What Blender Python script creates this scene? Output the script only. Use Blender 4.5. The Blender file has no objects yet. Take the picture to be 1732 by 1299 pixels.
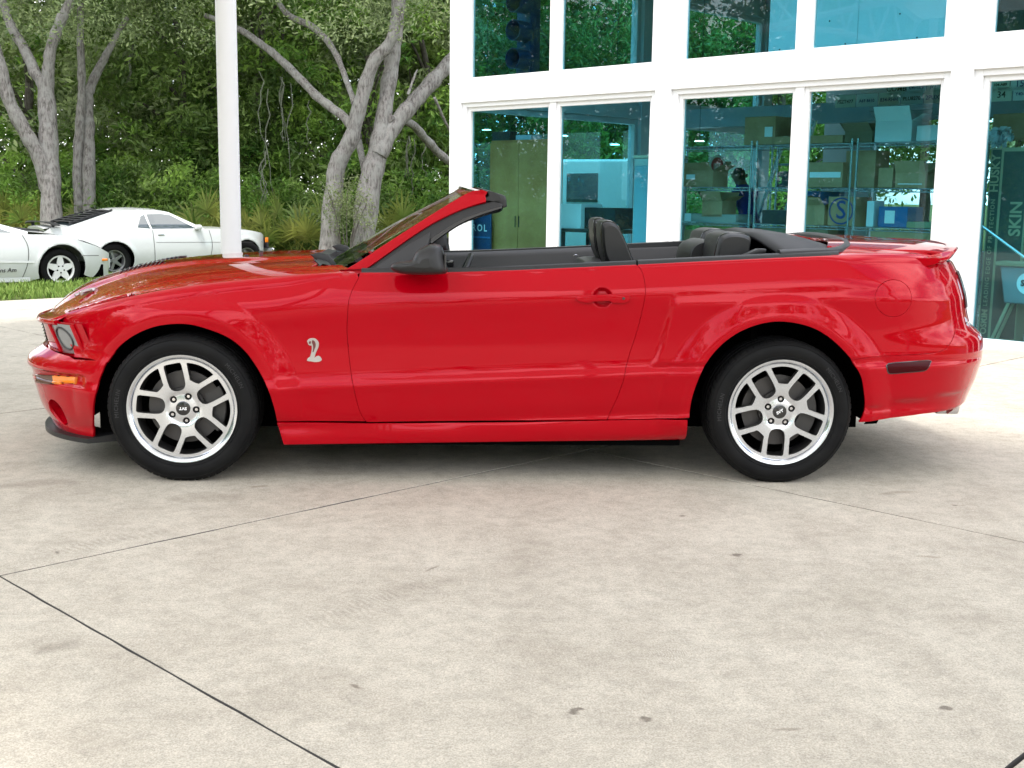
import bpy, bmesh, math, random
import numpy as np
from mathutils import Vector, Matrix
from mathutils.geometry import delaunay_2d_cdt
random.seed(7); rng = np.random.default_rng(11)
SC = bpy.context.scene
COL = SC.collection
PI = math.pi

# ------------------------------------------------------------------ camera, sky, sun, exposure
CAM = np.array([1.221493, -5.291309, 1.296368]); YAW, PITCH, ROLL, FPX = 0.04895333, 0.15722198, 0.01438598, 2000.0
PW, PH = 1732.0, 1299.0
def cam_axes():
    cy, sy, cp, sp = math.cos(YAW), math.sin(YAW), math.cos(PITCH), math.sin(PITCH)
    fwd = np.array([sy*cp, cy*cp, -sp]); right = np.array([cy, -sy, 0.0]); up = np.cross(right, fwd)
    c, s = math.cos(ROLL), math.sin(ROLL)
    return c*right + s*up, -s*right + c*up, fwd
CR, CU, CF = cam_axes()
cd = bpy.data.cameras.new('camera'); cam = bpy.data.objects.new('camera', cd); COL.objects.link(cam)
M4 = Matrix.Identity(4)
for i in range(3):
    M4[i][0], M4[i][1], M4[i][2], M4[i][3] = CR[i], CU[i], -CF[i], CAM[i]
cam.matrix_world = M4
cd.sensor_width = 36.0; cd.lens = FPX/PW*36.0; cd.clip_start = 0.05; cd.clip_end = 2000
SC.camera = cam
SC.render.resolution_x, SC.render.resolution_y = 1024, 768
SC.cycles.max_bounces = 7; SC.cycles.diffuse_bounces = 3; SC.cycles.glossy_bounces = 3; SC.cycles.transmission_bounces = 4; SC.cycles.transparent_max_bounces = 14

SUN_EL, SUN_AZ = math.radians(68), math.radians(205)     # azimuth measured from +Y clockwise
W = bpy.data.worlds.new('World'); SC.world = W; W.use_nodes = True
nt = W.node_tree; nt.nodes.clear()
sky = nt.nodes.new('ShaderNodeTexSky'); sky.sky_type = 'NISHITA'; sky.sun_disc = False
sky.sun_elevation = SUN_EL; sky.sun_rotation = SUN_AZ; sky.dust_density = 2.0; sky.air_density = 1.0
tc = nt.nodes.new('ShaderNodeTexCoord')
no = nt.nodes.new('ShaderNodeTexNoise'); no.inputs['Scale'].default_value = 2.6; no.inputs['Detail'].default_value = 7; no.inputs['Roughness'].default_value = 0.55
rp = nt.nodes.new('ShaderNodeValToRGB'); rp.color_ramp.elements[0].position = 0.40; rp.color_ramp.elements[1].position = 0.60
no2 = nt.nodes.new('ShaderNodeTexNoise'); no2.inputs['Scale'].default_value = 5.5; no2.inputs['Detail'].default_value = 5
rp2 = nt.nodes.new('ShaderNodeValToRGB'); rp2.color_ramp.elements[0].position = 0.3; rp2.color_ramp.elements[1].position = 0.75
rp2.color_ramp.elements[0].color = (9.5, 9.7, 10.2, 1); rp2.color_ramp.elements[1].color = (16, 15.8, 15.4, 1)
mx = nt.nodes.new('ShaderNodeMix'); mx.data_type = 'RGBA'
bg = nt.nodes.new('ShaderNodeBackground'); bg.inputs['Strength'].default_value = 0.13
wo = nt.nodes.new('ShaderNodeOutputWorld')
L = nt.links.new
L(tc.outputs['Generated'], no.inputs['Vector']); L(tc.outputs['Generated'], no2.inputs['Vector'])
L(no.outputs['Fac'], rp.inputs['Fac']); L(no2.outputs['Fac'], rp2.inputs['Fac'])
L(rp.outputs['Color'], mx.inputs[0]); L(sky.outputs['Color'], mx.inputs[6]); L(rp2.outputs['Color'], mx.inputs[7])
L(mx.outputs[2], bg.inputs['Color']); L(bg.outputs['Background'], wo.inputs['Surface'])

sd = bpy.data.lights.new('sun', 'SUN'); sd.energy = 1.5; sd.angle = math.radians(9); sd.color = (1.0, 0.96, 0.90)
sun = bpy.data.objects.new('sun', sd); COL.objects.link(sun)
sdir = Vector((math.sin(SUN_AZ)*math.cos(SUN_EL), math.cos(SUN_AZ)*math.cos(SUN_EL), math.sin(SUN_EL)))
sun.rotation_euler = sdir.to_track_quat('Z', 'Y').to_euler(); sun.location = (0, 0, 30)
SC.view_settings.view_transform = 'Standard'; SC.view_settings.look = 'None'
SC.view_settings.exposure = 1.48; SC.view_settings.gamma = 1.0; SC.view_settings.use_curve_mapping = False

# ------------------------------------------------------------------ helpers
def ray(px):
    px = np.atleast_2d(np.asarray(px, float))
    return CF + ((px[:, 0]-PW/2)/FPX)[:, None]*CR - ((px[:, 1]-PH/2)/FPX)[:, None]*CU
def on_plane(px, p0, n):
    d = ray(px); p0 = np.asarray(p0, float); n = np.asarray(n, float)
    t = ((p0-CAM) @ n)/(d @ n)
    return CAM + t[:, None]*d
def on_y(px, y): return on_plane(px, (0, y, 0), (0, 1, 0))
def on_ground(px, z=0.0): return on_plane(px, (0, 0, z), (0, 0, 1))
def proj(P):
    d = np.atleast_2d(P)-CAM; z = d @ CF
    return np.stack([PW/2+FPX*(d @ CR)/z, PH/2-FPX*(d @ CU)/z], 1)
def pchip(xs, ys):
    xs = np.asarray(xs, float); ys = np.asarray(ys, float); h = np.diff(xs); dl = np.diff(ys)/h
    m = np.zeros_like(ys); m[1:-1] = np.where(dl[:-1]*dl[1:] > 0, 2*dl[:-1]*dl[1:]/(dl[:-1]+dl[1:]+1e-12*np.sign(dl[:-1]+dl[1:]+1e-30)), 0)
    m[0] = dl[0]; m[-1] = dl[-1]
    def f(x):
        x = np.asarray(x, float); i = np.clip(np.searchsorted(xs, x)-1, 0, len(xs)-2); t = np.clip((x-xs[i])/h[i], 0, 1)
        return ((1+2*t)*(1-t)**2*ys[i] + t*(1-t)**2*h[i]*m[i] + t*t*(3-2*t)*ys[i+1] + t*t*(t-1)*h[i]*m[i+1])
    return f
def table(xs, ys, sig=0.0, n=3000):
    f = pchip(xs, ys); X = np.linspace(xs[0], xs[-1], n); Y = f(X)
    if sig > 0:
        dx = X[1]-X[0]; k = int(4*sig/dx)+1; g = np.exp(-0.5*(np.arange(-k, k+1)*dx/sig)**2); g /= g.sum()
        Y = np.convolve(np.concatenate([np.full(k, Y[0])+(Y[1]-Y[0])*np.arange(-k, 0), Y, np.full(k, Y[-1])+(Y[-1]-Y[-2])*np.arange(1, k+1)]), g, 'valid')
    return lambda x: np.interp(x, X, Y)
def sstep(a, b, x):
    t = np.clip((np.asarray(x, float)-a)/(b-a), 0, 1); return t*t*(3-2*t)
def smooth_poly(pts, n=6, closed=False):
    """Catmull-Rom through points"""
    p = np.asarray(pts, float); N = len(p); out = []
    rngN = N if closed else N-1
    for i in range(rngN):
        if closed: a, b, c, d = p[(i-1) % N], p[i], p[(i+1) % N], p[(i+2) % N]
        else: a, b, c, d = p[max(i-1, 0)], p[i], p[i+1], p[min(i+2, N-1)]
        for k in range(n):
            t = k/n; out.append(0.5*((2*b)+(-a+c)*t+(2*a-5*b+4*c-d)*t*t+(-a+3*b-3*c+d)*t**3))
    if not closed: out.append(p[-1])
    return np.array(out)

def mk(name, verts, faces, mat=None, parent=None, smooth=True, sharp=None, normals=None, mats=None, fmat=None):
    me = bpy.data.meshes.new(name)
    me.from_pydata([tuple(map(float, v)) for v in verts], [], [tuple(map(int, f)) for f in faces])
    for m in (mats if mats else ([mat] if mat else [])): me.materials.append(m)
    if fmat is not None: me.polygons.foreach_set('material_index', np.asarray(fmat, np.int32))
    me.update()
    if smooth:
        me.polygons.foreach_set('use_smooth', [True]*len(me.polygons))
        if sharp is not None: me.set_sharp_from_angle(angle=math.radians(sharp))
    if normals is not None: me.normals_split_custom_set_from_vertices([tuple(map(float, n)) for n in normals])
    o = bpy.data.objects.new(name, me); COL.objects.link(o)
    if parent is not None: o.parent = parent
    return o
def mkbm(name, bm, mat=None, parent=None, smooth=True, sharp=35, mats=None):
    me = bpy.data.meshes.new(name); bm.to_mesh(me); bm.free()
    for m in (mats if mats else ([mat] if mat else [])): me.materials.append(m)
    if smooth:
        me.polygons.foreach_set('use_smooth', [True]*len(me.polygons))
        if sharp is not None: me.set_sharp_from_angle(angle=math.radians(sharp))
    o = bpy.data.objects.new(name, me); COL.objects.link(o)
    if parent is not None: o.parent = parent
    return o
def tag(o, label=None, cat=None, group=None, kind=None):
    if label: o['label'] = label
    if cat: o['category'] = cat
    if group: o['group'] = group
    if kind: o['kind'] = kind
    return o
def empty(name, loc=(0, 0, 0), rz=0.0, label=None, cat=None, group=None):
    o = bpy.data.objects.new(name, None); COL.objects.link(o); o.location = loc; o.rotation_euler = (0, 0, rz)
    o.empty_display_size = 0.2
    return tag(o, label, cat, group)
class G:
    """collects verts / faces of one mesh"""
    def __init__(s): s.v = []; s.f = []; s.m = []; s.mi = 0
    def add(s, V, F, mi=None):
        b = len(s.v); s.v.extend([tuple(p) for p in V]); s.f.extend([tuple(b+i for i in f) for f in F]); s.m.extend([s.mi if mi is None else mi]*len(F)); return s
    def box(s, c, d, rz=0.0, ax=None, mi=None):
        """centre, full size; ax optional 3x3 rows = axes"""
        A = np.array(ax, float) if ax is not None else np.array([[math.cos(rz), math.sin(rz), 0], [-math.sin(rz), math.cos(rz), 0], [0, 0, 1]])
        V = []
        for k in range(8):
            q = np.array([(1 if k & 1 else -1)*d[0]/2, (1 if k & 2 else -1)*d[1]/2, (1 if k & 4 else -1)*d[2]/2]); V.append(np.asarray(c)+q @ A)
        return s.add(V, [(0, 2, 3, 1), (4, 5, 7, 6), (0, 1, 5, 4), (2, 6, 7, 3), (0, 4, 6, 2), (1, 3, 7, 5)], mi)
    def tube(s, pts, rad, n=8, cap=True, mi=None, flat=1.0):
        pts = np.asarray(pts, float); N = len(pts); rad = np.broadcast_to(np.asarray(rad, float), (N,)); V = []; F = []
        T = np.gradient(pts, axis=0) if N > 2 else np.repeat((pts[1:]-pts[:1]), N, 0)
        T /= np.linalg.norm(T, axis=1)[:, None]+1e-12
        ref = np.array([0, 0, 1.0]) if abs(T[0][2]) < 0.9 else np.array([1.0, 0, 0])
        u = np.cross(T[0], ref); u /= np.linalg.norm(u)
        for i in range(N):
            u = u-T[i]*(u @ T[i]); u /= np.linalg.norm(u)+1e-12; w = np.cross(T[i], u)
            for k in range(n):
                a = 2*PI*k/n; V.append(pts[i]+rad[i]*(math.cos(a)*u+flat*math.sin(a)*w))
        for i in range(N-1):
            for k in range(n): F.append((i*n+k, i*n+(k+1) % n, (i+1)*n+(k+1) % n, (i+1)*n+k))
        if cap: F.append(tuple(range(n))[::-1]); F.append(tuple((N-1)*n+k for k in range(n)))
        return s.add(V, F, mi)
    def lathe(s, prof, c=(0, 0, 0), axis='y', n=48, mi=None, closed=False, a0=0.0, a1=2*PI):
        """prof: list of (radius, along axis)"""
        V = []; F = []; full = abs(a1-a0-2*PI) < 1e-6; m = n if full else n+1
        for i in range(m):
            a = a0+(a1-a0)*i/n
            for r, h in prof:
                p = (r*math.cos(a), h, r*math.sin(a)) if axis == 'y' else (r*math.cos(a), r*math.sin(a), h) if axis == 'z' else (h, r*math.cos(a), r*math.sin(a))
                V.append((p[0]+c[0], p[1]+c[1], p[2]+c[2]))
        k = len(prof)
        for i in range(n):
            j = (i+1) % m
            for q in range(k if closed else k-1):
                q2 = (q+1) % k; F.append((i*k+q, i*k+q2, j*k+q2, j*k+q))
        return s.add(V, F, mi)
    def prism(s, poly, off, mi=None):
        """poly: list of 3D points, off: extrusion vector"""
        P = [np.asarray(p, float) for p in poly]; n = len(P); o = np.asarray(off, float)
        V = P+[p+o for p in P]
        return s.add(V, [tuple(range(n))[::-1], tuple(range(n, 2*n))]+[(i, (i+1) % n, n+(i+1) % n, n+i) for i in range(n)], mi)
    def obj(s, name, mat=None, parent=None, smooth=False, sharp=30, mats=None):
        return mk(name, s.v, s.f, mat, parent, smooth, sharp if smooth else None, None, mats, s.m if mats else None)
def fixn(o):
    bm = bmesh.new(); bm.from_mesh(o.data); bmesh.ops.recalc_face_normals(bm, faces=bm.faces); bm.to_mesh(o.data); bm.free(); return o
def rounded(name, poly, off, bev, mat, parent=None, seg=3, smooth=True, sharp=40):
    """extruded polygon with bevelled edges"""
    g = G(); g.prism(poly, off); bm = bmesh.new(); vs = [bm.verts.new(v) for v in g.v]
    for f in g.f: bm.faces.new([vs[i] for i in f])
    bmesh.ops.recalc_face_normals(bm, faces=bm.faces)
    es = [e for e in bm.edges if e.calc_face_angle(0) > 0.5]
    bmesh.ops.bevel(bm, geom=es, offset=bev, segments=seg, profile=0.5, affect='EDGES', clamp_overlap=True)
    return mkbm(name, bm, mat, parent, smooth, sharp)
def rbox(name, c, d, bev, mat, parent=None, rz=0.0, seg=2, sharp=40):
    g = G(); g.box(c, d, rz); bm = bmesh.new(); vs = [bm.verts.new(v) for v in g.v]
    for f in g.f: bm.faces.new([vs[i] for i in f])
    bmesh.ops.recalc_face_normals(bm, faces=bm.faces)
    bmesh.ops.bevel(bm, geom=list(bm.edges), offset=bev, segments=seg, profile=0.5, affect='EDGES', clamp_overlap=True)
    return mkbm(name, bm, mat, parent, True, sharp)
def text_mesh(txt, size=1.0, bold=0.0, depth=0.0, spacing=1.0):
    cu = bpy.data.curves.new('txt', 'FONT'); cu.body = txt; cu.size = size; cu.align_x = 'CENTER'; cu.align_y = 'CENTER'
    cu.offset = bold; cu.extrude = depth; cu.space_character = spacing; cu.resolution_u = 3
    ob = bpy.data.objects.new('txt', cu); COL.objects.link(ob)
    dg = bpy.context.evaluated_depsgraph_get(); dg.update()
    me = bpy.data.meshes.new_from_object(ob.evaluated_get(dg))
    V = np.array([v.co[:] for v in me.vertices]) if len(me.vertices) else np.zeros((0, 3)); F = [tuple(p.vertices) for p in me.polygons]
    bpy.data.objects.remove(ob); bpy.data.curves.remove(cu); bpy.data.meshes.remove(me)
    return V, F
def text_obj(name, txt, size, o, ux, uy, mat, parent=None, bold=0.0, spacing=1.0, sx=1.0):
    """flat lettering: o centre, ux right vector, uy up vector"""
    V, F = text_mesh(txt, size, bold, 0.0, spacing); o = np.asarray(o, float); ux = np.asarray(ux, float); uy = np.asarray(uy, float)
    return mk(name, [o+sx*v[0]*ux+v[1]*uy for v in V], F, mat, parent, False)

# ------------------------------------------------------------------ materials
MATS = {}
def mat(name, col, rough=0.5, metal=0.0, spec=0.5, coat=0.0, bump=None, var=None, **kw):
    m = bpy.data.materials.new(name); m.use_nodes = True; n = m.node_tree; b = n.nodes['Principled BSDF']
    b.inputs['Base Color'].default_value = (*col, 1); b.inputs['Roughness'].default_value = rough; b.inputs['Metallic'].default_value = metal
    b.inputs['Specular IOR Level'].default_value = spec; b.inputs['Coat Weight'].default_value = coat; b.inputs['Coat Roughness'].default_value = kw.get('coat_rough', 0.02)
    if kw.get('emit'): b.inputs['Emission Color'].default_value = (*kw['emit'], 1); b.inputs['Emission Strength'].default_value = kw.get('estr', 1.0)
    tcn = None
    def coords():
        nonlocal tcn
        if tcn is None: tcn = n.nodes.new('ShaderNodeTexCoord')
        return tcn.outputs['Object']
    if var:   # (scale, col2, detail)
        t = n.nodes.new('ShaderNodeTexNoise'); t.inputs['Scale'].default_value = var[0]; t.inputs['Detail'].default_value = 6
        r = n.nodes.new('ShaderNodeValToRGB'); r.color_ramp.elements[0].color = (*col, 1); r.color_ramp.elements[1].color = (*var[1], 1)
        r.color_ramp.elements[0].position = 0.35; r.color_ramp.elements[1].position = 0.65
        n.links.new(coords(), t.inputs['Vector']); n.links.new(t.outputs['Fac'], r.inputs['Fac']); n.links.new(r.outputs['Color'], b.inputs['Base Color'])
    if bump:  # (scale, strength, distance)
        t = n.nodes.new('ShaderNodeTexNoise'); t.inputs['Scale'].default_value = bump[0]; t.inputs['Detail'].default_value = 4
        bp = n.nodes.new('ShaderNodeBump'); bp.inputs['Strength'].default_value = bump[1]; bp.inputs['Distance'].default_value = bump[2]
        n.links.new(coords(), t.inputs['Vector']); n.links.new(t.outputs['Fac'], bp.inputs['Height']); n.links.new(bp.outputs['Normal'], b.inputs['Normal'])
    MATS[name] = m; return m
RED = mat('red_paint', (0.365, 0.0003, 0.0060), 0.03, 0.0, 0.45, 0.40)
_b = RED.node_tree.nodes['Principled BSDF']; _b.inputs['Coat IOR'].default_value = 1.38; _b.inputs['Specular Tint'].default_value = (1.0, 0.09, 0.14, 1)
BLACKP = mat('black_plastic', (0.009, 0.009, 0.010), 0.45, bump=(400, 0.15, 0.001))
BLACKG = mat('black_gloss', (0.012, 0.012, 0.013), 0.12, coat=0.6)
BLACKM = mat('black_void', (0.0015, 0.0015, 0.0015), 0.95, spec=0.03)
RUBBER = mat('tyre_rubber', (0.0045, 0.0045, 0.005), 0.6, spec=0.14, var=(9, (0.008, 0.008, 0.008)))
RUBL = mat('rubber_letter', (0.018, 0.018, 0.019), 0.6)
ALU = mat('machined_aluminium', (0.70, 0.73, 0.78), 0.18, 1.0)
ALUD = mat('dark_rim', (0.055, 0.053, 0.052), 0.42, 0.4)
DISC = mat('brake_disc', (0.33, 0.32, 0.31), 0.35, 1.0)
CHROME = mat('chrome', (0.75, 0.75, 0.77), 0.08, 1.0)
PEWTER = mat('pewter', (0.50, 0.47, 0.46), 0.32, 0.85)
AMBER = mat('amber_lens', (0.75, 0.20, 0.01), 0.10, coat=1.0)
AMBERD = mat('smoked_lens', (0.10, 0.045, 0.03), 0.2, spec=0.3, coat=0.2)
LENS = mat('headlamp_lens', (0.24, 0.25, 0.255), 0.12, 0.3, coat=1.0)
REDLENS = mat('red_lens', (0.045, 0.001, 0.003), 0.2, spec=0.12)
LEATHER = mat('black_leather', (0.009, 0.009, 0.010), 0.42, bump=(260, 0.12, 0.002))
GREYPL = mat('grey_plastic', (0.022, 0.022, 0.024), 0.5, bump=(300, 0.1, 0.001))
VINYL = mat('black_vinyl', (0.016, 0.016, 0.018), 0.55, bump=(700, 0.25, 0.001))
WHITEP = mat('white_car_paint', (0.60, 0.62, 0.61), 0.35, coat=0.8)
WHITEB = mat('white_metal_paint', (0.70, 0.71, 0.72), 0.5)
LETTER = mat('white_letter', (0.80, 0.80, 0.80), 0.5)
BLACKL = mat('black_letter', (0.02, 0.02, 0.022), 0.6)
def glass_mat(name, tint, gloss=0.02, ior=1.5, refl=1.0):
    m = bpy.data.materials.new(name); m.use_nodes = True; n = m.node_tree; n.nodes.clear()
    tr = n.nodes.new('ShaderNodeBsdfTransparent'); tr.inputs['Color'].default_value = (*tint, 1)
    gl = n.nodes.new('ShaderNodeBsdfGlossy'); gl.inputs['Roughness'].default_value = gloss; gl.inputs['Color'].default_value = (refl, refl, refl, 1)
    lw = n.nodes.new('ShaderNodeLayerWeight'); lw.inputs['Blend'].default_value = 0.5; f0 = ((ior-1)/(ior+1))**2     # Schlick reflectance, the same on both faces of the sheet
    pw = n.nodes.new('ShaderNodeMath'); pw.operation = 'POWER'; pw.inputs[1].default_value = 5.0; fr = n.nodes.new('ShaderNodeMath'); fr.operation = 'MULTIPLY_ADD'; fr.inputs[1].default_value = 1-f0; fr.inputs[2].default_value = f0
    n.links.new(lw.outputs['Facing'], pw.inputs[0]); n.links.new(pw.outputs[0], fr.inputs[0])
    mix = n.nodes.new('ShaderNodeMixShader'); out = n.nodes.new('ShaderNodeOutputMaterial')
    n.links.new(fr.outputs[0], mix.inputs['Fac']); n.links.new(tr.outputs['BSDF'], mix.inputs[1]); n.links.new(gl.outputs['BSDF'], mix.inputs[2]); n.links.new(mix.outputs['Shader'], out.inputs['Surface'])
    MATS[name] = m; return m
CARGLASS = glass_mat('car_glass', (0.72, 0.80, 0.76))
TEAL = glass_mat('teal_glazing', (0.56, 0.83, 0.885), 0.0, 1.4)
DARKGLASS = glass_mat('dark_glass', (0.25, 0.32, 0.34))
# ================================================================== red convertible
YC = 0.91                                     # car centre line in world y; near side has half width q > 0
car = empty('convertible_car', (0, YC, 0), 0, 'glossy red two-door convertible with top down, parked side-on on the concrete', 'car')
XA, NF, XB, NR = 0.20, 2.7, 2.90, 3.2
def se_table(n, a, b):
    ph = np.concatenate([np.linspace(0, 1, 6000)**2*0.5, 1-np.linspace(1, 0, 6000)[1:]**2*0.5])*PI/2
    sx = np.sin(ph)**(2/n); sq = np.cos(ph)**(2/n); sq[-1] = 0
    arc = np.concatenate([[0], np.cumsum(np.hypot(np.diff(sx)*a, np.diff(sq)*b))]); return arc, sx, sq
AF, SXF, SQF = se_table(NF, 1.10, 0.90); AR, SXR, SQR = se_table(NR, 0.97, 0.90)
TF, TRR = XA-AF[-1], XB+AR[-1]                # t at the front / rear centre line
f_tip = table([0.0, 0.13, 0.20, 0.28, 0.37, 0.44, 0.475, 0.505, 0.53, 0.56, 0.58, 1.3], [-0.74, -0.76, -0.80, -0.845, -0.868, -0.888, -0.905, -0.897, -0.868, -0.82, -0.80, -0.80], 0.006)
r_tip = table([0.0, 0.26, 0.29, 0.33, 0.45, 0.60, 0.645, 0.675, 0.705, 0.73, 0.79, 0.87, 0.98, 1.06, 1.3], [3.68, 3.72, 3.745, 3.813, 3.852, 3.878, 3.873, 3.853, 3.81, 3.79, 3.77, 3.752, 3.712, 3.665, 3.55], 0.007)
prof = table([0.0, 0.12, 0.165, 0.19, 0.235, 0.262, 0.276, 0.34, 0.43, 0.468, 0.484, 0.51, 0.54, 0.62, 0.72, 0.80, 0.828, 0.85, 0.90, 0.965, 1.02, 1.1, 1.3],
             [0.70, 0.80, 0.872, 0.884, 0.893, 0.893, 0.884, 0.899, 0.915, 0.923, 0.9185, 0.9075, 0.904, 0.903, 0.908, 0.9165, 0.918, 0.915, 0.899, 0.870, 0.836, 0.78, 0.62], 0.0045)
def shift(x): return 0.045*(np.clip(x, -0.3, 3.0)-1.3)
z_top = table([-1.2, -0.80, -0.60, -0.40, -0.16, 0.10, 0.40, 0.60, 0.75, 1.13, 1.99, 2.37, 2.99, 3.18, 3.45, 3.70, 4.0], [0.66, 0.695, 0.735, 0.79, 0.85, 0.892, 0.925, 0.944, 0.950, 0.956, 0.998, 1.021, 1.055, 1.063, 1.060, 1.045, 1.02], 0.03)
roll_r = table([-1.2, 0.45, 0.75, 2.85, 3.10, 4.0], [0.06, 0.05, 0.015, 0.015, 0.05, 0.05], 0.02)
z_cen = table([-1.2, -0.95, -0.90, -0.80, -0.65, -0.50, -0.29, 0.075, 0.5, 0.9, 2.8, 3.2, 3.5, 3.75, 4.0], [0.62, 0.675, 0.715, 0.765, 0.825, 0.872, 0.927, 0.957, 0.966, 0.964, 1.105, 1.105, 1.10, 1.08, 1.05], 0.04)
flareF = table([0.0, 0.36, 0.40, 0.425, 0.436, 0.45, 0.49, 0.515, 0.53, 0.6, 5], [0.018, 0.020, 0.0235, 0.026, 0.0255, 0.022, 0.012, 0.005, 0.0, 0, 0], 0.004, 20000)
flareR = table([0.0, 0.36, 0.41, 0.44, 0.452, 0.465, 0.51, 0.535, 0.55, 0.6, 5], [0.020, 0.022, 0.026, 0.029, 0.0285, 0.025, 0.013, 0.005, 0.0, 0, 0], 0.004, 20000)
scoop_x = table([0.0, 0.49, 0.52, 0.57, 0.76, 0.83, 0.9, 1.3], [2.0, 2.0, 2.085, 2.13, 2.183, 2.197, 2.205, 2.25], 0.01)
def side_q(x, z, sq):
    zz = z-shift(x)
    q = prof(zz)
    # the body side stands prouder behind the scoop and ahead of the door
    band = sstep(0.495, 0.525, zz)*(1-sstep(0.77, 0.835, zz))
    q = q+band*0.013*sstep(-0.016, 0.020, x-scoop_x(z))
    # lower crease fades out towards the front arch
    # front fender leans in towards the top
    ln = (1-sstep(0.30, 0.70, x)); q = q-ln*0.9*np.clip(z-(z_top(x)-0.20), 0, 1)**2
    lr = sstep(2.9, 3.3, x); q = q-lr*0.5*np.clip(z-0.78, 0, 1)**2
    q = q*sq
    rf = np.hypot(x-0.005, z-0.335); rr = np.hypot(x-2.70, z-0.325)
    q = q+flareF(np.clip(rf, 0, 4))*sstep(0.20, 0.34, z)+flareR(np.clip(rr, 0, 4))*sstep(0.16, 0.30, z)
    # door handle cup
    rc = np.hypot((x-1.882)/1.0, (z-0.853)/1.0); q = q-0.026*(1-sstep(0.030, 0.047, rc))
    # marker groove of the front bumper
    gr = sstep(0.412, 0.420, z)*(1-sstep(0.462, 0.468, z))*(1-sstep(-0.475, -0.440, x)); q = q-0.020*gr
    # rear lower crease
    lc = sstep(3.0, 3.2, x); q = q-lc*0.010*(1-sstep(0.352+0.10*(x-3.15), 0.372+0.10*(x-3.15), z))
    return q
PHM = math.radians(74)
def top_edge(x, sq):
    z1 = z_top(x)-roll_r(x)*math.sin(PHM); r = roll_r(x)
    qe = side_q(x, z1, sq)-r*(1-math.cos(PHM)); return z1, r, qe, z_top(x)
def x_lip(q): return XA-1.050*np.clip(1-np.clip(np.abs(q)/0.925, 0, 1)**NF, 0, 1)**(1/NF)
def z_up(x, q, qe, ze):
    u = np.clip(1-np.abs(q)/qe, 0, 1.2); m0 = math.tan(PI/2-PHM)*qe; dz = z_cen(x)-ze
    h = ze+(u**3-2*u*u+u)*m0+(3*u*u-2*u**3)*dz
    h = h+np.where(x < 1.5, 0.020*(1-sstep(0.30, 0.40, np.abs(q)))*sstep(-0.85, -0.55, x), 0)
    d = np.clip(x-x_lip(q), 0, 5); h = h-np.where(x < 1.0, (h-0.700)*np.exp(-d/0.055), 0)
    return h
def sq_of_x(x):
    sf = np.clip((XA-x)/(XA+0.80), 0, 1); sr = np.clip((x-XB)/0.93, 0, 1)
    return (1-sf**NF)**(1/NF)*(1-sr**NR)**(1/NR)
def PS(t, s, off=0.0):
    """body side: t along the body (wrapping round both ends), s up the section"""
    t = np.asarray(t, float); s = np.asarray(s, float)
    a_f = np.clip(XA-t, 0, AF[-1]); a_r = np.clip(t-XB, 0, AR[-1])
    sxf = np.interp(a_f, AF, SXF); sqf = np.interp(a_f, AF, SQF); sxr = np.interp(a_r, AR, SXR); sqr = np.interp(a_r, AR, SQR)
    sq = sqf*sqr
    xm = np.where(t < XA, XA-(XA+0.80)*sxf, np.where(t > XB, XB+0.90*sxr, t))
    z1 = z_top(xm)-roll_r(xm)*math.sin(PHM); r = roll_r(xm)
    ph = np.clip((s-z1)/r, 0, PHM); z = np.where(s < z1, s, z1+r*np.sin(ph))
    zx = np.minimum(z, z1)
    x = np.where(t < XA, XA-(XA-f_tip(z))*sxf, np.where(t > XB, XB+(r_tip(z)-XB)*sxr, t))
    q = side_q(x, zx, sq)-r*(1-np.cos(ph))
    ex = s-z1-r*PHM
    q2 = q-np.clip(ex, 0, 9); z2 = z_up(x, q2, np.maximum(q, 1e-3), z)
    z = np.where(ex > 0, z2, z); q = np.where(ex > 0, q2, q)
    P = np.stack([x, -q, z], -1)
    return P
def s_edge(x, extra=0.0): return z_top(x)-roll_r(x)*math.sin(PHM)+roll_r(x)*PHM+extra
def HD(x, q, off=0.0):
    """upper surfaces: hood and deck as heights over (x, q)"""
    x = np.asarray(x, float); q = np.asarray(q, float); z1, r, qe, ze = top_edge(x, sq_of_x(x))
    return np.stack([x, -q, z_up(x, q, np.maximum(qe, 0.05), ze)], -1)
def nrm(fn, a, b, e=2e-3, out=None):
    du = fn(a+e, b)-fn(a-e, b); dv = fn(a, b+e)-fn(a, b-e); n = np.cross(du, dv); n /= np.linalg.norm(n, axis=-1)[..., None]+1e-12
    return n
def side_n(t, s):
    n = nrm(PS, t, s); return n
def TRC(px, it=12):
    """photo pixels -> (t, s) on the body side"""
    px = np.atleast_2d(np.asarray(px, float)); w = on_y(px, 0.05); t = w[:, 0].copy(); s = w[:, 2].copy()
    off = np.array([0, YC, 0])
    for _ in range(it):
        e = 1e-4; p0 = proj(PS(t, s)+off); a = (proj(PS(t+e, s)+off)-p0)/e; b = (proj(PS(t, s+e)+off)-p0)/e; r = px-p0
        det = a[:, 0]*b[:, 1]-a[:, 1]*b[:, 0]; det = np.where(np.abs(det) < 200, 200*np.sign(det+1e-9), det)
        dt = (r[:, 0]*b[:, 1]-r[:, 1]*b[:, 0])/det; ds = (a[:, 0]*r[:, 1]-a[:, 1]*r[:, 0])/det
        t = t+np.clip(dt, -0.1, 0.1); s = s+np.clip(ds, -0.1, 0.1)
    return np.stack([t, s], 1)
def inside(pts, poly):
    x, y = pts[:, 0], pts[:, 1]; c = np.zeros(len(pts), bool); j = len(poly)-1
    for i in range(len(poly)):
        xi, yi = poly[i]; xj, yj = poly[j]
        m = ((yi > y) != (yj > y)) & (x < (xj-xi)*(y-yi)/(yj-yi+1e-15)+xi); c ^= m; j = i
    return c
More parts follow.
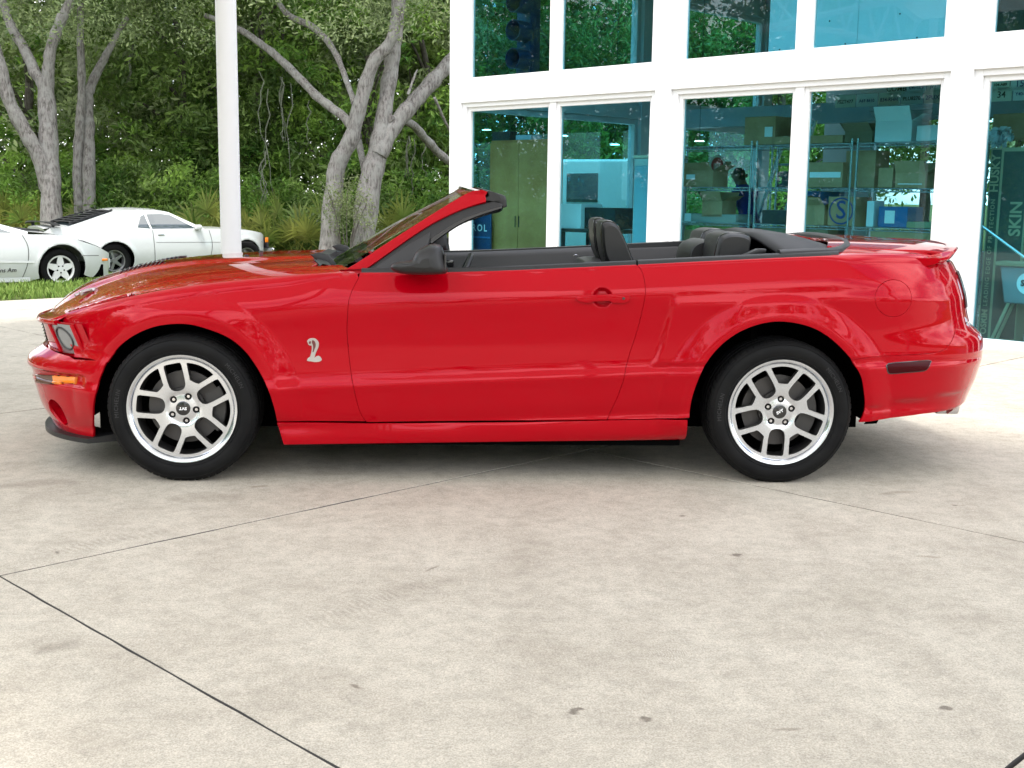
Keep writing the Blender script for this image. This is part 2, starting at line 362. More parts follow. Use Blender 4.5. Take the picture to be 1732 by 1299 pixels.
def resample(poly, sp):
    P = np.asarray(poly, float); out = []
    for i in range(len(P)):
        a, b = P[i], P[(i+1) % len(P)]; n = max(1, int(np.ceil(np.linalg.norm(b-a)/sp)))
        for k in range(n): out.append(a+(b-a)*k/n)
    return np.array(out)
def area2(P): return np.sum(P[:, 0]*np.roll(P[:, 1], -1)-np.roll(P[:, 0], -1)*P[:, 1])
def inset(P, d):
    P = np.asarray(P, float); keep = np.linalg.norm(P-np.roll(P, 1, 0), axis=1) > 1e-5; P = P[keep]
    if area2(P) < 0: P = P[::-1]
    e = np.roll(P, -1, 0)-P; e /= np.linalg.norm(e, axis=1)[:, None]; n = np.stack([-e[:, 1], e[:, 0]], 1)
    m = n+np.roll(n, 1, 0); m /= np.maximum(np.linalg.norm(m, axis=1), 0.5)[:, None]
    return P+m*d
def panel(name, poly, fn=PS, nfn=None, holes=(), sp=0.02, gap=0.002, thick=0.014, off=0.0, material=RED, parent=None, mirror=None, fine=None, extra=None, drop=None):
    parent = car if parent is None else parent
    B = [resample(inset(poly, gap), sp*0.7)]+[resample(inset(h, -gap), sp*0.5) for h in holes]
    lo, hi = B[0].min(0), B[0].max(0)
    gx, gy = np.meshgrid(np.arange(lo[0], hi[0], sp), np.arange(lo[1], hi[1], sp)); gx = gx+((np.arange(gx.shape[0]) % 2)*sp*0.5)[:, None]
    I = np.stack([gx.ravel(), gy.ravel()], 1)
    if fine:
        for (x0, x1, y0, y1, s2) in fine:
            I = I[~((I[:, 0] > x0) & (I[:, 0] < x1) & (I[:, 1] > y0) & (I[:, 1] < y1))]
            a, b = np.meshgrid(np.arange(x0, x1, s2), np.arange(y0, y1, s2)); I = np.concatenate([I, np.stack([a.ravel(), b.ravel()], 1)])
    if drop is not None: I = I[~drop(I[:, 0], I[:, 1])]
    if extra is not None: I = np.concatenate([I, extra])
    m = inside(I, B[0])
    for h in B[1:]: m &= ~inside(I, h)
    I = I[m]; AB = np.concatenate(B)
    if len(I):
        keep = np.ones(len(I), bool)
        for k in range(0, len(I), 400):
            d = np.linalg.norm(I[k:k+400, None]-AB[None], axis=2).min(1); keep[k:k+400] = d > min(sp*0.3, 0.0035)
        I = I[keep]
    V2 = np.concatenate([AB, I]); E = []; b = 0
    for h in B:
        n = len(h); E += [(b+i, b+(i+1) % n) for i in range(n)]; b += n
    r = delaunay_2d_cdt([Vector(v) for v in V2], E, [], 0, 1e-6)
    V = np.array([v[:] for v in r[0]]); T = np.array([f for f in r[2] if len(f) == 3])
    c = V[T].mean(1); m = inside(c, B[0])
    for h in B[1:]: m &= ~inside(c, h)
    T = T[m]
    a, bq = V[:, 0], V[:, 1]; N = (nfn or (lambda u, v: nrm(fn, u, v)))(a, bq); P = fn(a, bq)
    sgn = 1.0
    if fn is HD: sgn = np.sign(N[:, 2])
    elif fn is PS: sgn = np.sign(np.sum(N*np.stack([(P[:, 0]-1.36)*0.5, P[:, 1], 0*P[:, 0]+0.3], 1), axis=1))
    else: sgn = np.sign(np.sum(N*np.array([0, -1, 0.35]), axis=1))
    N = N*(sgn[:, None] if np.ndim(sgn) else sgn); P = P+N*off
    fn0 = np.cross(P[T[:, 1]]-P[T[:, 0]], P[T[:, 2]]-P[T[:, 0]]); fl = np.sum(fn0*N[T].mean(1), 1) < 0; T[fl] = T[fl][:, ::-1]
    # border skirt
    cnt = {}
    for t in T:
        for i in range(3): e = (t[i], t[(i+1) % 3]); cnt[e] = cnt.get(e, 0)+1
    be = [e for e in cnt if (e[1], e[0]) not in cnt]
    bv = sorted({i for e in be for i in e}); mp = {v: len(P)+k for k, v in enumerate(bv)}
    nb = len(bv); bi = np.array(bv)
    # outward direction of the border for a tiny rounded lip
    od = np.zeros((len(P), 3))
    for i, j in be:
        ed = P[j]-P[i]; o = np.cross(ed, N[i]); o /= np.linalg.norm(o)+1e-12; od[i] += o; od[j] += o
    o = od[bi]; o /= np.linalg.norm(o, axis=1)[:, None]+1e-12
    P1 = P[bi]+o*0.0012-N[bi]*0.0014; P2 = P[bi]+o*0.0012-N[bi]*thick
    VV = np.concatenate([P, P1, P2]); NN = np.concatenate([N, (N[bi]+2*o)/np.linalg.norm(N[bi]+2*o, axis=1)[:, None], o])
    F = [tuple(t) for t in T]
    for i, j in be:
        F.append((j, i, mp[i], mp[j])); F.append((mp[j], mp[i], mp[i]+nb, mp[j]+nb))
    def build(VV, NN, F): return mk(name, VV, F, material, parent, True, None, NN)
    flip = np.array([1, -1, 1.0])
    if mirror == 'join':
        n = len(VV); return build(np.concatenate([VV, VV*flip]), np.concatenate([NN, NN*flip]), F+[tuple(n+i for i in f[::-1]) for f in F])
    o1 = build(VV, NN, F)
    if mirror == 'copy': build(VV*flip, NN*flip, [f[::-1] for f in F])
    return o1

def cat(*a): return np.concatenate([np.atleast_2d(np.asarray(x, float)) for x in a])
archF = [(181, 613), (200, 588), (225, 568.7), (255.6, 554.8), (286, 549), (319, 549), (352.6, 557.6), (385.9, 571.5), (413.6, 593.6), (435.7, 624), (452.4, 657), (463.5, 690.6), (468.5, 713)]
archR = [(1166.5, 706), (1167, 696), (1170.7, 674), (1180, 646), (1194, 616), (1216, 588), (1244, 566), (1277, 551), (1310.6, 544.4), (1344, 546.6), (1377, 556), (1405, 573), (1430, 596.5), (1440, 609)]
archR2 = [(1440, 610), (1446.5, 618.7), (1457.5, 641), (1462, 668.6), (1463, 688), (1459, 705), (1453, 714.5)]
archF2 = [(181, 609), (166.9, 646), (158.6, 679.6), (157, 702), (157.5, 741)]
gapF = [(607, 469), (597, 488.5), (590, 508), (587.8, 535.6), (587, 563), (590, 599), (594, 632.6), (598.5, 657.5), (606, 688), (613, 705), (620, 714)]
gapR = [(1078, 449), (1085.7, 459), (1090.7, 478.6), (1091, 500.8), (1085.7, 528.5), (1077, 561.7), (1066, 595), (1059, 620), (1055, 642), (1044, 672.6), (1031.7, 699), (1027, 709)]
def sm(px, n=4): return TRC(smooth_poly(px, n))
gF, gR, aF, aR, aR2, aF2 = sm(gapF), sm(gapR), sm(archF), sm(archR), sm(archR2), sm(archF2)
def topline(x0, x1, n, extra=0.0):
    x = np.linspace(x0, x1, n); ex = extra(x) if callable(extra) else extra
    return np.stack([x, s_edge(x)+ex], 1)
def x2t(x): return np.where(x < XA, XA-np.interp(np.clip((XA-x)/(XA+0.82), 0, 1), SXF, AF), np.where(x > XB, XB+np.interp(np.clip((x-XB)/0.90, 0, 1), SXR, AR), x))
def t2x(t): return np.where(t < XA, XA-(XA+0.80)*np.interp(np.clip(XA-t, 0, AF[-1]), AF, SXF), np.where(t > XB, XB+0.90*np.interp(np.clip(t-XB, 0, AR[-1]), AR, SXR), t))
def rows(x0, x1, xc, zc, r0, r1):
    out = []; ts = np.arange(float(x2t(np.array(x0))), float(x2t(np.array(x1))), 0.014); xm_ = t2x(ts); z1_ = z_top(xm_)-roll_r(xm_)*math.sin(PHM); r_ = roll_r(xm_)
    for k_, ph_ in enumerate(np.linspace(-0.5, 1.28, 9)): out.append(np.stack([ts+0.007*(k_ % 2), z1_+r_*ph_], 1))
    for k_, rr in enumerate(np.arange(r0, r1, 0.0065)):
        a_ = np.arange(-0.2, PI+0.2, 0.028)+0.014*(k_ % 2); out.append(np.stack([x2t(xc+rr*np.cos(a_)), zc+rr*np.sin(a_)], 1))
    return np.concatenate(out)
def dropper(xc, zc, r0, r1):
    def f(t, s):
        x = t2x(t); z1_ = z_top(x)-roll_r(x)*math.sin(PHM); r_ = roll_r(x); rad = np.hypot(x-xc, s-zc)
        return ((s > z1_-0.55*r_) & (s < z1_+1.32*r_)) | ((rad > r0-0.004) & (rad < r1) & (s > zc-0.1))
    return f
# fender ------------------------------------------------------------
fr_edge = TRC([(106, 541), (108.5, 549), (112, 561), (119, 585), (125, 604)])
QSEAM = 0.735
def fender_top(n=24):
    out = []
    for x in np.linspace(0.70, -0.572, n):
        t = x if x > XA else XA-np.interp((XA-x)/(XA+0.80), SXF, AF)
        z1, r, qe, ze = top_edge(np.array(x), sq_of_x(np.array(x)))
        out.append((t, float(z1+r*PHM+max(0.0, float(qe)-(QSEAM-0.06*max(0.0, -0.3-x)/0.25)))))
    return np.array(out)
fen = cat(aF, [(0.74, TRC([(618, 713)])[0, 1])][:0] if False else TRC([(617, 713)]), gF[::-1][1:], fender_top(), fr_edge, TRC([(150, 606.5)]))
panel('fender', fen, sp=0.0125, mirror='copy', extra=rows(-0.60, 0.70, 0.005, 0.335, 0.395, 0.545), drop=dropper(0.005, 0.335, 0.395, 0.545))
door = cat(gF, TRC([(700, 713), (900, 711)]), gR[::-1], topline(gR[0, 0]-0.004, gF[0, 0]+0.004, 30))
hc = TRC([(1018, 505)])[0]
panel('door', door, sp=0.0135, mirror='copy', fine=[(1.80, 1.97, 0.79, 0.92, 0.008)])
seamR = TRC(smooth_poly([(1440, 609), (1490, 603), (1550, 599.5), (1585, 596), (1599, 590), (1609, 578), (1616, 560), (1621, 538), (1626, 527), (1634, 523)], 3))
tq = XB+0.86
fuel = TRC([(1511+31*math.cos(a), 504.5+31.5*math.sin(a)) for a in np.linspace(0, 2*PI, 40, endpoint=False)])
quarter = cat(gR, TRC([(1100, 709)]), aR, seamR, [(tq, seamR[-1, 1]+0.004), (tq, 1.00)], [(XB+0.72, s_edge(3.55)+0.05)],
              topline(3.5, 2.97, 12, lambda x: 0.10*sstep(2.94, 3.00, x))[:], topline(2.94, gR[0, 0]+0.004, 24))
panel('quarter_panel', quarter, holes=[fuel], sp=0.0125, mirror='copy', extra=rows(2.04, 3.60, 2.70, 0.325, 0.405, 0.565), drop=dropper(2.70, 0.325, 0.405, 0.565))
panel('fuel_door', fuel, sp=0.02)
# sills ---------------------------------------------------------------
sill = cat(TRC([(468.5, 716)]), TRC([(620, 716.5), (900, 713.5), (1163, 710.5)]), TRC([(1158.5, 743)]), TRC([(900, 746.5), (700, 749), (480, 752)]))
panel('side_sill', sill, sp=0.03, off=0.002, mirror='copy')
# bumpers -------------------------------------------------------------
tc_top = 0.562
fog = [(TF+0.72+0.070*math.cos(a), 0.268+0.062*math.sin(a)) for a in np.linspace(0, 2*PI, 32, endpoint=False)]
fb = cat(aF2, TRC([(120, 735), (95, 728)]), [(TF+0.55, 0.185), (TF+0.3, 0.180), (TF, 0.180)], [(TF, tc_top), (TF+0.3, tc_top), (TF+0.62, tc_top)], TRC([(118, 602), (126, 607.5), (150, 609)]))
panel('front_bumper', fb, holes=[fog], sp=0.022, mirror='join', fine=[(TF, -0.42, 0.395, 0.48, 0.009)])
rb = cat(aR2, TRC([(1500, 708.5), (1560, 700.5), (1612, 692)]), [(XB+0.92, 0.275), (TRR, 0.27)], [(TRR, 0.70), (tq, 0.70+0.03)], seamR[::-1])
panel('rear_bumper', rb, sp=0.022, mirror='join')
panel('tail_panel', [(tq, 0.735), (TRR, 0.705), (TRR, 1.03), (tq, 1.02)], sp=0.03, mirror='join')
for k in range(3):
    a0 = tq+0.05+k*0.10; o = panel('tail_lamp', [(a0, 0.80), (a0+0.085, 0.80), (a0+0.085, 0.97), (a0, 0.97)], sp=0.03, off=0.006, material=REDLENS, mirror='copy')
mk_r = TRC(smooth_poly([(1503, 616), (1535, 613), (1571, 610.5), (1573, 613), (1569, 622), (1562, 626.5), (1535, 629), (1508, 631), (1503, 629), (1501.5, 622)], 2, True))
panel('side_marker', mk_r, sp=0.015, gap=0, off=0.003, thick=0.006, material=REDLENS)
panel('marker_bezel', inset(mk_r, -0.0045), sp=0.015, gap=0, off=0.0015, thick=0.006, material=BLACKG)
amb = TRC([(93, 634.5), (131, 637.5), (129, 650), (92, 649.5)]); smk = TRC([(64, 633), (92.5, 634.5), (91.5, 649.5), (66, 646)])
panel('turn_lamp', amb, sp=0.012, gap=0, off=0.016, thick=0.02, material=AMBER)
panel('turn_lamp', smk, sp=0.012, gap=0, off=0.015, thick=0.02, material=AMBERD)
tk = np.array([TF+0.72, 0.268])
g = G(); c0 = PS(tk[0], tk[1]); n0 = side_n(np.array(tk[0]), np.array(tk[1])); n0 = n0*np.sign(-n0[1])
uu = np.cross((0, 0, 1.0), n0); uu /= np.linalg.norm(uu); vv = np.cross(n0, uu)
for sd_ in (1, -1):
    g = G(); V = []; nn = 28
    for rr_, dd in ((1.12, 0.0), (1.03, -0.03), (0.8, -0.075), (0.0, -0.08)):
        for k in range(nn):
            a = 2*PI*k/nn; p = c0+uu*0.066*rr_*math.cos(a)+vv*0.060*rr_*math.sin(a)+n0*(dd-0.012); V.append((p[0], p[1]*sd_, p[2]))
    g.add(V, [(i*nn+k, i*nn+(k+1) % nn, (i+1)*nn+(k+1) % nn, (i+1)*nn+k) for i in range(3) for k in range(nn)])
    fixn(g.obj('fog_recess', RED, car, True, 60))
    g = G(); ce = c0-n0*0.07; g.lathe([(0.0, 0.012), (0.030, 0.008), (0.040, 0.0), (0.044, -0.01)], (ce[0], ce[1]*sd_, ce[2]), 'x', 24); g.obj('fog_lamp', LENS, car, True)
LOUV = mat('louvre_grey', (0.14, 0.145, 0.15), 0.4)
# hood -----------------------------------------------------------------
def seam_q(x):
    z1, r, qe, ze = top_edge(np.array(x), sq_of_x(np.array(x))); return min(QSEAM-0.06*max(0.0, -0.3-x)/0.25, float(qe)+0.012)
hood = []; QL = seam_q(-0.56)
for q in np.linspace(-QL, QL, 50): hood.append((float(x_lip(q))+0.012, q))
for x in np.linspace(-0.56, 0.56, 24): hood.append((x, seam_q(x)))
for q in np.linspace(QSEAM-0.06, -QSEAM+0.06, 30): hood.append((0.50+0.10*(abs(q)/QSEAM)**2, q))
for x in np.linspace(0.56, -0.56, 24): hood.append((x, -seam_q(x)))
ul = [(x_, sg_*(seam_q(x_)+0.03)) for sg_ in (1,) for x_ in np.linspace(-0.60, 0.55, 20)]
ul = [(float(x_lip(q))+0.02, q) for q in np.linspace(-QL-0.03, QL+0.03, 30)]+[(x_, min(seam_q(x_)+0.03, float(top_edge(np.array(x_), sq_of_x(np.array(x_)))[2])-0.004)) for x_ in np.linspace(-0.54, 0.55, 20)]+[(x_, -min(seam_q(x_)+0.03, float(top_edge(np.array(x_), sq_of_x(np.array(x_)))[2])-0.004)) for x_ in np.linspace(0.55, -0.54, 20)]
vents = []
def vent_poly(sy): return [(-0.455, sy*0.155), (-0.235, sy*0.175), (-0.225, sy*0.285), (-0.445, sy*0.275)]
panel('hood', np.array(hood), fn=HD, holes=[np.array(vent_poly(1)), np.array(vent_poly(-1))], sp=0.024)
panel('hood_frame', np.array(ul), fn=HD, holes=[inset(np.array(vent_poly(1)), -0.01), inset(np.array(vent_poly(-1)), -0.01)], sp=0.04, off=-0.006, thick=0.004)
for sy in (1, -1):
    vp = np.array(vent_poly(sy)); g = G()
    for k in range(10):
        u0 = (k+0.15)/10; x0 = vp[0, 0]+(vp[1, 0]-vp[0, 0])*u0
        a = HD(x0, sy*0.155); b = HD(x0+0.012, sy*0.285)
        a = np.array(a); b = np.array(b); w = np.array([0.016, 0, 0.010]); h = np.array([0, 0, -0.005])
        l = G(); l.prism([a+h, b+h, b+w, a+w], (0.0, 0, 0.004)); fixn(l.obj('hood_louvre', LOUV, car))
    p4 = [np.array(HD(p[0], p[1]))+np.array([0, 0, -0.016]) for p in vp]; g.add(p4, [(0, 1, 2, 3)]); g.obj('vent_tray', BLACKM, car)
# hood emblem, small chrome badge
g = G(); e0 = np.array(HD(-0.66, 0.18)); 
# front face: headlamps, surround, grille ------------------------------------
def FF(q, z, dx=0.0):
    q = np.asarray(q, float); z = np.asarray(z, float); zn = (z-0.53)/(0.705-0.53)
    return np.stack([x_lip(q)+0.010+dx+(0.028+0.040*sstep(0.30, 0.62, np.abs(q)))*(1-zn)+0*q, -q, z], -1)
def face_grid(name, q0, q1, z0, z1, dx, m, nq=24, nz=6, mir=False):
    for sgn in ((1, -1) if mir else (1,)):
        g = G(); qq = np.linspace(q0, q1, nq); zz = np.linspace(z0, z1, nz); V = [FF(sgn*a, b, dx) for b in zz for a in qq]
        g.add(V, [(j*nq+i, j*nq+i+1, (j+1)*nq+i+1, (j+1)*nq+i) if sgn < 0 else (j*nq+i, (j+1)*nq+i, (j+1)*nq+i+1, j*nq+i+1) for j in range(nz-1) for i in range(nq-1)]); g.obj(name, m, car, True)
face_grid('front_panel', -0.80, 0.80, 0.52, 0.70, 0.016, RED, 60)
face_grid('grille', -0.40, 0.40, 0.565, 0.675, 0.012, BLACKM, 30)
g = G()
for k in range(7):
    zz = 0.575+0.015*k; g.tube([FF(q, zz, 0.008) for q in np.linspace(-0.39, 0.39, 16)], 0.0025, 5)
g.obj('grille_mesh', BLACKG, car)
face_grid('headlamp', 0.650, 0.765, 0.550, 0.690, 0.008, LENS, 16, 8, True)
for sg in (1, -1):
    g = G(); g.tube([FF(sg*(0.707+0.040*math.cos(a_)), 0.622+0.050*math.sin(a_), 0.005) for a_ in np.linspace(0, 2*PI, 29)], 0.0045, 6, cap=False); g.obj('lamp_ring', MATS['dark_rim'], car, True)
for sg in (1, -1):   # headlamp divider frames
    g = G()
    for q_ in (0.642, 0.772): g.tube([FF(sg*q_, z, 0.006) for z in np.linspace(0.54, 0.692, 6)], 0.010, 6)
    g.tube([FF(sg*q_, 0.545, 0.006) for q_ in np.linspace(0.642, 0.772, 8)], 0.009, 6); g.obj('headlamp_bezel', RED, car, True)
g = G()   # lip between hood and the front face
g.tube([np.array(HD(float(x_lip(q))+0.016, q))+np.array([0.004, 0, -0.013]) for q in np.linspace(-0.70, 0.70, 60)], 0.0125, 8, flat=1.0); g.obj('nose_lip', RED, car, True)
g = G(); V = []; tt = np.concatenate([np.linspace(-0.50, TF+0.02, 40)])
row = [(PS(t_, 0.558), ) for t_ in tt]; L_ = []
for (P_,) in row:
    q_ = min(0.80, -P_[1]*0.985); i_ = FF(q_, 0.556, 0.014); L_.append((np.array([P_[0]+0.004, P_[1], P_[2]-0.001]), np.array([max(i_[0], P_[0]+0.01), -q_, 0.556])))
L_ += [(a*np.array([1, -1, 1]), b*np.array([1, -1, 1])) for a, b in L_[::-1]]
for a, b in L_: V += [a, b]
g.add(V, [(2*i, 2*i+1, 2*i+3, 2*i+2) for i in range(len(L_)-1)]); fixn(g.obj('bumper_shelf', RED, car, True))
# splitter -------------------------------------------------------------------
sp_o = [PS(t, 0.18)+np.array([-0.020, -0.012 if False else 0, 0]) for t in np.linspace(-0.50, TF, 40)]
sp_o = [np.array(p) for p in sp_o]
def splitter():
    L_ = [(p[0]-0.018, p[1]*1.02) for p in sp_o]; R_ = [(x, -y) for x, y in L_[::-1]]; o_ = L_+R_[1:]
    i_ = [(x+0.16, y*0.9) for x, y in o_]; g = G(); n = len(o_); V = []
    for x, y in o_: V += [(x, y, 0.172), (x, y, 0.150)]
    for x, y in i_: V += [(x, y, 0.19), (x, y, 0.15)]
    F = []
    for i in range(n-1):
        a, b = 2*i, 2*(i+1); c, d = 2*n+2*i, 2*n+2*(i+1); F += [(a, b, b+1, a+1), (a, c, d, b), (a+1, b+1, d+1, c+1)]
    for i in (0, n-1): F.append((2*i, 2*i+1, 2*n+2*i+1, 2*n+2*i))
    g.add(V, F); fixn(g.obj('chin_splitter', BLACKP, car, True, 40))
splitter()
# deck lid and spoiler ----------------------------------------------------------
def rear_lip(q): return XB+0.795*(1-np.clip(abs(q)/0.90, 0, 1)**NR)**(1/NR)
deck = []
for q in np.linspace(0.70, -0.70, 40): deck.append((2.96+0.13*(1-(q/0.70)**2), q))
for q in np.linspace(-0.72, 0.72, 40): deck.append((rear_lip(q)-0.03, q))
panel('deck_lid', np.array(deck), fn=HD, sp=0.035)
sh = []
for sg in (1, -1):   # deck shoulders between quarter panel and lid
    sh = [(x, 0.705) for x in np.linspace(2.98, 3.45, 10)]+[(x, float(top_edge(np.array(x), sq_of_x(np.array(x)))[2])-0.06) for x in np.linspace(3.45, 2.98, 10)]
    P_ = [(x, sg*q) for x, q in sh]
    panel('deck_shoulder', np.array(P_), fn=HD, sp=0.03, gap=0.001)
def spoiler():
    V = []; F = []; qs = np.concatenate([np.linspace(0.80, 0.70, 5), np.linspace(0.66, -0.66, 33), np.linspace(-0.70, -0.80, 5)]); n = len(qs)
    for q in qs:
        xt = float(rear_lip(min(abs(q), 0.80)))+0.005; e = abs(q); drop = 0.030*sstep(0.62, 0.80, e)
        xl = xt-0.30+0.05*sstep(0.5, 0.80, e); zd = float(HD(xt-0.10, min(e, 0.70))[2])
        sec = [(xl, -0.012), (xl+0.06, 0.004), (xt-0.10, 0.028), (xt-0.03, 0.044), (xt, 0.046), (xt+0.006, 0.036), (xt-0.012, 0.008), (xt-0.05, -0.004), (xt-0.12, -0.012)]
        for x, dz in sec: V.append((x, -q, 1.034+0.022*(1-(e/0.8)**2)+dz-drop*(0.3+0.7*(x-xl)/0.3)-(0.012 if dz > 0.03 and e > 0.74 else 0)))
    k = 9
    for i in range(n-1):
        for j in range(k): F.append((i*k+j, i*k+(j+1) % k, (i+1)*k+(j+1) % k, (i+1)*k+j))
    F += [tuple(range(k))[::-1], tuple((n-1)*k+j for j in range(k))]
    o = mk('spoiler', V, F, RED, car, True, 38); fixn(o)
spoiler()
# exhaust tips
for sg in (1, -1):
    g = G(); g.lathe([(0.036, 0.0), (0.040, 0.0), (0.041, 0.10), (0.036, 0.10), (0.034, 0.0)], (3.60, -sg*0.55, 0.305), 'x', 24, closed=False); g.obj('exhaust_tip', CHROME, car, True)
    g = G(); g.lathe([(0.0, 0.05), (0.035, 0.05)], (3.64, -sg*0.55, 0.30), 'x', 24); g.obj('exhaust_bore', BLACKM, car)
# inner dark shell, liners and floor ---------------------------------------------
def shell():
    g = G(); tt = np.linspace(-0.35, 3.25, 90); ss = np.linspace(0.27, 0.90, 26)
    for sg in (1, -1):
        T_, S_ = np.meshgrid(tt, ss); P = PS(T_, S_); P[..., 1] += 0.035; P[..., 1] *= sg; n = len(tt); V = P.reshape(-1, 3); F = []
        for j in range(len(ss)-1):
            for i in range(n-1):
                cx, cz = tt[i]+0.02, ss[j]+0.012
                if math.hypot(cx-0.02, cz-0.33) < 0.455 or math.hypot(cx-2.70, cz-0.325) < 0.475: continue
                F.append((j*n+i, j*n+i+1, (j+1)*n+i+1, (j+1)*n+i))
        g.add(V, F)
    g.obj('inner_shell', BLACKM, car)
shell()
for xc, zc, rr_, nm in ((0.02, 0.335, 0.445, 'wheel_liner'), (2.70, 0.325, 0.465, 'wheel_liner')):
    for sg in (1, -1):
        g = G(); g.lathe([(rr_, -0.815*sg), (rr_, -0.52*sg), (0.02, -0.52*sg)], (xc, 0, zc), 'y', 40, a0=-0.12, a1=PI+0.12); g.obj(nm, BLACKM, car, True)
g = G(); g.box((1.36, 0, 0.235), (1.82, 1.68, 0.15)); g.box((0.02, 0, 0.28), (0.90, 1.05, 0.20)); g.box((2.74, 0, 0.29), (0.94, 1.05, 0.20)); g.box((3.30, 0, 0.42), (0.50, 1.1, 0.12)); g.box((-0.42, 0, 0.36), (0.30, 1.1, 0.16)); g.box((1.36, 0, 0.34), (4.0, 0.9, 0.1)); g.obj('underbody', BLACKM, car)
for sg in (1, -1):
    g = G(); g.box((-0.395, -sg*0.60, 0.315), (0.05, 0.26, 0.24)); g.obj('splash_guard', BLACKM, car)
g = G(); g.box((0.25, 0, 0.55), (0.5, 1.0, 0.5)); g.obj('engine_block', BLACKM, car)
# ------------------------------------------------------------------ wheels
DISCD = mat('brake_disc_face', (0.085, 0.08, 0.078), 0.5, 0.8)
def wheel_meshes(th0):
    """local frame: axle along y, outer face at y = 0 looking to -y; returns dict of mesh objects (unparented)"""
    out = []
    # tyre
    R = 0.336
    g = G(); prof_ = [(0.245, 0.004), (0.252, -0.006), (0.266, -0.013), (0.285, -0.0165), (0.300, -0.015), (0.314, -0.009), (0.324, 0.000), (0.330, 0.010), (0.334, 0.022),
                      (0.3355, 0.045), (0.3355, 0.066), (0.327, 0.067), (0.327, 0.075), (0.336, 0.076), (0.3365, 0.110), (0.328, 0.111), (0.328, 0.121), (0.3365, 0.122), (0.336, 0.160), (0.327, 0.161), (0.327, 0.169), (0.3355, 0.170), (0.334, 0.215), (0.324, 0.235), (0.300, 0.248), (0.250, 0.24)]
    g.lathe(prof_, n=96); ty = g.obj('tyre', RUBBER, None, True, 40); out.append(ty)
    # shoulder tread blocks
    g = G(); nb = 64
    for k in range(nb):
        a = 2*PI*k/nb
        for (y0, y1, da, r0, r1) in ((0.004, 0.062, 0.036, 0.3285, 0.3368), (0.080, 0.107, 0.040, 0.332, 0.3372)):
            V = []
            for sa in (-1, 1):
                for (yy, rr) in ((y0, r0-0.004), (y1, r1-0.006), (y1, r1), (y0+0.014, r1-0.0005), (y0, r0)):
                    aa = a+sa*da+(yy-y0)*(-1.2); V.append((rr*math.cos(aa), yy, rr*math.sin(aa)))
            g.add(V, [(0, 1, 2, 3, 4), (9, 8, 7, 6, 5)]+[(i, (i+1) % 5+0, (i+1) % 5+5, i+5) for i in range(5)])
    tr = g.obj('tread', RUBBER, ty); fixn(tr)
    # sidewall rings and lettering
    g = G(); g.lathe([(0.3125, -0.0105), (0.3140, -0.0115), (0.3155, -0.0090)], n=96); g.lathe([(0.2585, -0.0100), (0.2600, -0.0130), (0.2620, -0.0115)], n=96); g.obj('sidewall_rib', RUBBER, ty, True)
    def ring_text(txt, size, rad, ang, sp=1.15):
        V, F = text_mesh(txt, size, 0.0, 0.0, sp); P = []
        for v in V:
            a = ang-v[0]/rad; rr = rad+v[1]; P.append((rr*math.cos(a), -0.0170 if rr < 0.298 else -0.0155, rr*math.sin(a)))
        return P, F
    for ang in (math.radians(33), math.radians(175)):
        P, F = ring_text('MICHELIN', 0.026, 0.2875, ang); o = mk('lettering', P, F, RUBL, ty, False)
    # rim: lip, barrel, face with windows
    g = G(); g.lathe([(0.2465, 0.006), (0.2490, 0.000), (0.2488, -0.005), (0.2455, -0.0085), (0.2395, -0.0080), (0.2330, -0.004), (0.2275, 0.004), (0.2235, 0.010)], n=96); out.append(g.obj('rim', ALU, None, True, 50)); rim = out[-1]
    g = G(); g.lathe([(0.2235, 0.010), (0.2180, 0.020), (0.2140, 0.060), (0.2110, 0.20), (0.225, 0.23)], n=64); g.obj('rim_barrel', ALUD, rim, True, 50)
    disc = []
    A_ = [(-0.016, 0.083), (0.016, 0.083), (0.0365, 0.106), (0.0400, 0.182), (0.0385, 0.199), (0.029, 0.2065), (-0.029, 0.2065), (-0.0385, 0.199), (-0.0400, 0.182), (-0.0365, 0.106)]
    holes = []
    def rot(P, th): return [(r*math.cos(th)+u*math.sin(th), r*math.sin(th)-u*math.cos(th)) for u, r in P]
    for k in range(5):
        th = th0+k*2*PI/5; holes.append(np.array(rot(smooth_poly(A_, 3, True), th)))
        B_ = [(math.tan(math.radians(a))*0+r*math.sin(math.radians(a)), r*math.cos(math.radians(a))) for a, r in ((-8.0, 0.133), (8.0, 0.133), (11.2, 0.146), (17.6, 0.202), (16.2, 0.2095), (8, 0.2115), (0, 0.212), (-8, 0.2115), (-16.2, 0.2095), (-17.6, 0.202), (-11.2, 0.146))]
        holes.append(np.array(rot(smooth_poly(B_, 2, True), th+PI/5)))
    lugs = [(0.0575*math.cos(th0+PI/5+k*2*PI/5+PI*0), 0.0585*math.sin(th0+PI/5+k*2*PI/5)) for k in range(5)]
    for lx, lz in lugs: holes.append(np.array([(lx+0.0158*math.cos(a), lz+0.0158*math.sin(a)) for a in np.linspace(0, 2*PI, 16, endpoint=False)]))
    outer = np.array([(0.2245*math.cos(a), 0.2245*math.sin(a)) for a in np.linspace(0, 2*PI, 120, endpoint=False)])
    dish = table([0, 0.027, 0.030, 0.062, 0.070, 0.076, 0.10, 0.18, 0.215, 0.225, 0.3], [0.018, 0.018, 0.017, 0.020, 0.021, 0.016, 0.014, 0.011, 0.010, 0.0095, 0.0095], 0.001)
    B = [outer]+holes; I = []
    for r in np.arange(0.02, 0.222, 0.0095):
        n = max(6, int(2*PI*r/0.0095)); I += [(r*math.cos(2*PI*(i+0.5*(int(r*1000) % 2))/n), r*math.sin(2*PI*i/n) if False else r*math.sin(2*PI*(i+0.5*(int(r*1000) % 2))/n)) for i in range(n)]
    I = np.array(I); m = np.ones(len(I), bool)
    for h in holes: m &= ~inside(I, h)
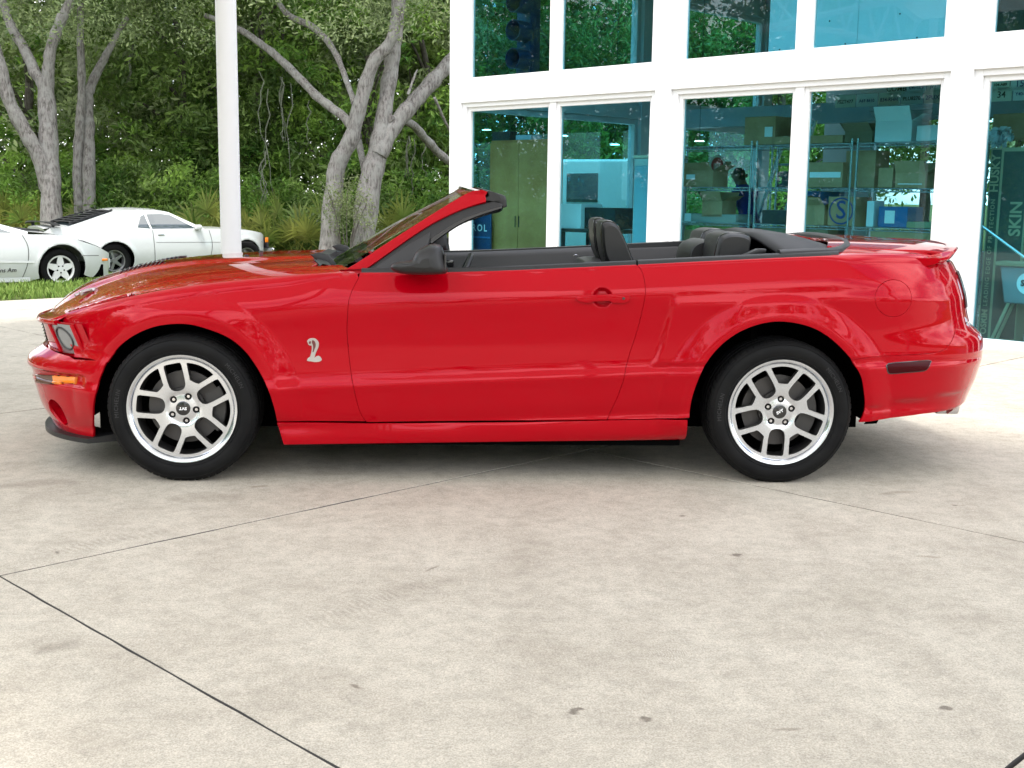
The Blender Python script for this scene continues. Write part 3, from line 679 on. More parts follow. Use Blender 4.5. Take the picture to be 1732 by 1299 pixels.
    I = I[m]; AB = np.concatenate([resample(b, 0.007) for b in B]); d = np.linalg.norm(I[:, None]-AB[None], axis=2).min(1); I = I[d > 0.003]
    E = []; b0 = 0; BB = [resample(b, 0.007) for b in B]
    for b in BB: n = len(b); E += [(b0+i, b0+(i+1) % n) for i in range(n)]; b0 += n
    r = delaunay_2d_cdt([Vector(v) for v in np.concatenate(BB+[I])], E, [], 0, 1e-7)
    V = np.array([v[:] for v in r[0]]); T = np.array([f for f in r[2] if len(f) == 3]); c = V[T].mean(1); m = inside(c, outer)
    for h in holes: m &= ~inside(c, h)
    T = T[m]; Y = dish(np.hypot(V[:, 0], V[:, 1])); P = np.stack([V[:, 0], Y, V[:, 1]], 1)
    fn0 = np.cross(P[T[:, 1]]-P[T[:, 0]], P[T[:, 2]]-P[T[:, 0]]); fl = fn0[:, 1] > 0; T[fl] = T[fl][:, ::-1]
    cnt = {(t[i], t[(i+1) % 3]) for t in T for i in range(3)}; be = [e for e in cnt if (e[1], e[0]) not in cnt]
    bv = sorted({i for e in be for i in e}); bi = np.array(bv); mp = {v: len(P)+k for k, v in enumerate(bv)}; nb = len(bv)
    P1 = P[bi]+np.array([0, 0.034, 0]); F = [tuple(t) for t in T]; fm = [0]*len(F)
    # shrink pocket bottoms slightly outward for draft
    for i, j in be: F.append((j, i, mp[i], mp[j])); fm.append(1)
    face = mk('spokes', np.concatenate([P, P1]), F, None, rim, True, 40, None, [ALU, ALUD], fm)
    # cap, nuts, brake
    g = G(); g.lathe([(0.0, 0.0105), (0.026, 0.0110), (0.0318, 0.0130), (0.0330, 0.021)], n=40); cap = g.obj('centre_cap', BLACKG, rim, True, 60)
    V, F = text_mesh('SVT', 0.0175, 0.0008, 0.0, 1.0); ca, sa = math.cos(th0-math.radians(90)+CAPROT), math.sin(th0-math.radians(90)+CAPROT)
    mk('cap_lettering', [(v[0]*1.15*ca-v[1]*sa, 0.0100, v[0]*1.15*sa+v[1]*ca) for v in V], F, LETTER, cap, False)
    for lx, lz in lugs:
        g = G(); g.lathe([(0.0, 0.022), (0.0075, 0.022), (0.0095, 0.026), (0.0098, 0.045)], (lx, 0, lz), n=6); g.lathe([(0.0098, 0.0435), (0.0160, 0.0435), (0.0160, 0.02)], (lx, 0, lz), n=16, mi=1); g.obj('lug_nut', None, rim, True, 30, [CHROME, BLACKP])
    g = G(); g.lathe([(0.05, 0.052), (0.09, 0.052), (0.092, 0.070), (0.165, 0.070), (0.165, 0.095), (0.05, 0.095)], n=64); out.append(g.obj('brake_disc', DISCD, None, True, 30))
    g = G(); g.lathe([(0.105, 0.055), (0.182, 0.055), (0.186, 0.06), (0.186, 0.11), (0.105, 0.11)], n=14, a0=math.radians(-38), a1=math.radians(32), closed=True); out.append(fixn(g.obj('brake_caliper', ALUD, None, True, 30)))
    g = G(); g.lathe([(0.0, 0.13), (0.225, 0.13)], n=48); out.append(g.obj('wheel_backing', BLACKM, None))
    return out
def make_wheel(x, z, th0, cap, sides=(1, -1)):
    global CAPROT; CAPROT = cap
    for sg in sides:
        wh = empty('wheel', (x, -0.91 if sg > 0 else 0.91, z), 0); wh.parent = car
        if sg < 0: wh.rotation_euler = (0, 0, PI)
        if sg > 0:
            parts = wheel_meshes(th0)
            for p in parts: p.parent = wh
        else:
            for p in parts:
                c = p.copy(); COL.objects.link(c); c.parent = wh
WHEELS = ((0.0, 0.333, math.radians(102), PI-math.radians(12)), (2.72, 0.333, math.radians(50), math.radians(68)))
for x, z, th, cp in WHEELS:
    make_wheel(x, z, th, cp)
# ------------------------------------------------------------------ windscreen, mirrors, cabin
def lo(P): return [np.asarray(p)-np.array([0, YC, 0]) for p in P]
PIL_N = np.array([0.0, 1.0, -0.45]); PIL_N /= np.linalg.norm(PIL_N); PIL_0 = np.array([0, 0.075, 0.94])   # plane of the near windscreen pillar
def onpil(px, d=0.0): return on_plane(px, PIL_0+PIL_N*d, PIL_N)
MIR = np.array([1, -1, 1.0])
def both(name, pts, off, bev, m, seg=3, sharp=40, mirror=True):
    P = lo(pts); o = rounded(name, P, off, bev, m, car, seg, True, sharp)
    if mirror: rounded(name, [p*MIR for p in P], np.asarray(off)*MIR, bev, m, car, seg, True, sharp)
    return o
up_e = smooth_poly([(566, 466), (600, 446.5), (650, 414), (700, 381.5), (745, 353), (780, 332), (800, 322.5), (812, 323), (821, 332), (822, 340)], 3)
lo_e = smooth_poly([(822, 341), (800, 347), (770, 358.5), (730, 378.5), (690, 404.5), (640, 440), (603, 466)], 3)
both('windscreen_pillar', onpil(np.concatenate([up_e, lo_e])), PIL_N*0.055, 0.006, RED)
seal = np.concatenate([smooth_poly([(604, 466), (640, 441), (690, 405.5), (730, 379.5), (770, 359.5), (800, 348.5), (835, 340)], 3), smooth_poly([(851, 346), (846, 352), (825, 357), (790, 369), (765, 382), (742, 398), (726, 413), (690, 430), (640, 466)], 3)])
both('pillar_seal', onpil(seal, 0.010), PIL_N*0.05, 0.005, BLACKP)
# black weatherstrip channel line
both('seal_lip', onpil(np.concatenate([smooth_poly([(727, 404), (770, 376), (805, 361), (848, 348)], 4), smooth_poly([(849, 352), (806, 366), (772, 382), (729, 412)], 4)]), 0.004), PIL_N*0.02, 0.003, BLACKG)
# header across the top
hp = on_plane([(790, 326), (805, 320), (822, 332), (822, 342)], PIL_0, PIL_N)
def header():
    h0 = lo(hp); yN = float(np.mean([p[1] for p in h0])); g = G(); V = []; ny = 17
    sec = [(1.268, 1.303), (1.300, 1.322), (1.345, 1.328), (1.372, 1.318), (1.378, 1.300), (1.345, 1.285), (1.290, 1.280)]
    ys = np.linspace(-0.672, 0.672, ny); k = len(sec)
    for y in ys:
        bow = 0.022*(1-(y/0.69)**2); bx = -0.055*(1-(y/0.69)**2)
        for x, z in sec: V.append((x+bx, y, z+bow-0.004))
    F = [(i*k+j, i*k+(j+1) % k, (i+1)*k+(j+1) % k, (i+1)*k+j) for i in range(ny-1) for j in range(k)]+[tuple(range(k)), tuple((ny-1)*k+j for j in range(k))]
    o = mk('windscreen_header', V, F, RED, car, True, 40); fixn(o)
    V = []; sec2 = [(1.372, 1.324), (1.400, 1.318), (1.425, 1.305), (1.432, 1.285), (1.40, 1.276), (1.350, 1.282)]; k = len(sec2)
    for y in ys:
        bow = 0.022*(1-(y/0.69)**2); bx = -0.055*(1-(y/0.69)**2)
        for x, z in sec2: V.append((x+bx, y, z+bow-0.004))
    F = [(i*k+j, i*k+(j+1) % k, (i+1)*k+(j+1) % k, (i+1)*k+j) for i in range(ny-1) for j in range(k)]+[tuple(range(k)), tuple((ny-1)*k+j for j in range(k))]
    fixn(mk('header_trim', V, F, BLACKP, car, True, 40))
header()
both('top_latch', on_y([(822, 322), (832, 324), (852, 330), (857, 338), (857, 350), (848, 353), (836, 345), (824, 341)], 0.30), (0, 0.07, 0), 0.006, GREYPL)
both('sun_visor', on_y([(838, 329), (855, 331), (858, 350), (840, 349)], 0.52), (0, 0.28, 0), 0.006, GREYPL)
def windscreen():
    ny, nz = 15, 10; V = []
    for j in range(nz):
        v = j/(nz-1); zb = 0.925+(1.312-0.925)*v
        for i in range(ny):
            u = -1+2*i/(ny-1); w = (0.80-0.135*v)*u; cx = 0.13*(1-v*0.55)*(1-u*u)
            x = 0.635+0.665*v**0.97-cx; V.append((x, w, zb+0.022*(1-u*u)*v-0.004*(1-v)+0.012*math.sin(PI*v)))
    F = [(j*ny+i, j*ny+i+1, (j+1)*ny+i+1, (j+1)*ny+i) for j in range(nz-1) for i in range(ny-1)]
    o = mk('windscreen_glass', V, F, CARGLASS, car, True)
    g = G(); top = [np.array(V[(nz-1)*ny+i])+np.array([0, 0, 0.003]) for i in range(ny)]; g.tube(top, 0.009, 6); bot = [np.array(V[i]) for i in range(ny)]; g.tube(bot, 0.012, 6); g.obj('windscreen_rubber', BLACKG, car, True)
windscreen()
def cowl():
    g = G(); n = 21; V = []
    for i in range(n):
        u = -1+2*i/(n-1); q = 0.715*u; xh = 0.505+0.10*(abs(q)/QSEAM)**2; zh = float(HD(xh, q)[2])
        xw = 0.655-0.13*(1-u*u)+0.02; V += [(xh, q, zh-0.004), (xh+0.012, q, zh+0.006), (xh+0.055, q, zh-0.005), (xw+0.02, q, 0.915)]
    F = [(4*i+j, 4*i+j+1, 4*i+j+5, 4*i+j+4) for i in range(n-1) for j in range(3)]; mk('cowl_grille', V, F, BLACKP, car, True, 40)
    for sg in (1, -1):
        pts = on_y([(524, 431), (538, 427), (556, 431), (568, 447), (572, 462), (560, 460), (541, 445)], 0.40); P = lo(pts)
        if sg < 0: P = [p*MIR for p in P]
        rounded('cowl_end', P, (0, 0.03*sg, 0), 0.006, BLACKP, car)
    for q0, q1 in ((-0.62, -0.05), (0.02, 0.60)):
        g = G(); g.tube([(0.60, q0, 0.935), (0.605, (q0+q1)/2, 0.945), (0.66, q1, 0.935)], [0.010, 0.008, 0.006], 6); g.obj('wiper', BLACKP, car, True)
cowl()
# door mirrors
def mirrors():
    px = smooth_poly([(661, 455), (664, 447), (682, 443), (697, 440), (703, 428), (714, 419), (730, 413), (745, 415), (750, 424), (754, 442), (757, 459), (748, 464), (715, 465), (688, 464), (670, 461)], 2, True)
    P = lo(on_y(px, -0.10))
    for sg in (1, -1):
        Q = [p if sg > 0 else p*MIR for p in P]; c = np.mean(Q, axis=0); g = G(); rings = []
        for f, dy in ((0.30, -0.082), (0.62, -0.075), (0.85, -0.055), (0.96, -0.025), (1.0, 0.01), (0.99, 0.06), (0.94, 0.09), (0.80, 0.105)):
            ring = []
            for p in Q:
                d = p-c; ring.append((c[0]+0.012*(1-f)+d[0]*f, p[1]+dy*sg, c[2]+d[2]*f-0.006*(1-f)))
            rings.append(ring)
        n = len(Q); V = [p for r_ in rings for p in r_]; F = [(i*n+k, i*n+(k+1) % n, (i+1)*n+(k+1) % n, (i+1)*n+k) for i in range(len(rings)-1) for k in range(n)]
        F += [tuple(range(n)), tuple((len(rings)-1)*n+k for k in range(n))]; o = mk('mirror_housing', V, F, BLACKP, car, True, 60); fixn(o)
        g = G(); e = 1 if sg > 0 else -1; x0 = max(p[0] for p in Q)
        g.box((x0-0.010, Q[0][1]+0.02*e, c[2]+0.0), (0.006, 0.12, 0.07)); mg = g.obj('mirror_glass', ALUD, o)
        g = G(); g.tube([(1.03, (-0.87)*sg, 0.965), (1.05, -1.0*sg, 0.985)], [0.035, 0.03], 10, flat=0.6); g.obj('mirror_arm', BLACKP, o, True)
        # sail panel
        sp = lo(onpil([(612, 466), (655, 438), (690, 414), (728, 392), (727, 404), (722, 420), (732, 462), (730, 466)], -0.006)); sp = [p if sg > 0 else p*MIR for p in sp]
        rounded('mirror_sail', sp, PIL_N*0.03*(MIR if sg < 0 else 1), 0.003, GREYPL, car)
mirrors()
# belt strips along the door and quarter tops
def belt(name, x0, x1, h=0.018, wd=0.05, drop=0.0):
    for sg in (1, -1):
        xs = np.linspace(x0, x1, 40); V = []
        for x in xs:
            z1, r, qe, ze = top_edge(np.array(x), sq_of_x(np.array(x))); q = float(qe)
            V += [(x, -sg*(q-0.002), float(ze)-0.004), (x, -sg*(q-0.006), float(ze)+h*0.6), (x, -sg*(q-0.016), float(ze)+h), (x, -sg*(q-wd), float(ze)+h*0.9), (x, -sg*(q-wd-0.004), float(ze)-0.06)]
        n = len(xs); F = [(5*i+j, 5*i+j+1, 5*i+j+6, 5*i+j+5) for i in range(n-1) for j in range(4)]+[(0, 1, 2, 3, 4), tuple(5*(n-1)+j for j in range(5))]
        fixn(mk(name, V, F, BLACKP, car, True, 40))
belt('belt_strip', 0.80, gR[0, 0]-0.004); belt('belt_moulding', gR[0, 0]+0.004, 2.97, 0.018, 0.075)
# far ends: door cards
g = G()
for sg in (1, -1):
    for a, b in ((0.70, 2.04), (2.05, 2.75)):
        V = []; xs = np.linspace(a, b, 14)
        for x in xs:
            zt = float(z_top(np.array(x)))+0.012
            V += [(x, -sg*0.835, zt), (x, -sg*0.800, zt-0.006), (x, -sg*0.775, zt-0.035), (x, -sg*0.765, zt-0.10), (x, -sg*0.75, zt-0.13), (x, -sg*0.74, 0.36 if a < 1 else 0.82)]
        n = len(xs); F = [(6*i+j, 6*i+j+1, 6*i+j+7, 6*i+j+6) for i in range(n-1) for j in range(5)]+[(0, 1, 2, 3, 4, 5), tuple(6*(n-1)+j for j in range(6))]
        fixn(mk('door_card' if a < 1 else 'side_trim', V, F, GREYPL, car, True, 40))
# chrome-edged pull and lock pocket on the far door card
rbox('door_release', (1.16, 0.765, 0.905), (0.10, 0.02, 0.045), 0.006, BLACKG, car)
g = G(); g.lathe([(0.012, 0.0), (0.018, -0.004), (0.021, 0.0)], (1.93, 0.775, 0.945), 'y', 20); g.obj('lock_pull', CHROME, car, True)
rbox('window_switch', (1.06, 0.762, 0.90), (0.035, 0.015, 0.04), 0.004, BLACKP, car)
# floor, dash
g = G(); g.box((1.55, 0, 0.36), (2.2, 1.5, 0.02)); g.box((2.62, 0, 0.62), (0.03, 1.5, 0.6)); g.obj('cabin_floor', BLACKM, car)
rounded('dashboard', [(0.66, -0.76, 0.60), (0.66, -0.76, 0.905), (0.80, -0.76, 0.925), (0.98, -0.76, 0.90), (1.02, -0.76, 0.80), (0.95, -0.76, 0.60)], (0, 1.52, 0), 0.03, GREYPL, car)
g = G(); cs = np.array([1.22, -0.38, 0.84]); a_ = np.array([0.42, 0, 0.907]); b_ = np.array([0, 1.0, 0])
g.tube([cs+0.185*(math.cos(t)*a_+math.sin(t)*b_) for t in np.linspace(0, 2*PI, 33)], 0.014, 8, cap=False); g.tube([cs-0.18*b_, cs+0.18*b_], 0.018, 6); g.tube([cs, cs-0.18*a_], 0.018, 6); g.tube([cs, cs+np.array([-0.26, 0, 0.06])], 0.03, 8); g.obj('steering_wheel', BLACKP, car, True)
# seats
def pad(name, pts, y0, y1, bulge, m, parent, pw=0.7):
    """cushion: side outline (x, z) lofted between y0 and y1 with rounded flanks"""
    P = smooth_poly(pts, 4, True); c = P.mean(0); n = len(P); V = []
    st = [(0.0, 0.0), (0.03, 0.45), (0.10, 0.78), (0.22, 0.95), (0.40, 1.0), (0.60, 1.0), (0.78, 0.95), (0.90, 0.78), (0.97, 0.45), (1.0, 0.0)]
    rings = []
    for u, w in st:
        k = 1-bulge*(1-w); rings.append([(c[0]+(p[0]-c[0])*k, y0+(y1-y0)*u, c[1]+(p[1]-c[1])*k) for p in P])
    V = [p for r_ in rings for p in r_]; F = [(i*n+k, i*n+(k+1) % n, (i+1)*n+(k+1) % n, (i+1)*n+k) for i in range(len(rings)-1) for k in range(n)]+[tuple(range(n)), tuple((len(rings)-1)*n+k for k in range(n))]
    o = mk(name, V, F, m, parent, True, 55); fixn(o); return o
def piping(name, pts, y, k, bulge, parent):
    P = smooth_poly(pts, 4, True); c = P.mean(0); kk = 1-bulge*(1-k); L_ = [(c[0]+(p[0]-c[0])*kk, y, c[1]+(p[1]-c[1])*kk) for p in P]; g = G(); g.tube(L_+[L_[0]], 0.0035, 5, cap=False); g.obj(name, BLACKG, parent, True)
hr = [(1.903, 1.175), (1.925, 1.190), (1.955, 1.188), (1.985, 1.165), (2.02, 1.10), (2.055, 1.02), (2.075, 0.97), (2.05, 0.955), (1.985, 0.955), (1.945, 0.968), (1.920, 1.02), (1.905, 1.10)]
bk = [(1.90, 0.93), (1.93, 0.965), (2.02, 0.968), (2.09, 0.955), (2.12, 0.90), (2.06, 0.70), (2.00, 0.50), (1.88, 0.46), (1.80, 0.50), (1.84, 0.72)]
for y in (-0.37, 0.37):
    seat = empty('front_seat', (0, y, 0)); seat.parent = car
    dx = 0.035 if y < 0 else 0.13
    h_ = [(a+dx*0.5, b) for a, b in hr]
    pad('headrest', h_, -0.135, 0.135, 0.22, LEATHER, seat); piping('headrest_piping', h_, -0.108, 0.80, 0.22, seat); piping('headrest_piping', h_, 0.108, 0.80, 0.22, seat)
    pad('backrest', bk, -0.25, 0.25, 0.12, LEATHER, seat)
    pad('cushion', [(1.35, 0.52), (1.42, 0.56), (1.80, 0.52), (1.95, 0.50), (1.95, 0.42), (1.80, 0.40), (1.38, 0.42)], -0.26, 0.26, 0.12, LEATHER, seat)
rs = [(2.415, 1.10), (2.445, 1.135), (2.50, 1.143), (2.56, 1.132), (2.58, 1.10), (2.56, 0.98), (2.52, 0.86), (2.44, 0.86), (2.40, 0.96)]
for y in (-0.34, 0.31):
    seat = empty('rear_seat', (0, y, 0)); seat.parent = car; dx = 0.07 if y < 0 else 0.125
    h_ = [(a+dx, b) for a, b in rs]
    pad('backrest', h_, -0.20, 0.20, 0.20, LEATHER, seat); piping('backrest_piping', h_, -0.155, 0.80, 0.20, seat)
    pad('cushion', [(2.10, 0.66), (2.2, 0.70), (2.46, 0.68), (2.50, 0.58), (2.12, 0.55)], -0.24, 0.24, 0.15, LEATHER, seat)
pad('centre_bolster', [(2.42, 1.04), (2.47, 1.085), (2.53, 1.08), (2.56, 0.95), (2.46, 0.86), (2.41, 0.92)], -0.20, 0.20, 0.1, LEATHER, car)
g = G(); g.tube([(2.03, -0.64, 0.90), (1.95, -0.62, 0.985), (1.90, -0.58, 0.93)], [0.03, 0.03, 0.03], 8, flat=0.3); g.obj('seat_belt_guide', GREYPL, car, True)
rounded('belt_anchor', lo(on_y([(1255, 433), (1283, 421), (1297, 421), (1296, 428), (1268, 435)], 0.22)), (0, 0.06, 0), 0.006, BLACKP, car)
# folded top boot
def boot():
    ny = 25; st = [(2.66, 1.135, 1.0, 0), (2.72, 1.146, 1.0, 0), (2.82, 1.142, 1.0, 0), (2.92, 1.128, 1, 0), (3.01, 1.108, 1, 0), (3.08, 1.088, 1, 0), (3.12, 1.070, 1, 0), (3.13, 1.052, 1, 0)]
    V = []
    for i in range(ny):
        u = -1+2*i/(ny-1); e = abs(u); fall = 0.115*e**3.2
        for j, (x, z, a, b) in enumerate(st):
            f = j/(len(st)-1); half = 0.735-0.06*max(0, f-0.6)/0.4; xx = x-0.12*f*e**2.5+0.12*(1-f)*e**3
            V.append((xx, u*half, z-fall*(1-0.75*f)+0.006*math.sin(u*9+x*7)*(1-f)))
    k = len(st); F = [(i*k+j, i*k+j+1, (i+1)*k+j+1, (i+1)*k+j) for i in range(ny-1) for j in range(k-1)]
    o = mk('top_boot', V, F, VINYL, car, True); 
    sol = o.modifiers.new('thick', 'SOLIDIFY'); sol.thickness = 0.02; sol.offset = -1
    # rim moulding
    L_ = []
    for i in range(41):
        u = -1+2*i/40; e = abs(u); L_.append((3.125-0.17*e**5, u*0.805, 1.064+0.045*(1-e*e)))
    L_ = [(2.70, -0.822, float(z_top(np.array(2.70)))+0.012), (2.82, -0.815, 1.058)]+L_+[(2.82, 0.815, 1.058), (2.70, 0.822, float(z_top(np.array(2.70)))+0.012)]
    g = G(); g.tube(smooth_poly(L_, 3), 0.030, 10, flat=0.75); g.obj('boot_moulding', BLACKP, car, True)
    g = G(); g.box((2.95, 0, 0.98), (0.52, 1.52, 0.12)); g.obj('boot_well', BLACKM, car)
boot()
# door handle, lock
hy = float(PS(1.882, 0.853-0.06)[1]) 
hd = lo(on_y(smooth_poly([(974, 505), (980, 501), (1000, 499.5), (1030, 498), (1060, 497.5), (1065, 500), (1065, 508), (1058, 512.5), (1035, 512.5), (1032, 509.5), (1002, 510.5), (998, 513), (980, 510.5)], 2, True), YC+hy-0.020))
rounded('door_handle', hd, (0, 0.020, 0), 0.005, RED, car)
rounded('door_handle', [p*MIR for p in hd], (0, -0.016, 0), 0.005, RED, car)
g = G(); kp = lo(on_y([(1055, 505)], YC+hy-0.022))[0]; g.lathe([(0.0, 0.0), (0.0055, 0.0), (0.0065, 0.002)], tuple(kp), 'y', 16); g.obj('lock_cylinder', MATS['dark_rim'], car, True)
# snake emblem on the fender
em = [(200, 330), (260, 270), (330, 248), (420, 245), (500, 285), (560, 360), (582, 440), (565, 540), (520, 640), (480, 730), (450, 830), (430, 890), (450, 905), (490, 870), (560, 840), (620, 865), (660, 920), (675, 970), (640, 1005), (570, 1030), (450, 1038), (330, 1015), (210, 1000), (195, 965), (240, 910), (300, 865), (320, 790), (345, 690), (360, 580), (345, 480), (290, 475), (240, 445), (225, 400)]
emp = TRC([(510+a/19.98, 560+b/19.98) for a, b in smooth_poly(em, 2, True)])
badge = panel('snake_emblem', emp, sp=0.006, gap=0, off=0.005, thick=0.006, material=PEWTER); badge.name = 'snake_emblem'
ins = TRC([(510+a/19.98, 560+b/19.98) for a, b in smooth_poly([(370, 310), (430, 330), (470, 400), (475, 500), (440, 600), (400, 700), (385, 690), (405, 580), (395, 460), (365, 390)], 2, True)])
panel('emblem_inlay', ins, sp=0.006, gap=0, off=0.0065, thick=0.002, material=mat('pewter_dark', (0.16, 0.05, 0.05), 0.4, 0.5), parent=badge)
panel('emblem_mouth', TRC([(510+a/19.98, 560+b/19.98) for a, b in [(265, 350), (320, 345), (310, 400), (290, 430), (262, 400)]]), sp=0.006, gap=0, off=0.0065, thick=0.002, material=MATS['pewter_dark'], parent=badge)
# small snake badge standing on the hood nose
hb = on_plane([(137, 499)], (0, 0, 0.80), (0, 0, 1))[0]
g = G(); n_ = np.array([0, 0, 1.0]); 
_d = ray([(140, 501)])[0]; _t = np.linspace(5.0, 7.5, 4000); _P = CAM+_t[:, None]*_d; _h = HD(_P[:, 0], YC-_P[:, 1])[:, 2]; _i = int(np.argmax((_P[:, 2] < _h) & (_P[:, 0] > x_lip(YC-_P[:, 1])+0.02)))
c_ = np.array(HD(_P[_i, 0], YC-_P[_i, 1]))+np.array([0, 0, 0.002])
pts = [c_+np.array(p) for p in ((-0.03, -0.02, 0.002), (-0.015, -0.005, 0.010), (0.0, -0.012, 0.018), (0.012, 0.0, 0.024), (0.03, 0.012, 0.028), (0.045, 0.03, 0.03), (0.06, 0.02, 0.03))]
g.tube(smooth_poly(pts, 4), 0.008, 8); g.tube(smooth_poly([c_+np.array(p) for p in ((0.0, -0.02, 0.008), (0.02, 0.02, 0.02), (0.055, -0.012, 0.032))], 4), 0.006, 8); g.obj('hood_emblem', PEWTER, car, True)
# washer jet on the hood
for q in (0.22, -0.22):
    g = G(); c_ = np.array(HD(0.18, q)); g.lathe([(0.0, 0.010), (0.008, 0.009), (0.013, 0.0)], tuple(c_), 'z', 12); g.obj('washer_jet', BLACKP, car, True)
# ================================================================== ground, pavement
FD = np.array([0.676978, -0.736004, 0.0]); FN = np.array([0.736004, 0.676978, 0.0]); FB = np.array([6.009015, 5.109657, 0.0])
AZ = math.atan2(FD[1], FD[0])
def FP(u, w, z=0.0): return FB+u*FD+w*FN+np.array([0, 0, z])          # building frame: along facade, into building, up
def AB(a, b, z=0.0): return a*FD+b*FN+np.array([0, 0, z])             # slab frame
BF = float(FB @ FN); AFC = float(FB @ FD)
def nodes_of(m): return m.node_tree.nodes, m.node_tree.links, m.node_tree.nodes['Principled BSDF']
def concrete():
    m = mat('concrete', (0.46, 0.42, 0.36), 0.78, spec=0.3); N, K, b = nodes_of(m)
    ge = N.new('ShaderNodeNewGeometry')
    def noise(sc, det=5, rough=0.55, dist=0.0):
        t = N.new('ShaderNodeTexNoise'); t.inputs['Scale'].default_value = sc; t.inputs['Detail'].default_value = det; t.inputs['Roughness'].default_value = rough; t.inputs['Distortion'].default_value = dist; K.new(ge.outputs['Position'], t.inputs['Vector']); return t.outputs['Fac']
    def ramp(f, p0, c0, p1, c1):
        r = N.new('ShaderNodeValToRGB'); r.color_ramp.elements[0].position = p0; r.color_ramp.elements[1].position = p1; r.color_ramp.elements[0].color = (*c0, 1); r.color_ramp.elements[1].color = (*c1, 1); K.new(f, r.inputs['Fac']); return r.outputs['Color']
    def mul(a, c, f=1.0):
        x = N.new('ShaderNodeMix'); x.data_type = 'RGBA'; x.blend_type = 'MULTIPLY'; x.inputs[0].default_value = f; K.new(a, x.inputs[6]); K.new(c, x.inputs[7]); return x.outputs[2]
    c = ramp(noise(0.55, 6, 0.6), 0.30, (0.475, 0.433, 0.365), 0.70, (0.555, 0.508, 0.432))
    c = mul(c, ramp(noise(3.2, 6, 0.62, 0.4), 0.30, (0.85, 0.84, 0.83), 0.60, (1.02, 1.02, 1.02)))
    c = mul(c, ramp(noise(16, 4, 0.6), 0.28, (0.82, 0.82, 0.82), 0.60, (1.03, 1.03, 1.03)))
    c = mul(c, ramp(noise(190, 3, 0.7), 0.33, (0.66, 0.66, 0.65), 0.62, (1.10, 1.10, 1.09)))
    # dark drips and spots
    vo = N.new('ShaderNodeTexVoronoi'); vo.inputs['Scale'].default_value = 1.9; vo.inputs['Randomness'].default_value = 1.0
    nw = N.new('ShaderNodeTexNoise'); nw.inputs['Scale'].default_value = 14; K.new(ge.outputs['Position'], nw.inputs['Vector'])
    ad = N.new('ShaderNodeMix'); ad.data_type = 'RGBA'; ad.blend_type = 'LINEAR_LIGHT'; ad.inputs[0].default_value = 0.06; K.new(ge.outputs['Position'], ad.inputs[6]); K.new(nw.outputs['Color'], ad.inputs[7]); K.new(ad.outputs[2], vo.inputs['Vector'])
    c = mul(c, ramp(vo.outputs['Distance'], 0.030, (0.45, 0.43, 0.42), 0.050, (1, 1, 1)))
    vo2 = N.new('ShaderNodeTexVoronoi'); vo2.inputs['Scale'].default_value = 0.42; K.new(ad.outputs[2], vo2.inputs['Vector'])
    c = mul(c, ramp(vo2.outputs['Distance'], 0.05, (0.80, 0.78, 0.77), 0.085, (1, 1, 1)))
    # broad tyre scuffs
    wv = N.new('ShaderNodeTexWave'); wv.wave_type = 'BANDS'; wv.inputs['Scale'].default_value = 0.30; wv.inputs['Distortion'].default_value = 3.0; wv.inputs['Detail'].default_value = 2; wv.inputs['Detail Scale'].default_value = 0.6; K.new(ge.outputs['Position'], wv.inputs['Vector'])
    sc = ramp(wv.outputs['Fac'], 0.90, (1, 1, 1), 1.0, (0.84, 0.83, 0.82)); c = mul(c, sc, 0.25)
    c = mul(c, ramp(noise(75, 4, 0.75), 0.36, (0.83, 0.83, 0.82), 0.60, (1.07, 1.07, 1.06)))
    # individual stains and tyre scuffs (world positions on the slabs)
    nd = N.new('ShaderNodeTexNoise'); nd.inputs['Scale'].default_value = 3.5; nd.inputs['Detail'].default_value = 5; K.new(ge.outputs['Position'], nd.inputs['Vector'])
    wa = N.new('ShaderNodeMix'); wa.data_type = 'RGBA'; wa.blend_type = 'LINEAR_LIGHT'; wa.inputs[0].default_value = 0.10; K.new(ge.outputs['Position'], wa.inputs[6]); K.new(nd.outputs['Color'], wa.inputs[7])
    def ell(px, rx, ry, ang, soft0, soft1, col, stripes=False):
        nonlocal c
        q = on_ground([px])[0]; m1 = N.new('ShaderNodeMapping'); m1.vector_type = 'TEXTURE'; m1.inputs['Location'].default_value = (q[0], q[1], 0); m1.inputs['Rotation'].default_value = (0, 0, ang); m1.inputs['Scale'].default_value = (rx, ry, 1)
        K.new(wa.outputs[2], m1.inputs['Vector']); ln = N.new('ShaderNodeVectorMath'); ln.operation = 'LENGTH'; K.new(m1.outputs['Vector'], ln.inputs[0])
        r = N.new('ShaderNodeValToRGB'); r.color_ramp.elements[0].position = soft0; r.color_ramp.elements[1].position = soft1; r.color_ramp.elements[0].color = (1, 1, 1, 1); r.color_ramp.elements[1].color = (0, 0, 0, 1); K.new(ln.outputs['Value'], r.inputs['Fac'])
        fac = r.outputs['Color']
        if stripes:
            w_ = N.new('ShaderNodeTexWave'); w_.bands_direction = 'X'; w_.inputs['Scale'].default_value = 6.0; w_.inputs['Distortion'].default_value = 2.0; w_.inputs['Detail'].default_value = 3; K.new(m1.outputs['Vector'], w_.inputs['Vector'])
            n2 = N.new('ShaderNodeTexNoise'); n2.inputs['Scale'].default_value = 9; K.new(ge.outputs['Position'], n2.inputs['Vector'])
            f1 = N.new('ShaderNodeMath'); f1.operation = 'MULTIPLY'; K.new(w_.outputs['Fac'], f1.inputs[0]); K.new(fac, f1.inputs[1]); f2 = N.new('ShaderNodeMath'); f2.operation = 'MULTIPLY'; K.new(f1.outputs[0], f2.inputs[0]); K.new(n2.outputs['Fac'], f2.inputs[1]); fac = f2.outputs[0]
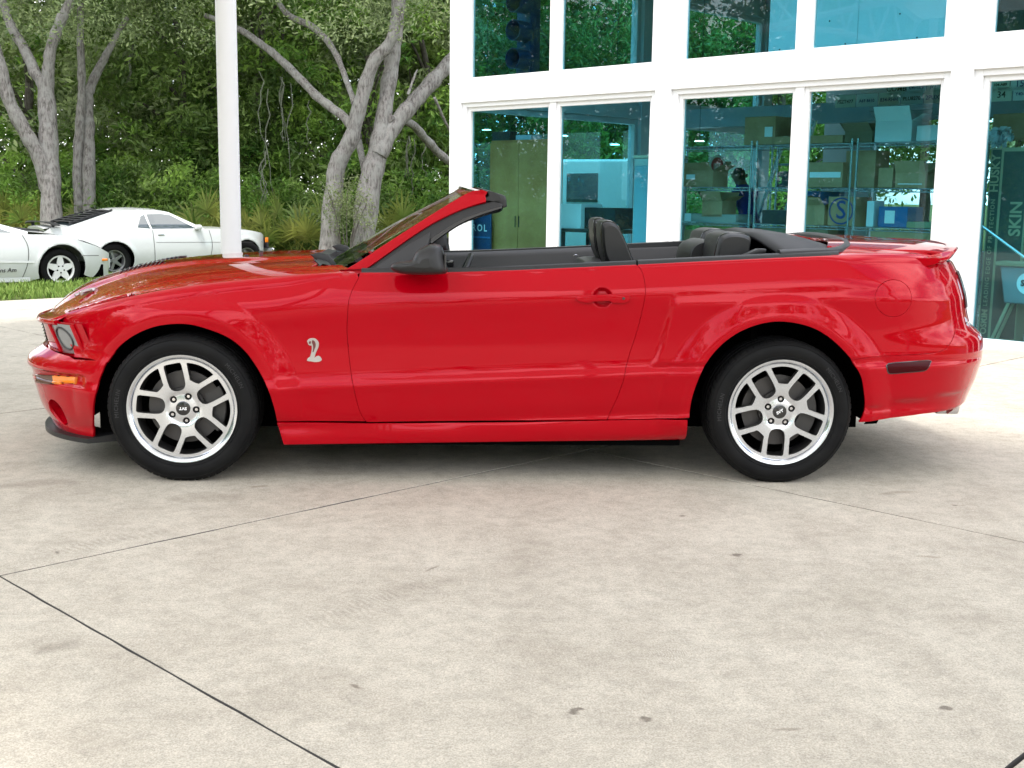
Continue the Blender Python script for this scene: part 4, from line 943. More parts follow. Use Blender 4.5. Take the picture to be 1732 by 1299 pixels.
        x = N.new('ShaderNodeMix'); x.data_type = 'RGBA'; x.blend_type = 'MULTIPLY'; K.new(fac, x.inputs[0]); K.new(c, x.inputs[6]); x.inputs[7].default_value = (*col, 1); c = x.outputs[2]
    ell((345, 842), 0.20, 0.10, 0.0, 0.75, 1.0, (0.86, 0.85, 0.84)); ell((40, 818), 0.26, 0.08, 0.2, 0.3, 1.1, (0.80, 0.79, 0.78)); ell((450, 822), 0.07, 0.025, 0.1, 0.6, 1.0, (0.74, 0.72, 0.70))
    ell((185, 915), 0.55, 0.10, 0.75, 0.2, 1.0, (0.66, 0.65, 0.64), True); ell((640, 1015), 0.45, 0.12, 0.85, 0.2, 1.0, (0.66, 0.65, 0.64), True); ell((1140, 1108), 0.12, 0.08, 0.2, 0.2, 1.0, (0.62, 0.61, 0.60), True); ell((90, 1095), 0.10, 0.05, 0.6, 0.2, 1.0, (0.70, 0.69, 0.68))
    ell((720, 962), 0.055, 0.012, 0.9, 0.4, 1.0, (0.62, 0.60, 0.58)); ell((600, 1159), 0.022, 0.012, -0.3, 0.5, 1.0, (0.55, 0.52, 0.50)); ell((1155, 877), 0.02, 0.018, 0, 0.5, 1.0, (0.5, 0.47, 0.46)); ell((1330, 1228), 0.04, 0.014, 0.2, 0.4, 1.0, (0.66, 0.64, 0.62)); ell((1520, 835), 0.10, 0.035, 0.1, 0.4, 1.0, (0.78, 0.76, 0.74)); ell((1560, 940), 0.05, 0.02, 0, 0.4, 1.0, (0.72, 0.70, 0.68)); ell((1450, 1010), 0.5, 0.25, 0.5, 0.1, 1.0, (0.92, 0.92, 0.91)); ell((1050, 950), 0.9, 0.3, -0.3, 0.1, 1.0, (0.93, 0.925, 0.92))
    K.new(c, b.inputs['Base Color'])
    bp = N.new('ShaderNodeBump'); bp.inputs['Strength'].default_value = 0.22; bp.inputs['Distance'].default_value = 0.004; K.new(noise(230, 3), bp.inputs['Height']); K.new(bp.outputs['Normal'], b.inputs['Normal'])
    return m
CONC = concrete()
JOINT = mat('joint_filler', (0.085, 0.08, 0.076), 0.9)
pave = empty('pavement', (0, 0, 0)); tag(pave, kind='structure')
g = G(); g.add([AB(-9.3, -16, -0.035), AB(16, -16, -0.035), AB(16, 14, -0.035), AB(-9.3, 14, -0.035)], [(0, 1, 2, 3)]); g.obj('joint_bed', JOINT, pave)
def slab_mesh(la, lb, ga, gb, jit):
    """one slab with a worn, slightly irregular edge"""
    h = 0.002; P = []
    n = 26
    def edge(p, q, gp):
        out = []
        for i in range(n):
            t = i/n; j = jit*(random.random()-0.35); pp = np.array(p)+(np.array(q)-np.array(p))*t; nn = np.array([-(q[1]-p[1]), q[0]-p[0]]); nn = nn/np.linalg.norm(nn); out.append(pp+nn*max(0, j))
        return out
    c = [(ga, gb), (la-ga, gb), (la-ga, lb-gb), (ga, lb-gb)]; loop = []
    for i in range(4): loop += edge(c[i], c[(i+1) % 4], 0)
    loop = np.array(loop); m = len(loop); cc = np.array([la/2, lb/2]); inn = loop+(cc-loop)/np.linalg.norm(cc-loop, axis=1)[:, None]*0.002
    V = [AB(p[0], p[1], -0.10) for p in loop]+[AB(p[0], p[1], -h) for p in loop]+[AB(p[0], p[1], 0.0) for p in inn]
    F = [(i, (i+1) % m, m+(i+1) % m, m+i) for i in range(m)]+[(m+i, m+(i+1) % m, 2*m+(i+1) % m, 2*m+i) for i in range(m)]+[tuple(2*m+i for i in range(m))]
    me = bpy.data.meshes.new('slab'); me.from_pydata([tuple(v) for v in V], [], F); me.materials.append(CONC); me.materials.append(JOINT); me.polygons.foreach_set('material_index', [1]*m+[0]*(m+1)); return me
LA, LB = 2.963, 3.03
meA = [slab_mesh(LA, LB, 0.0052, 0.0034, 0.006) for _ in range(4)]
na = 0
for i in range(-3, 5):
    for j in range(-4, 3):
        a0 = 0.777+LA*i; b0 = -1.149+LB*j
        o = bpy.data.objects.new('slab', meA[(i*3+j) % 4]); COL.objects.link(o); o.parent = pave; o.location = AB(a0, b0, 0)
g = slab_mesh(1.18, LB, 0.002, 0.003, 0.004)
for j in range(-4, 5):
    o = bpy.data.objects.new('slab', g); COL.objects.link(o); o.parent = pave; o.location = AB(-9.3, -1.149+LB*j, 0)
for j in range(3, 5):
    for i in (-3,):
        o = bpy.data.objects.new('slab', slab_mesh(1.14, LB, 0.002, 0.003, 0.004)); COL.objects.link(o); o.parent = pave; o.location = AB(0.777+LA*i, -1.149+LB*j, 0)
# terrain: one sheet to the horizon, dipping behind the pavement edge
GRASSG = mat('lawn_soil', (0.055, 0.075, 0.022), 0.95, spec=0.1, var=(1.1, (0.10, 0.12, 0.035)), bump=(30, 0.6, 0.05))
def terr_z(x, y):
    p = np.array([x, y, 0]); a = p @ FD; b = p @ FN; d = max(0.0, -9.3-a, b-13.9 if a < -6.9 else 0.0)
    inside_p = (a > -9.35 and b < 13.95)
    if inside_p: return -0.14
    return -0.02-0.036*min(10.0, d)
def terrain():
    ax = np.concatenate([[-900, -300, -120, -70], np.arange(-44, 30.1, 1.0), [50, 90, 200, 600, 900]]); ay = np.concatenate([[-900, -300, -120, -60, -40, -25], np.arange(-12, 62.1, 1.0), [80, 120, 300, 900]])
    V = [(x, y, terr_z(x, y)) for y in ay for x in ax]; n = len(ax); F = [(j*n+i, j*n+i+1, (j+1)*n+i+1, (j+1)*n+i) for j in range(len(ay)-1) for i in range(n-1)]
    o = mk('ground', V, F, GRASSG, None, True); tag(o, kind='structure')
terrain()
# grass on the lawn beside the pavement
GRASS = mat('grass_blade', (0.10, 0.19, 0.03), 0.6, spec=0.2, var=(2.5, (0.20, 0.27, 0.06)))
def grass():
    V = []; F = []
    N_ = 26000; A_ = -9.35-np.abs(rng.gamma(1.6, 2.6, N_)); B_ = rng.uniform(-3.0, 12.5, N_)
    for k in range(N_):
        p = AB(A_[k], B_[k]); z = terr_z(p[0], p[1]); h = rng.uniform(0.05, 0.13); an = rng.uniform(0, 2*PI); w = 0.006+0.004*rng.random(); le = rng.normal(0, 0.035, 2)
        d = np.array([math.cos(an), math.sin(an), 0])*w; q = np.array([p[0], p[1], z]); b = len(V)
        V += [q-d, q+d, q+np.array([le[0]*0.4, le[1]*0.4, h*0.6])+d*0.7, q+np.array([le[0]*0.4, le[1]*0.4, h*0.6])-d*0.7, q+np.array([le[0], le[1], h])]; F += [(b, b+1, b+2, b+3), (b+3, b+2, b+4)]
    o = mk('grass', V, F, GRASS, None, False); tag(o, 'bright green lawn grass beside the concrete edge', 'grass', kind='stuff')
grass()
# ================================================================== fabric canopy over the forecourt (its post stands in view)
FABRIC = bpy.data.materials.new('canopy_fabric'); FABRIC.use_nodes = True
_n = FABRIC.node_tree; _n.nodes.clear(); _d = _n.nodes.new('ShaderNodeBsdfDiffuse'); _d.inputs['Color'].default_value = (0.50, 0.47, 0.42, 1); _t = _n.nodes.new('ShaderNodeBsdfTranslucent'); _t.inputs['Color'].default_value = (0.62, 0.62, 0.60, 1)
_m = _n.nodes.new('ShaderNodeMixShader'); _m.inputs['Fac'].default_value = 0.42; _o = _n.nodes.new('ShaderNodeOutputMaterial'); _n.links.new(_d.outputs[0], _m.inputs[1]); _n.links.new(_t.outputs[0], _m.inputs[2]); _n.links.new(_m.outputs[0], _o.inputs['Surface'])
CA0, CA1, CB0, CB1 = -6.3, 8.0, -3.5, 1.95
_p = on_ground([(396, 650)])[0]; _q = on_ground([(396, 560)])[0]; _f = (CB1-0.05-_p @ FN)/((_q-_p) @ FN); PP = _p+(_q-_p)*_f     # where the post meets the ground
can = empty('forecourt_canopy', PP, 0, 'white round canopy post rising behind the red hood, its roof overhead', 'canopy')
def CL(a, b, z): return AB(a, b, z)-PP
def canopy():
    na, nb = 25, 17; V = []
    for j in range(nb):
        b = CB0+(CB1-CB0)*j/(nb-1)
        for i in range(na):
            a = CA0+(CA1-CA0)*i/(na-1); u = (i/(na-1)*3) % 1.0; V.append(CL(a, b, 4.75+0.75*math.sin(PI*((i/(na-1)*3) % 1.0001))*math.sin(PI*min(1, max(0, j/(nb-1))))+0.35*math.sin(PI*j/(nb-1))))
    mk('roof_fabric', V, [(j*na+i, j*na+i+1, (j+1)*na+i+1, (j+1)*na+i) for j in range(nb-1) for i in range(na-1)], FABRIC, can, True)
    def truss(p0, p1, n, rise):
        p0 = np.array(p0); p1 = np.array(p1); P = [p0+(p1-p0)*t+np.array([0, 0, rise*math.sin(PI*t)]) for t in np.linspace(0, 1, 25)]; g = G(); g.tube(P, 0.075, 10); g.obj('edge_tube', WHITEB, can, True)
        Q = [p0+(p1-p0)*t+np.array([0, 0, rise*0.5*math.sin(PI*t)-0.75]) for t in np.linspace(0, 1, 2*n+1)]; g = G(); g.tube([Q[0]]+Q[1:-1]+[Q[-1]], 0.05, 8); g.obj('lower_tube', WHITEB, can, True)
        for k in range(2*n):
            t0, t1 = k/(2*n), (k+1)/(2*n); A_ = p0+(p1-p0)*t0+np.array([0, 0, rise*math.sin(PI*t0)]); B_ = p0+(p1-p0)*t1+np.array([0, 0, rise*math.sin(PI*t1)])
            g = G(); g.tube([A_ if k % 2 == 0 else Q[k], Q[k+1] if k % 2 == 0 else B_], 0.028, 7); g.obj('web_strut', WHITEB, can, True)
    for a0, a1 in ((CA0, 0), (0, CA1)): truss(CL(a0, CB1, 4.75), CL(a1, CB1, 4.75), 5, 0.45)
    for b0, b1 in ((CB1, CB0),): truss(CL(CA0, b0, 4.75), CL(CA0, b1, 4.75), 5, 0.45)
    pa = float(PP @ FD); g = G(); g.tube([(0, 0, 0), (0, 0, 4.7)], 0.071, 28); g.obj('post', WHITEB, can, True, 40)
    g = G(); g.lathe([(0.0, 0.014), (0.15, 0.014), (0.16, 0.0)], (0, 0, 0), 'z', 28); g.obj('base_plate', WHITEB, can, True, 30)
    for a, b in ((CA0+0.3, CB0), (3.0, CB0), (7.7, CB1-0.05), (7.7, CB0)):
        p = CL(a, b, 0); g = G(); g.tube([p, p+np.array([0, 0, 4.75])], 0.08, 20); g.obj('post', WHITEB, can, True, 40)
canopy()
# ================================================================== glass-fronted building
bld = empty('glass_building', FP(-7.21, 0, 0), 0, 'white framed showroom building with large teal tinted windows', 'building')
BO = np.array(FP(-7.21, 0, 0))
def FL(u, w, z=0.0): return FP(u, w, z)-BO
def fbox(name, u0, u1, w0, w1, z0, z1, m, parent=bld, bev=0.004):
    g = G(); g.box((FL((u0+u1)/2, (w0+w1)/2, (z0+z1)/2)), (u1-u0, w1-w0, z1-z0), AZ)
    if bev:
        bm = bmesh.new(); vs = [bm.verts.new(v) for v in g.v]
        for f in g.f: bm.faces.new([vs[i] for i in f])
        bmesh.ops.recalc_face_normals(bm, faces=bm.faces); bmesh.ops.bevel(bm, geom=list(bm.edges), offset=bev, segments=1, affect='EDGES'); return mkbm(name, bm, m, parent, False, None)
    return g.obj(name, m, parent)
PT = 3.353; POSTS = [-7.21+PT*k for k in range(5)]      # left edge of each post, 0.21 wide
ZR = 4.75
for p in POSTS: fbox('post', p, p+0.21, 0.0, 0.21, 0, ZR, WHITEB)
for k in range(4):
    a, b = POSTS[k]+0.21, POSTS[k+1]
    fbox('beam', a, b, 0.004, 0.19, 2.47, 2.67, WHITEB); fbox('beam', a, b, 0.004, 0.19, 4.35, ZR, WHITEB)
    for z0, z1, ib in ((0.0, 2.47, 0.085), (2.67, 4.35, 0.085)):
        mid = (a+b)/2
        fr = empty('window', FL(a, 0, z0), 0); fr.parent = bld; off = FL(a, 0, z0)
        def wb(nm, u0, u1, w0, w1, za, zb, m): 
            o = fbox(nm, u0, u1, w0, w1, za, zb, m, None, 0.003); o.data.transform(Matrix.Translation(-Vector(off))); o.parent = fr; return o
        wb('frame', a, a+0.075, 0.035, 0.15, z0, z1, WHITEB); wb('frame', b-0.075, b, 0.035, 0.15, z0, z1, WHITEB)
        wb('frame', a+0.075, b-0.075, 0.035, 0.15, z1-0.055, z1, WHITEB); wb('frame', a+0.075, b-0.075, 0.035, 0.15, z0, z0+(0.055 if z0 else 0.04), WHITEB)
        wb('mullion', mid-0.05, mid+0.05, 0.045, 0.15, z0+0.04, z1-0.055, WHITEB)
        for (g0, g1) in ((a+0.075, mid-0.05), (mid+0.05, b-0.075)):
            wb('sash', g0, g0+0.05, 0.065, 0.13, z0+0.04, z1-0.055, WHITEB); wb('sash', g1-0.04, g1, 0.065, 0.13, z0+0.04, z1-0.055, WHITEB)
            wb('sash', g0+0.05, g1-0.04, 0.065, 0.13, z1-0.105, z1-0.055, WHITEB); wb('sash', g0+0.05, g1-0.04, 0.065, 0.13, z0+0.04, z0+(0.115 if z0 else 0.08), WHITEB)
            g = G(); z_a, z_b = z0+0.05, z1-0.07; P = [FL(u, 0.10, z)-off for u, z in ((g0+0.02, z_a), (g1-0.02, z_a), (g1-0.02, z_b), (g0+0.02, z_b))]
            g.prism(P, FN*0.006); o = g.obj('pane', TEAL, fr)
# end wall towards the woods
DEP = 9.0; ws = [0.0, 3.70, 7.0]
GREYW = mat('grey_blue_wall', (0.30, 0.33, 0.35), 0.6)
for w in ws[1:]: fbox('post', -7.21, -7.0, w, w+0.24, 0, ZR, WHITEB)
for k in range(2):
    w0, w1 = ws[k]+0.21+(0.03 if k else 0), ws[k+1]
    fbox('beam', -7.206, -7.02, w0, w1, 2.47, 2.67, WHITEB); fbox('beam', -7.206, -7.02, w0, w1, 4.30, ZR, WHITEB)
    for z0, z1 in ((0.0, 2.47), (2.67, 4.30)):
        for wa, wb_ in ((w0, w0+0.08), (w1-0.08, w1)): fbox('frame', -7.18, -7.06, wa, wb_, z0, z1, WHITEB)
        fbox('frame', -7.18, -7.06, w0+0.08, w1-0.08, z1-0.08, z1, WHITEB); fbox('frame', -7.18, -7.06, w0+0.08, w1-0.08, z0, z0+0.10, WHITEB)
        g = G(); g.prism([FL(-7.12, w0+0.06, z0+0.08), FL(-7.12, w1-0.06, z0+0.08), FL(-7.12, w1-0.06, z1-0.06), FL(-7.12, w0+0.06, z1-0.06)], FD*0.006); g.obj('pane', TEAL, bld)
# back wall with window openings, far wall, floor, roof
bx_ = [(-7.0, -6.0), (-4.6, -4.2), (-2.4, -1.9), (0.4, 0.9), (3.0, 6.4)]
fbox('back_wall', -7.0, 6.4, DEP, DEP+0.15, 0, 0.5, GREYW, bld, 0); fbox('back_wall', -7.0, 6.4, DEP, DEP+0.15, 2.7, ZR, GREYW, bld, 0)
for a, b in bx_: fbox('back_pier', a, b, DEP+0.002, DEP+0.148, 0.5, 2.7, GREYW, bld, 0)
fbox('side_wall', 6.25, 6.4, 0.22, DEP, 0, ZR, GREYW, bld, 0)
FLOORM = mat('showroom_floor', (0.22, 0.21, 0.20), 0.25, var=(0.8, (0.28, 0.27, 0.26)))
fbox('floor', -7.0, 6.25, 0.16, DEP, -0.10, 0.012, FLOORM, bld, 0)
ROOFM = mat('corrugated_deck', (0.32, 0.34, 0.33), 0.5, 0.3)
fbox('roof', -7.3, 6.5, -0.25, DEP+0.3, ZR, ZR+0.14, WHITEB, bld, 0)
for k in range(34):   # corrugated roof deck ribs seen from below
    u = -6.9+k*0.385; fbox('deck_rib', u, u+0.20, 0.25, DEP-0.02, ZR-0.075, ZR-0.004, ROOFM, bld, 0)
for w in (2.3, 4.6, 6.9):
    fbox('roof_beam', -7.0, 6.2, w, w+0.14, ZR-0.34, ZR-0.08, GREYW, bld, 0)
# horizontal bulkhead seen through the glass
fbox('bulkhead', -7.0, -1.2, 4.2, 4.35, 2.35, 2.62, GREYW, bld, 0)
# ceiling lamps inside: small disc lights
LAMPM = mat('lamp_disc', (0.9, 0.9, 0.9), 0.5, emit=(1, 0.97, 0.9), estr=6.0)
for (px, w) in (((823, 220), 3.0), ((953, 230), 3.2), ((1183, 239), 4.2), ((1040, 245), 3.6), ((1505, 185), 3.0)):
    p = on_plane([px], FP(0, w), FN)[0]; t = empty('pendant_lamp', p, 0, 'small round hanging lamp inside the showroom', 'lamp', 'hanging lamps in the showroom')
    g = G(); g.lathe([(0.0, 0.012), (0.05, 0.010), (0.075, 0.0), (0.0, -0.002)], (0, 0, 0), 'z', 20); g.obj('shade', LAMPM, t, True)
    g = G(); g.tube([(0, 0, 0.012), (0, 0, ZR-0.1-p[2])], 0.004, 5); g.obj('cord', BLACKP, t)
# ================================================================== woods
def leaf_mat(name, c1, c2, trans=0.45):
    m = bpy.data.materials.new(name); m.use_nodes = True; n = m.node_tree; n.nodes.clear(); K = n.links
    ge = n.nodes.new('ShaderNodeNewGeometry'); nz = n.nodes.new('ShaderNodeTexNoise'); nz.inputs['Scale'].default_value = 0.9; nz.inputs['Detail'].default_value = 4; K.new(ge.outputs['Position'], nz.inputs['Vector'])
    r = n.nodes.new('ShaderNodeValToRGB'); r.color_ramp.elements[0].position = 0.35; r.color_ramp.elements[1].position = 0.65; r.color_ramp.elements[0].color = (*c1, 1); r.color_ramp.elements[1].color = (*c2, 1)
    mx_ = n.nodes.new('ShaderNodeMix'); mx_.data_type = 'RGBA'; mx_.blend_type = 'MULTIPLY'; mx_.inputs[0].default_value = 1.0
    rr = n.nodes.new('ShaderNodeValToRGB'); rr.color_ramp.elements[0].color = (0.65, 0.65, 0.65, 1); rr.color_ramp.elements[1].color = (1.3, 1.3, 1.2, 1)
    K.new(ge.outputs['Random Per Island'], rr.inputs['Fac']); K.new(nz.outputs['Fac'], r.inputs['Fac']); K.new(r.outputs['Color'], mx_.inputs[6]); K.new(rr.outputs['Color'], mx_.inputs[7])
    d = n.nodes.new('ShaderNodeBsdfPrincipled'); d.inputs['Roughness'].default_value = 0.45; d.inputs['Specular IOR Level'].default_value = 0.35; t = n.nodes.new('ShaderNodeBsdfTranslucent'); s = n.nodes.new('ShaderNodeMixShader'); s.inputs['Fac'].default_value = trans; o = n.nodes.new('ShaderNodeOutputMaterial')
    K.new(mx_.outputs[2], d.inputs['Base Color']); K.new(mx_.outputs[2], t.inputs['Color']); K.new(d.outputs['BSDF'], s.inputs[1]); K.new(t.outputs['BSDF'], s.inputs[2]); K.new(s.outputs['Shader'], o.inputs['Surface']); MATS[name] = m; return m
LF1 = leaf_mat('oak_leaf', (0.105, 0.185, 0.050), (0.30, 0.42, 0.12)); LF2 = leaf_mat('laurel_leaf', (0.095, 0.22, 0.042), (0.33, 0.50, 0.10)); LF3 = leaf_mat('olive_leaf', (0.16, 0.225, 0.10), (0.38, 0.45, 0.22)); LFP = leaf_mat('palmetto_leaf', (0.11, 0.20, 0.04), (0.36, 0.37, 0.10)); LFG = leaf_mat('pale_shrub_leaf', (0.14, 0.19, 0.08), (0.24, 0.28, 0.14))
def bark_mat(name, c1, c2, c3):
    m = mat(name, c1, 0.9, spec=0.15); N, K, b = nodes_of(m); tcn = N.new('ShaderNodeTexCoord'); mp = N.new('ShaderNodeMapping'); mp.inputs['Scale'].default_value = (1, 1, 0.22); K.new(tcn.outputs['Object'], mp.inputs['Vector'])
    t = N.new('ShaderNodeTexNoise'); t.inputs['Scale'].default_value = 26; t.inputs['Detail'].default_value = 6; t.inputs['Roughness'].default_value = 0.7; K.new(mp.outputs['Vector'], t.inputs['Vector'])
    r = N.new('ShaderNodeValToRGB'); r.color_ramp.elements[0].position = 0.34; r.color_ramp.elements[0].color = (*c1, 1); r.color_ramp.elements[1].position = 0.56; r.color_ramp.elements[1].color = (*c2, 1); e = r.color_ramp.elements.new(0.47); e.color = tuple((x+y)/2 for x, y in zip(c1, c2))+(1,)
    t2 = N.new('ShaderNodeTexNoise'); t2.inputs['Scale'].default_value = 5.5; t2.inputs['Detail'].default_value = 5; K.new(tcn.outputs['Object'], t2.inputs['Vector'])
    r2 = N.new('ShaderNodeValToRGB'); r2.color_ramp.elements[0].position = 0.42; r2.color_ramp.elements[1].position = 0.72; x = N.new('ShaderNodeMix'); x.data_type = 'RGBA'; K.new(t2.outputs['Fac'], r2.inputs['Fac']); K.new(r2.outputs['Color'], x.inputs[0]); K.new(t.outputs['Fac'], r.inputs['Fac']); K.new(r.outputs['Color'], x.inputs[6]); x.inputs[7].default_value = (*c3, 1)
    x2 = N.new('ShaderNodeMix'); x2.data_type = 'RGBA'; x2.blend_type = 'MULTIPLY'; x2.inputs[0].default_value = 0.8; K.new(x.outputs[2], x2.inputs[6]); K.new(r.outputs['Color'], x2.inputs[7]) if False else None
    K.new(x.outputs[2], b.inputs['Base Color']); bp = N.new('ShaderNodeBump'); bp.inputs['Strength'].default_value = 0.9; bp.inputs['Distance'].default_value = 0.03; K.new(t.outputs['Fac'], bp.inputs['Height']); K.new(bp.outputs['Normal'], b.inputs['Normal']); return m
BARK = bark_mat('grey_bark', (0.075, 0.066, 0.060), (0.27, 0.25, 0.235), (0.29, 0.285, 0.265)); BARKD = bark_mat('dark_bark', (0.05, 0.042, 0.035), (0.13, 0.115, 0.10), (0.16, 0.15, 0.13))
def leaves(centres, rad, per, size, squash=0.7, seed=0, up=0.5):
    """array of bent leaf quads in clumps around the centres"""
    r_ = np.random.default_rng(seed); C = np.repeat(centres, per, 0); n = len(C)
    rr = np.repeat(np.broadcast_to(rad, (len(centres),)), per)
    dv = r_.normal(0, 1, (n, 3)); dv /= np.linalg.norm(dv, axis=1)[:, None]; P = C+dv*(rr*r_.random(n)**0.45)[:, None]*np.array([1, 1, squash])
    nn = r_.normal(0, 1, (n, 3))+dv*0.6+np.array([0, 0, up]); nn /= np.linalg.norm(nn, axis=1)[:, None]
    tt = np.cross(nn, r_.normal(0, 1, (n, 3))); tt /= np.linalg.norm(tt, axis=1)[:, None]; bb = np.cross(nn, tt)
    s = size*r_.uniform(0.6, 1.35, n)[:, None]; l = tt*s; w = bb*s*0.36; dr = -nn*s*0.18
    V = np.stack([P-l+dr, P+w, P+l+dr, P-w], 1).reshape(-1, 3); F = np.arange(4*n).reshape(-1, 4); return V, F
def tree_crown_mesh(seed, rx, rz, n_cl, per, size, m, cr=0.55, hollow=0.5):
    r_ = np.random.default_rng(seed); d = r_.normal(0, 1, (n_cl, 3)); d /= np.linalg.norm(d, axis=1)[:, None]; q = (hollow+(1-hollow)*r_.random(n_cl)**0.6)[:, None]
    C = d*q*np.array([rx, rx, rz]); C += r_.normal(0, 0.25, C.shape); V, F = leaves(C, r_.uniform(0.6, 1.3, n_cl)*cr, per, size, 0.65, seed+1)
    me = bpy.data.meshes.new('crown'); me.from_pydata(V.tolist(), [], F.tolist()); me.materials.append(m); me.update(); return me
def stem_mesh(g, pts, rad, n=9, wob=0.0):
    P = smooth_poly(pts, 5); R_ = np.interp(np.linspace(0, 1, len(P)), np.linspace(0, 1, len(rad)), rad); 
    if wob: P = P+rng.normal(0, wob, P.shape)*np.array([1, 1, 0.3])
    R_ = R_*(1+0.06*np.sin(np.arange(len(P))*1.7)+rng.normal(0, 0.03, len(P))); g.tube(P, R_, n)
def dp(px, D):  # pixel at forward distance D
    return CAM+ray([px])[0]*D
CROWNS = [tree_crown_mesh(1, 3.4, 3.6, 120, 90, 0.105, LF1, 0.75), tree_crown_mesh(2, 3.0, 4.4, 120, 90, 0.10, LF2, 0.7), tree_crown_mesh(3, 3.8, 3.2, 130, 85, 0.11, LF3, 0.8), tree_crown_mesh(4, 2.6, 4.6, 110, 90, 0.10, LF1, 0.7)]
def far_trunk(h, r, seed):
    r_ = np.random.default_rng(seed); g = G(); p = np.array([0, 0, -0.2]); pts = [p.copy()]
    for k in range(6): p = p+np.array([r_.normal(0, 0.18), r_.normal(0, 0.18), h/6]); pts.append(p.copy())
    stem_mesh(g, pts, [r, r*0.8, r*0.6, r*0.4], 8)
    for k in range(4):
        b = pts[2+k % 4]; a = r_.uniform(0, 2*PI); e = b+np.array([math.cos(a)*1.6, math.sin(a)*1.6, 1.2]); stem_mesh(g, [b, (b+e)/2+np.array([0, 0, 0.15]), e], [r*0.35, r*0.2, r*0.1], 6)
    me = bpy.data.meshes.new('trunk'); me.from_pydata([tuple(v) for v in g.v], [], g.f); me.materials.append(BARKD); me.polygons.foreach_set('use_smooth', [True]*len(me.polygons)); return me
TRUNKS = [far_trunk(6.5, 0.20, 5), far_trunk(7.5, 0.16, 6), far_trunk(5.5, 0.22, 7)]
def far_tree(x, y, kind, sc, zc, label, group, rz=0.0):
    t = empty('woodland_tree', (x, y, terr_z(x, y)), rz, label, 'tree', group)
    o = bpy.data.objects.new('trunk', TRUNKS[kind % 3]); COL.objects.link(o); o.parent = t; o.scale = (1, 1, sc)
    c = bpy.data.objects.new('crown', CROWNS[kind % 4]); COL.objects.link(c); c.parent = t; c.location = (0, 0, zc); c.scale = (sc, sc, sc)
    return t
rt = random.Random(3)
LBL_W = 'tall leafy tree in the dense green woods behind the parked white cars'
k = 0
for row, (D, n, zc, s0) in enumerate(((33, 9, 5.6, 0.95), (38, 10, 6.6, 1.2), (46, 11, 13.5, 2.4))):
    for i in range(n):
        px = -150+(i+0.5+rt.uniform(-0.3, 0.3))*(1500/n); p = dp((px, 333), D+rt.uniform(-1.2, 1.2)); k += 1
        far_tree(p[0], p[1], k, s0*rt.uniform(0.9, 1.1), zc+rt.uniform(-0.8, 0.6), LBL_W, 'trees in the woods', rt.uniform(0, 6))
for i in range(7):   # woods seen through the building and past its right end
    p = dp((1250+i*150, 333), 36+rt.uniform(-2, 4)); k += 1; far_tree(p[0], p[1], k, 1.15*rt.uniform(0.9, 1.1), 6.0, 'leafy tree of the woods standing behind the glass building', 'trees behind the building', rt.uniform(0, 6))
for i in range(13):  # trees on the near side of the forecourt, seen mirrored in paint and glass
    x = -30+i*5.2+rt.uniform(-1, 1); y = -27+rt.uniform(-3, 3)-0.02*(x-2)**2*0; k += 1
    far_tree(x, y, k, 1.05*rt.uniform(0.85, 1.1), 4.6, 'leafy tree across the forecourt, mirrored in the red paint', 'trees across the forecourt', rt.uniform(0, 6))
for i in range(22):  # woods on the left, mirrored in the windows
    x = (-23 if i < 11 else -28)+rt.uniform(-1, 1)-0.25*(i % 11); y = -14+(i % 11)*4.0+rt.uniform(-1, 1); k += 1
    far_tree(x, y, k, (1.15 if i < 11 else 1.6)*rt.uniform(0.9, 1.15), 4.0 if i < 11 else 7.5, 'leafy tree left of the forecourt, mirrored in the window panes', 'trees left of the forecourt', rt.uniform(0, 6))
# understory shrubs
SHRUB = [tree_crown_mesh(21, 1.5, 1.3, 70, 70, 0.07, LF2, 0.42, 0.35), tree_crown_mesh(22, 1.7, 1.1, 70, 70, 0.075, LF1, 0.45, 0.35), tree_crown_mesh(23, 1.3, 1.6, 70, 70, 0.07, LF2, 0.42, 0.35)]
for i in range(30):
    px = -120+(i % 15+rt.uniform(0.1, 0.9))*(1380/15); D = (29.5 if i < 15 else 32.5)+rt.uniform(-0.8, 0.8); p = dp((px, 333), D); s = rt.uniform(0.8, 1.25)*(1 if i < 15 else 1.5)
    o = bpy.data.objects.new('understory_shrub', SHRUB[i % 3]); COL.objects.link(o); o.location = (p[0], p[1], terr_z(p[0], p[1])+0.9*s); o.scale = (s, s, s*0.95); o.rotation_euler = (0, 0, rt.uniform(0, 6))
    tag(o, 'dense green shrub at the shaded edge of the woods', 'shrub', 'understory shrubs along the woods')
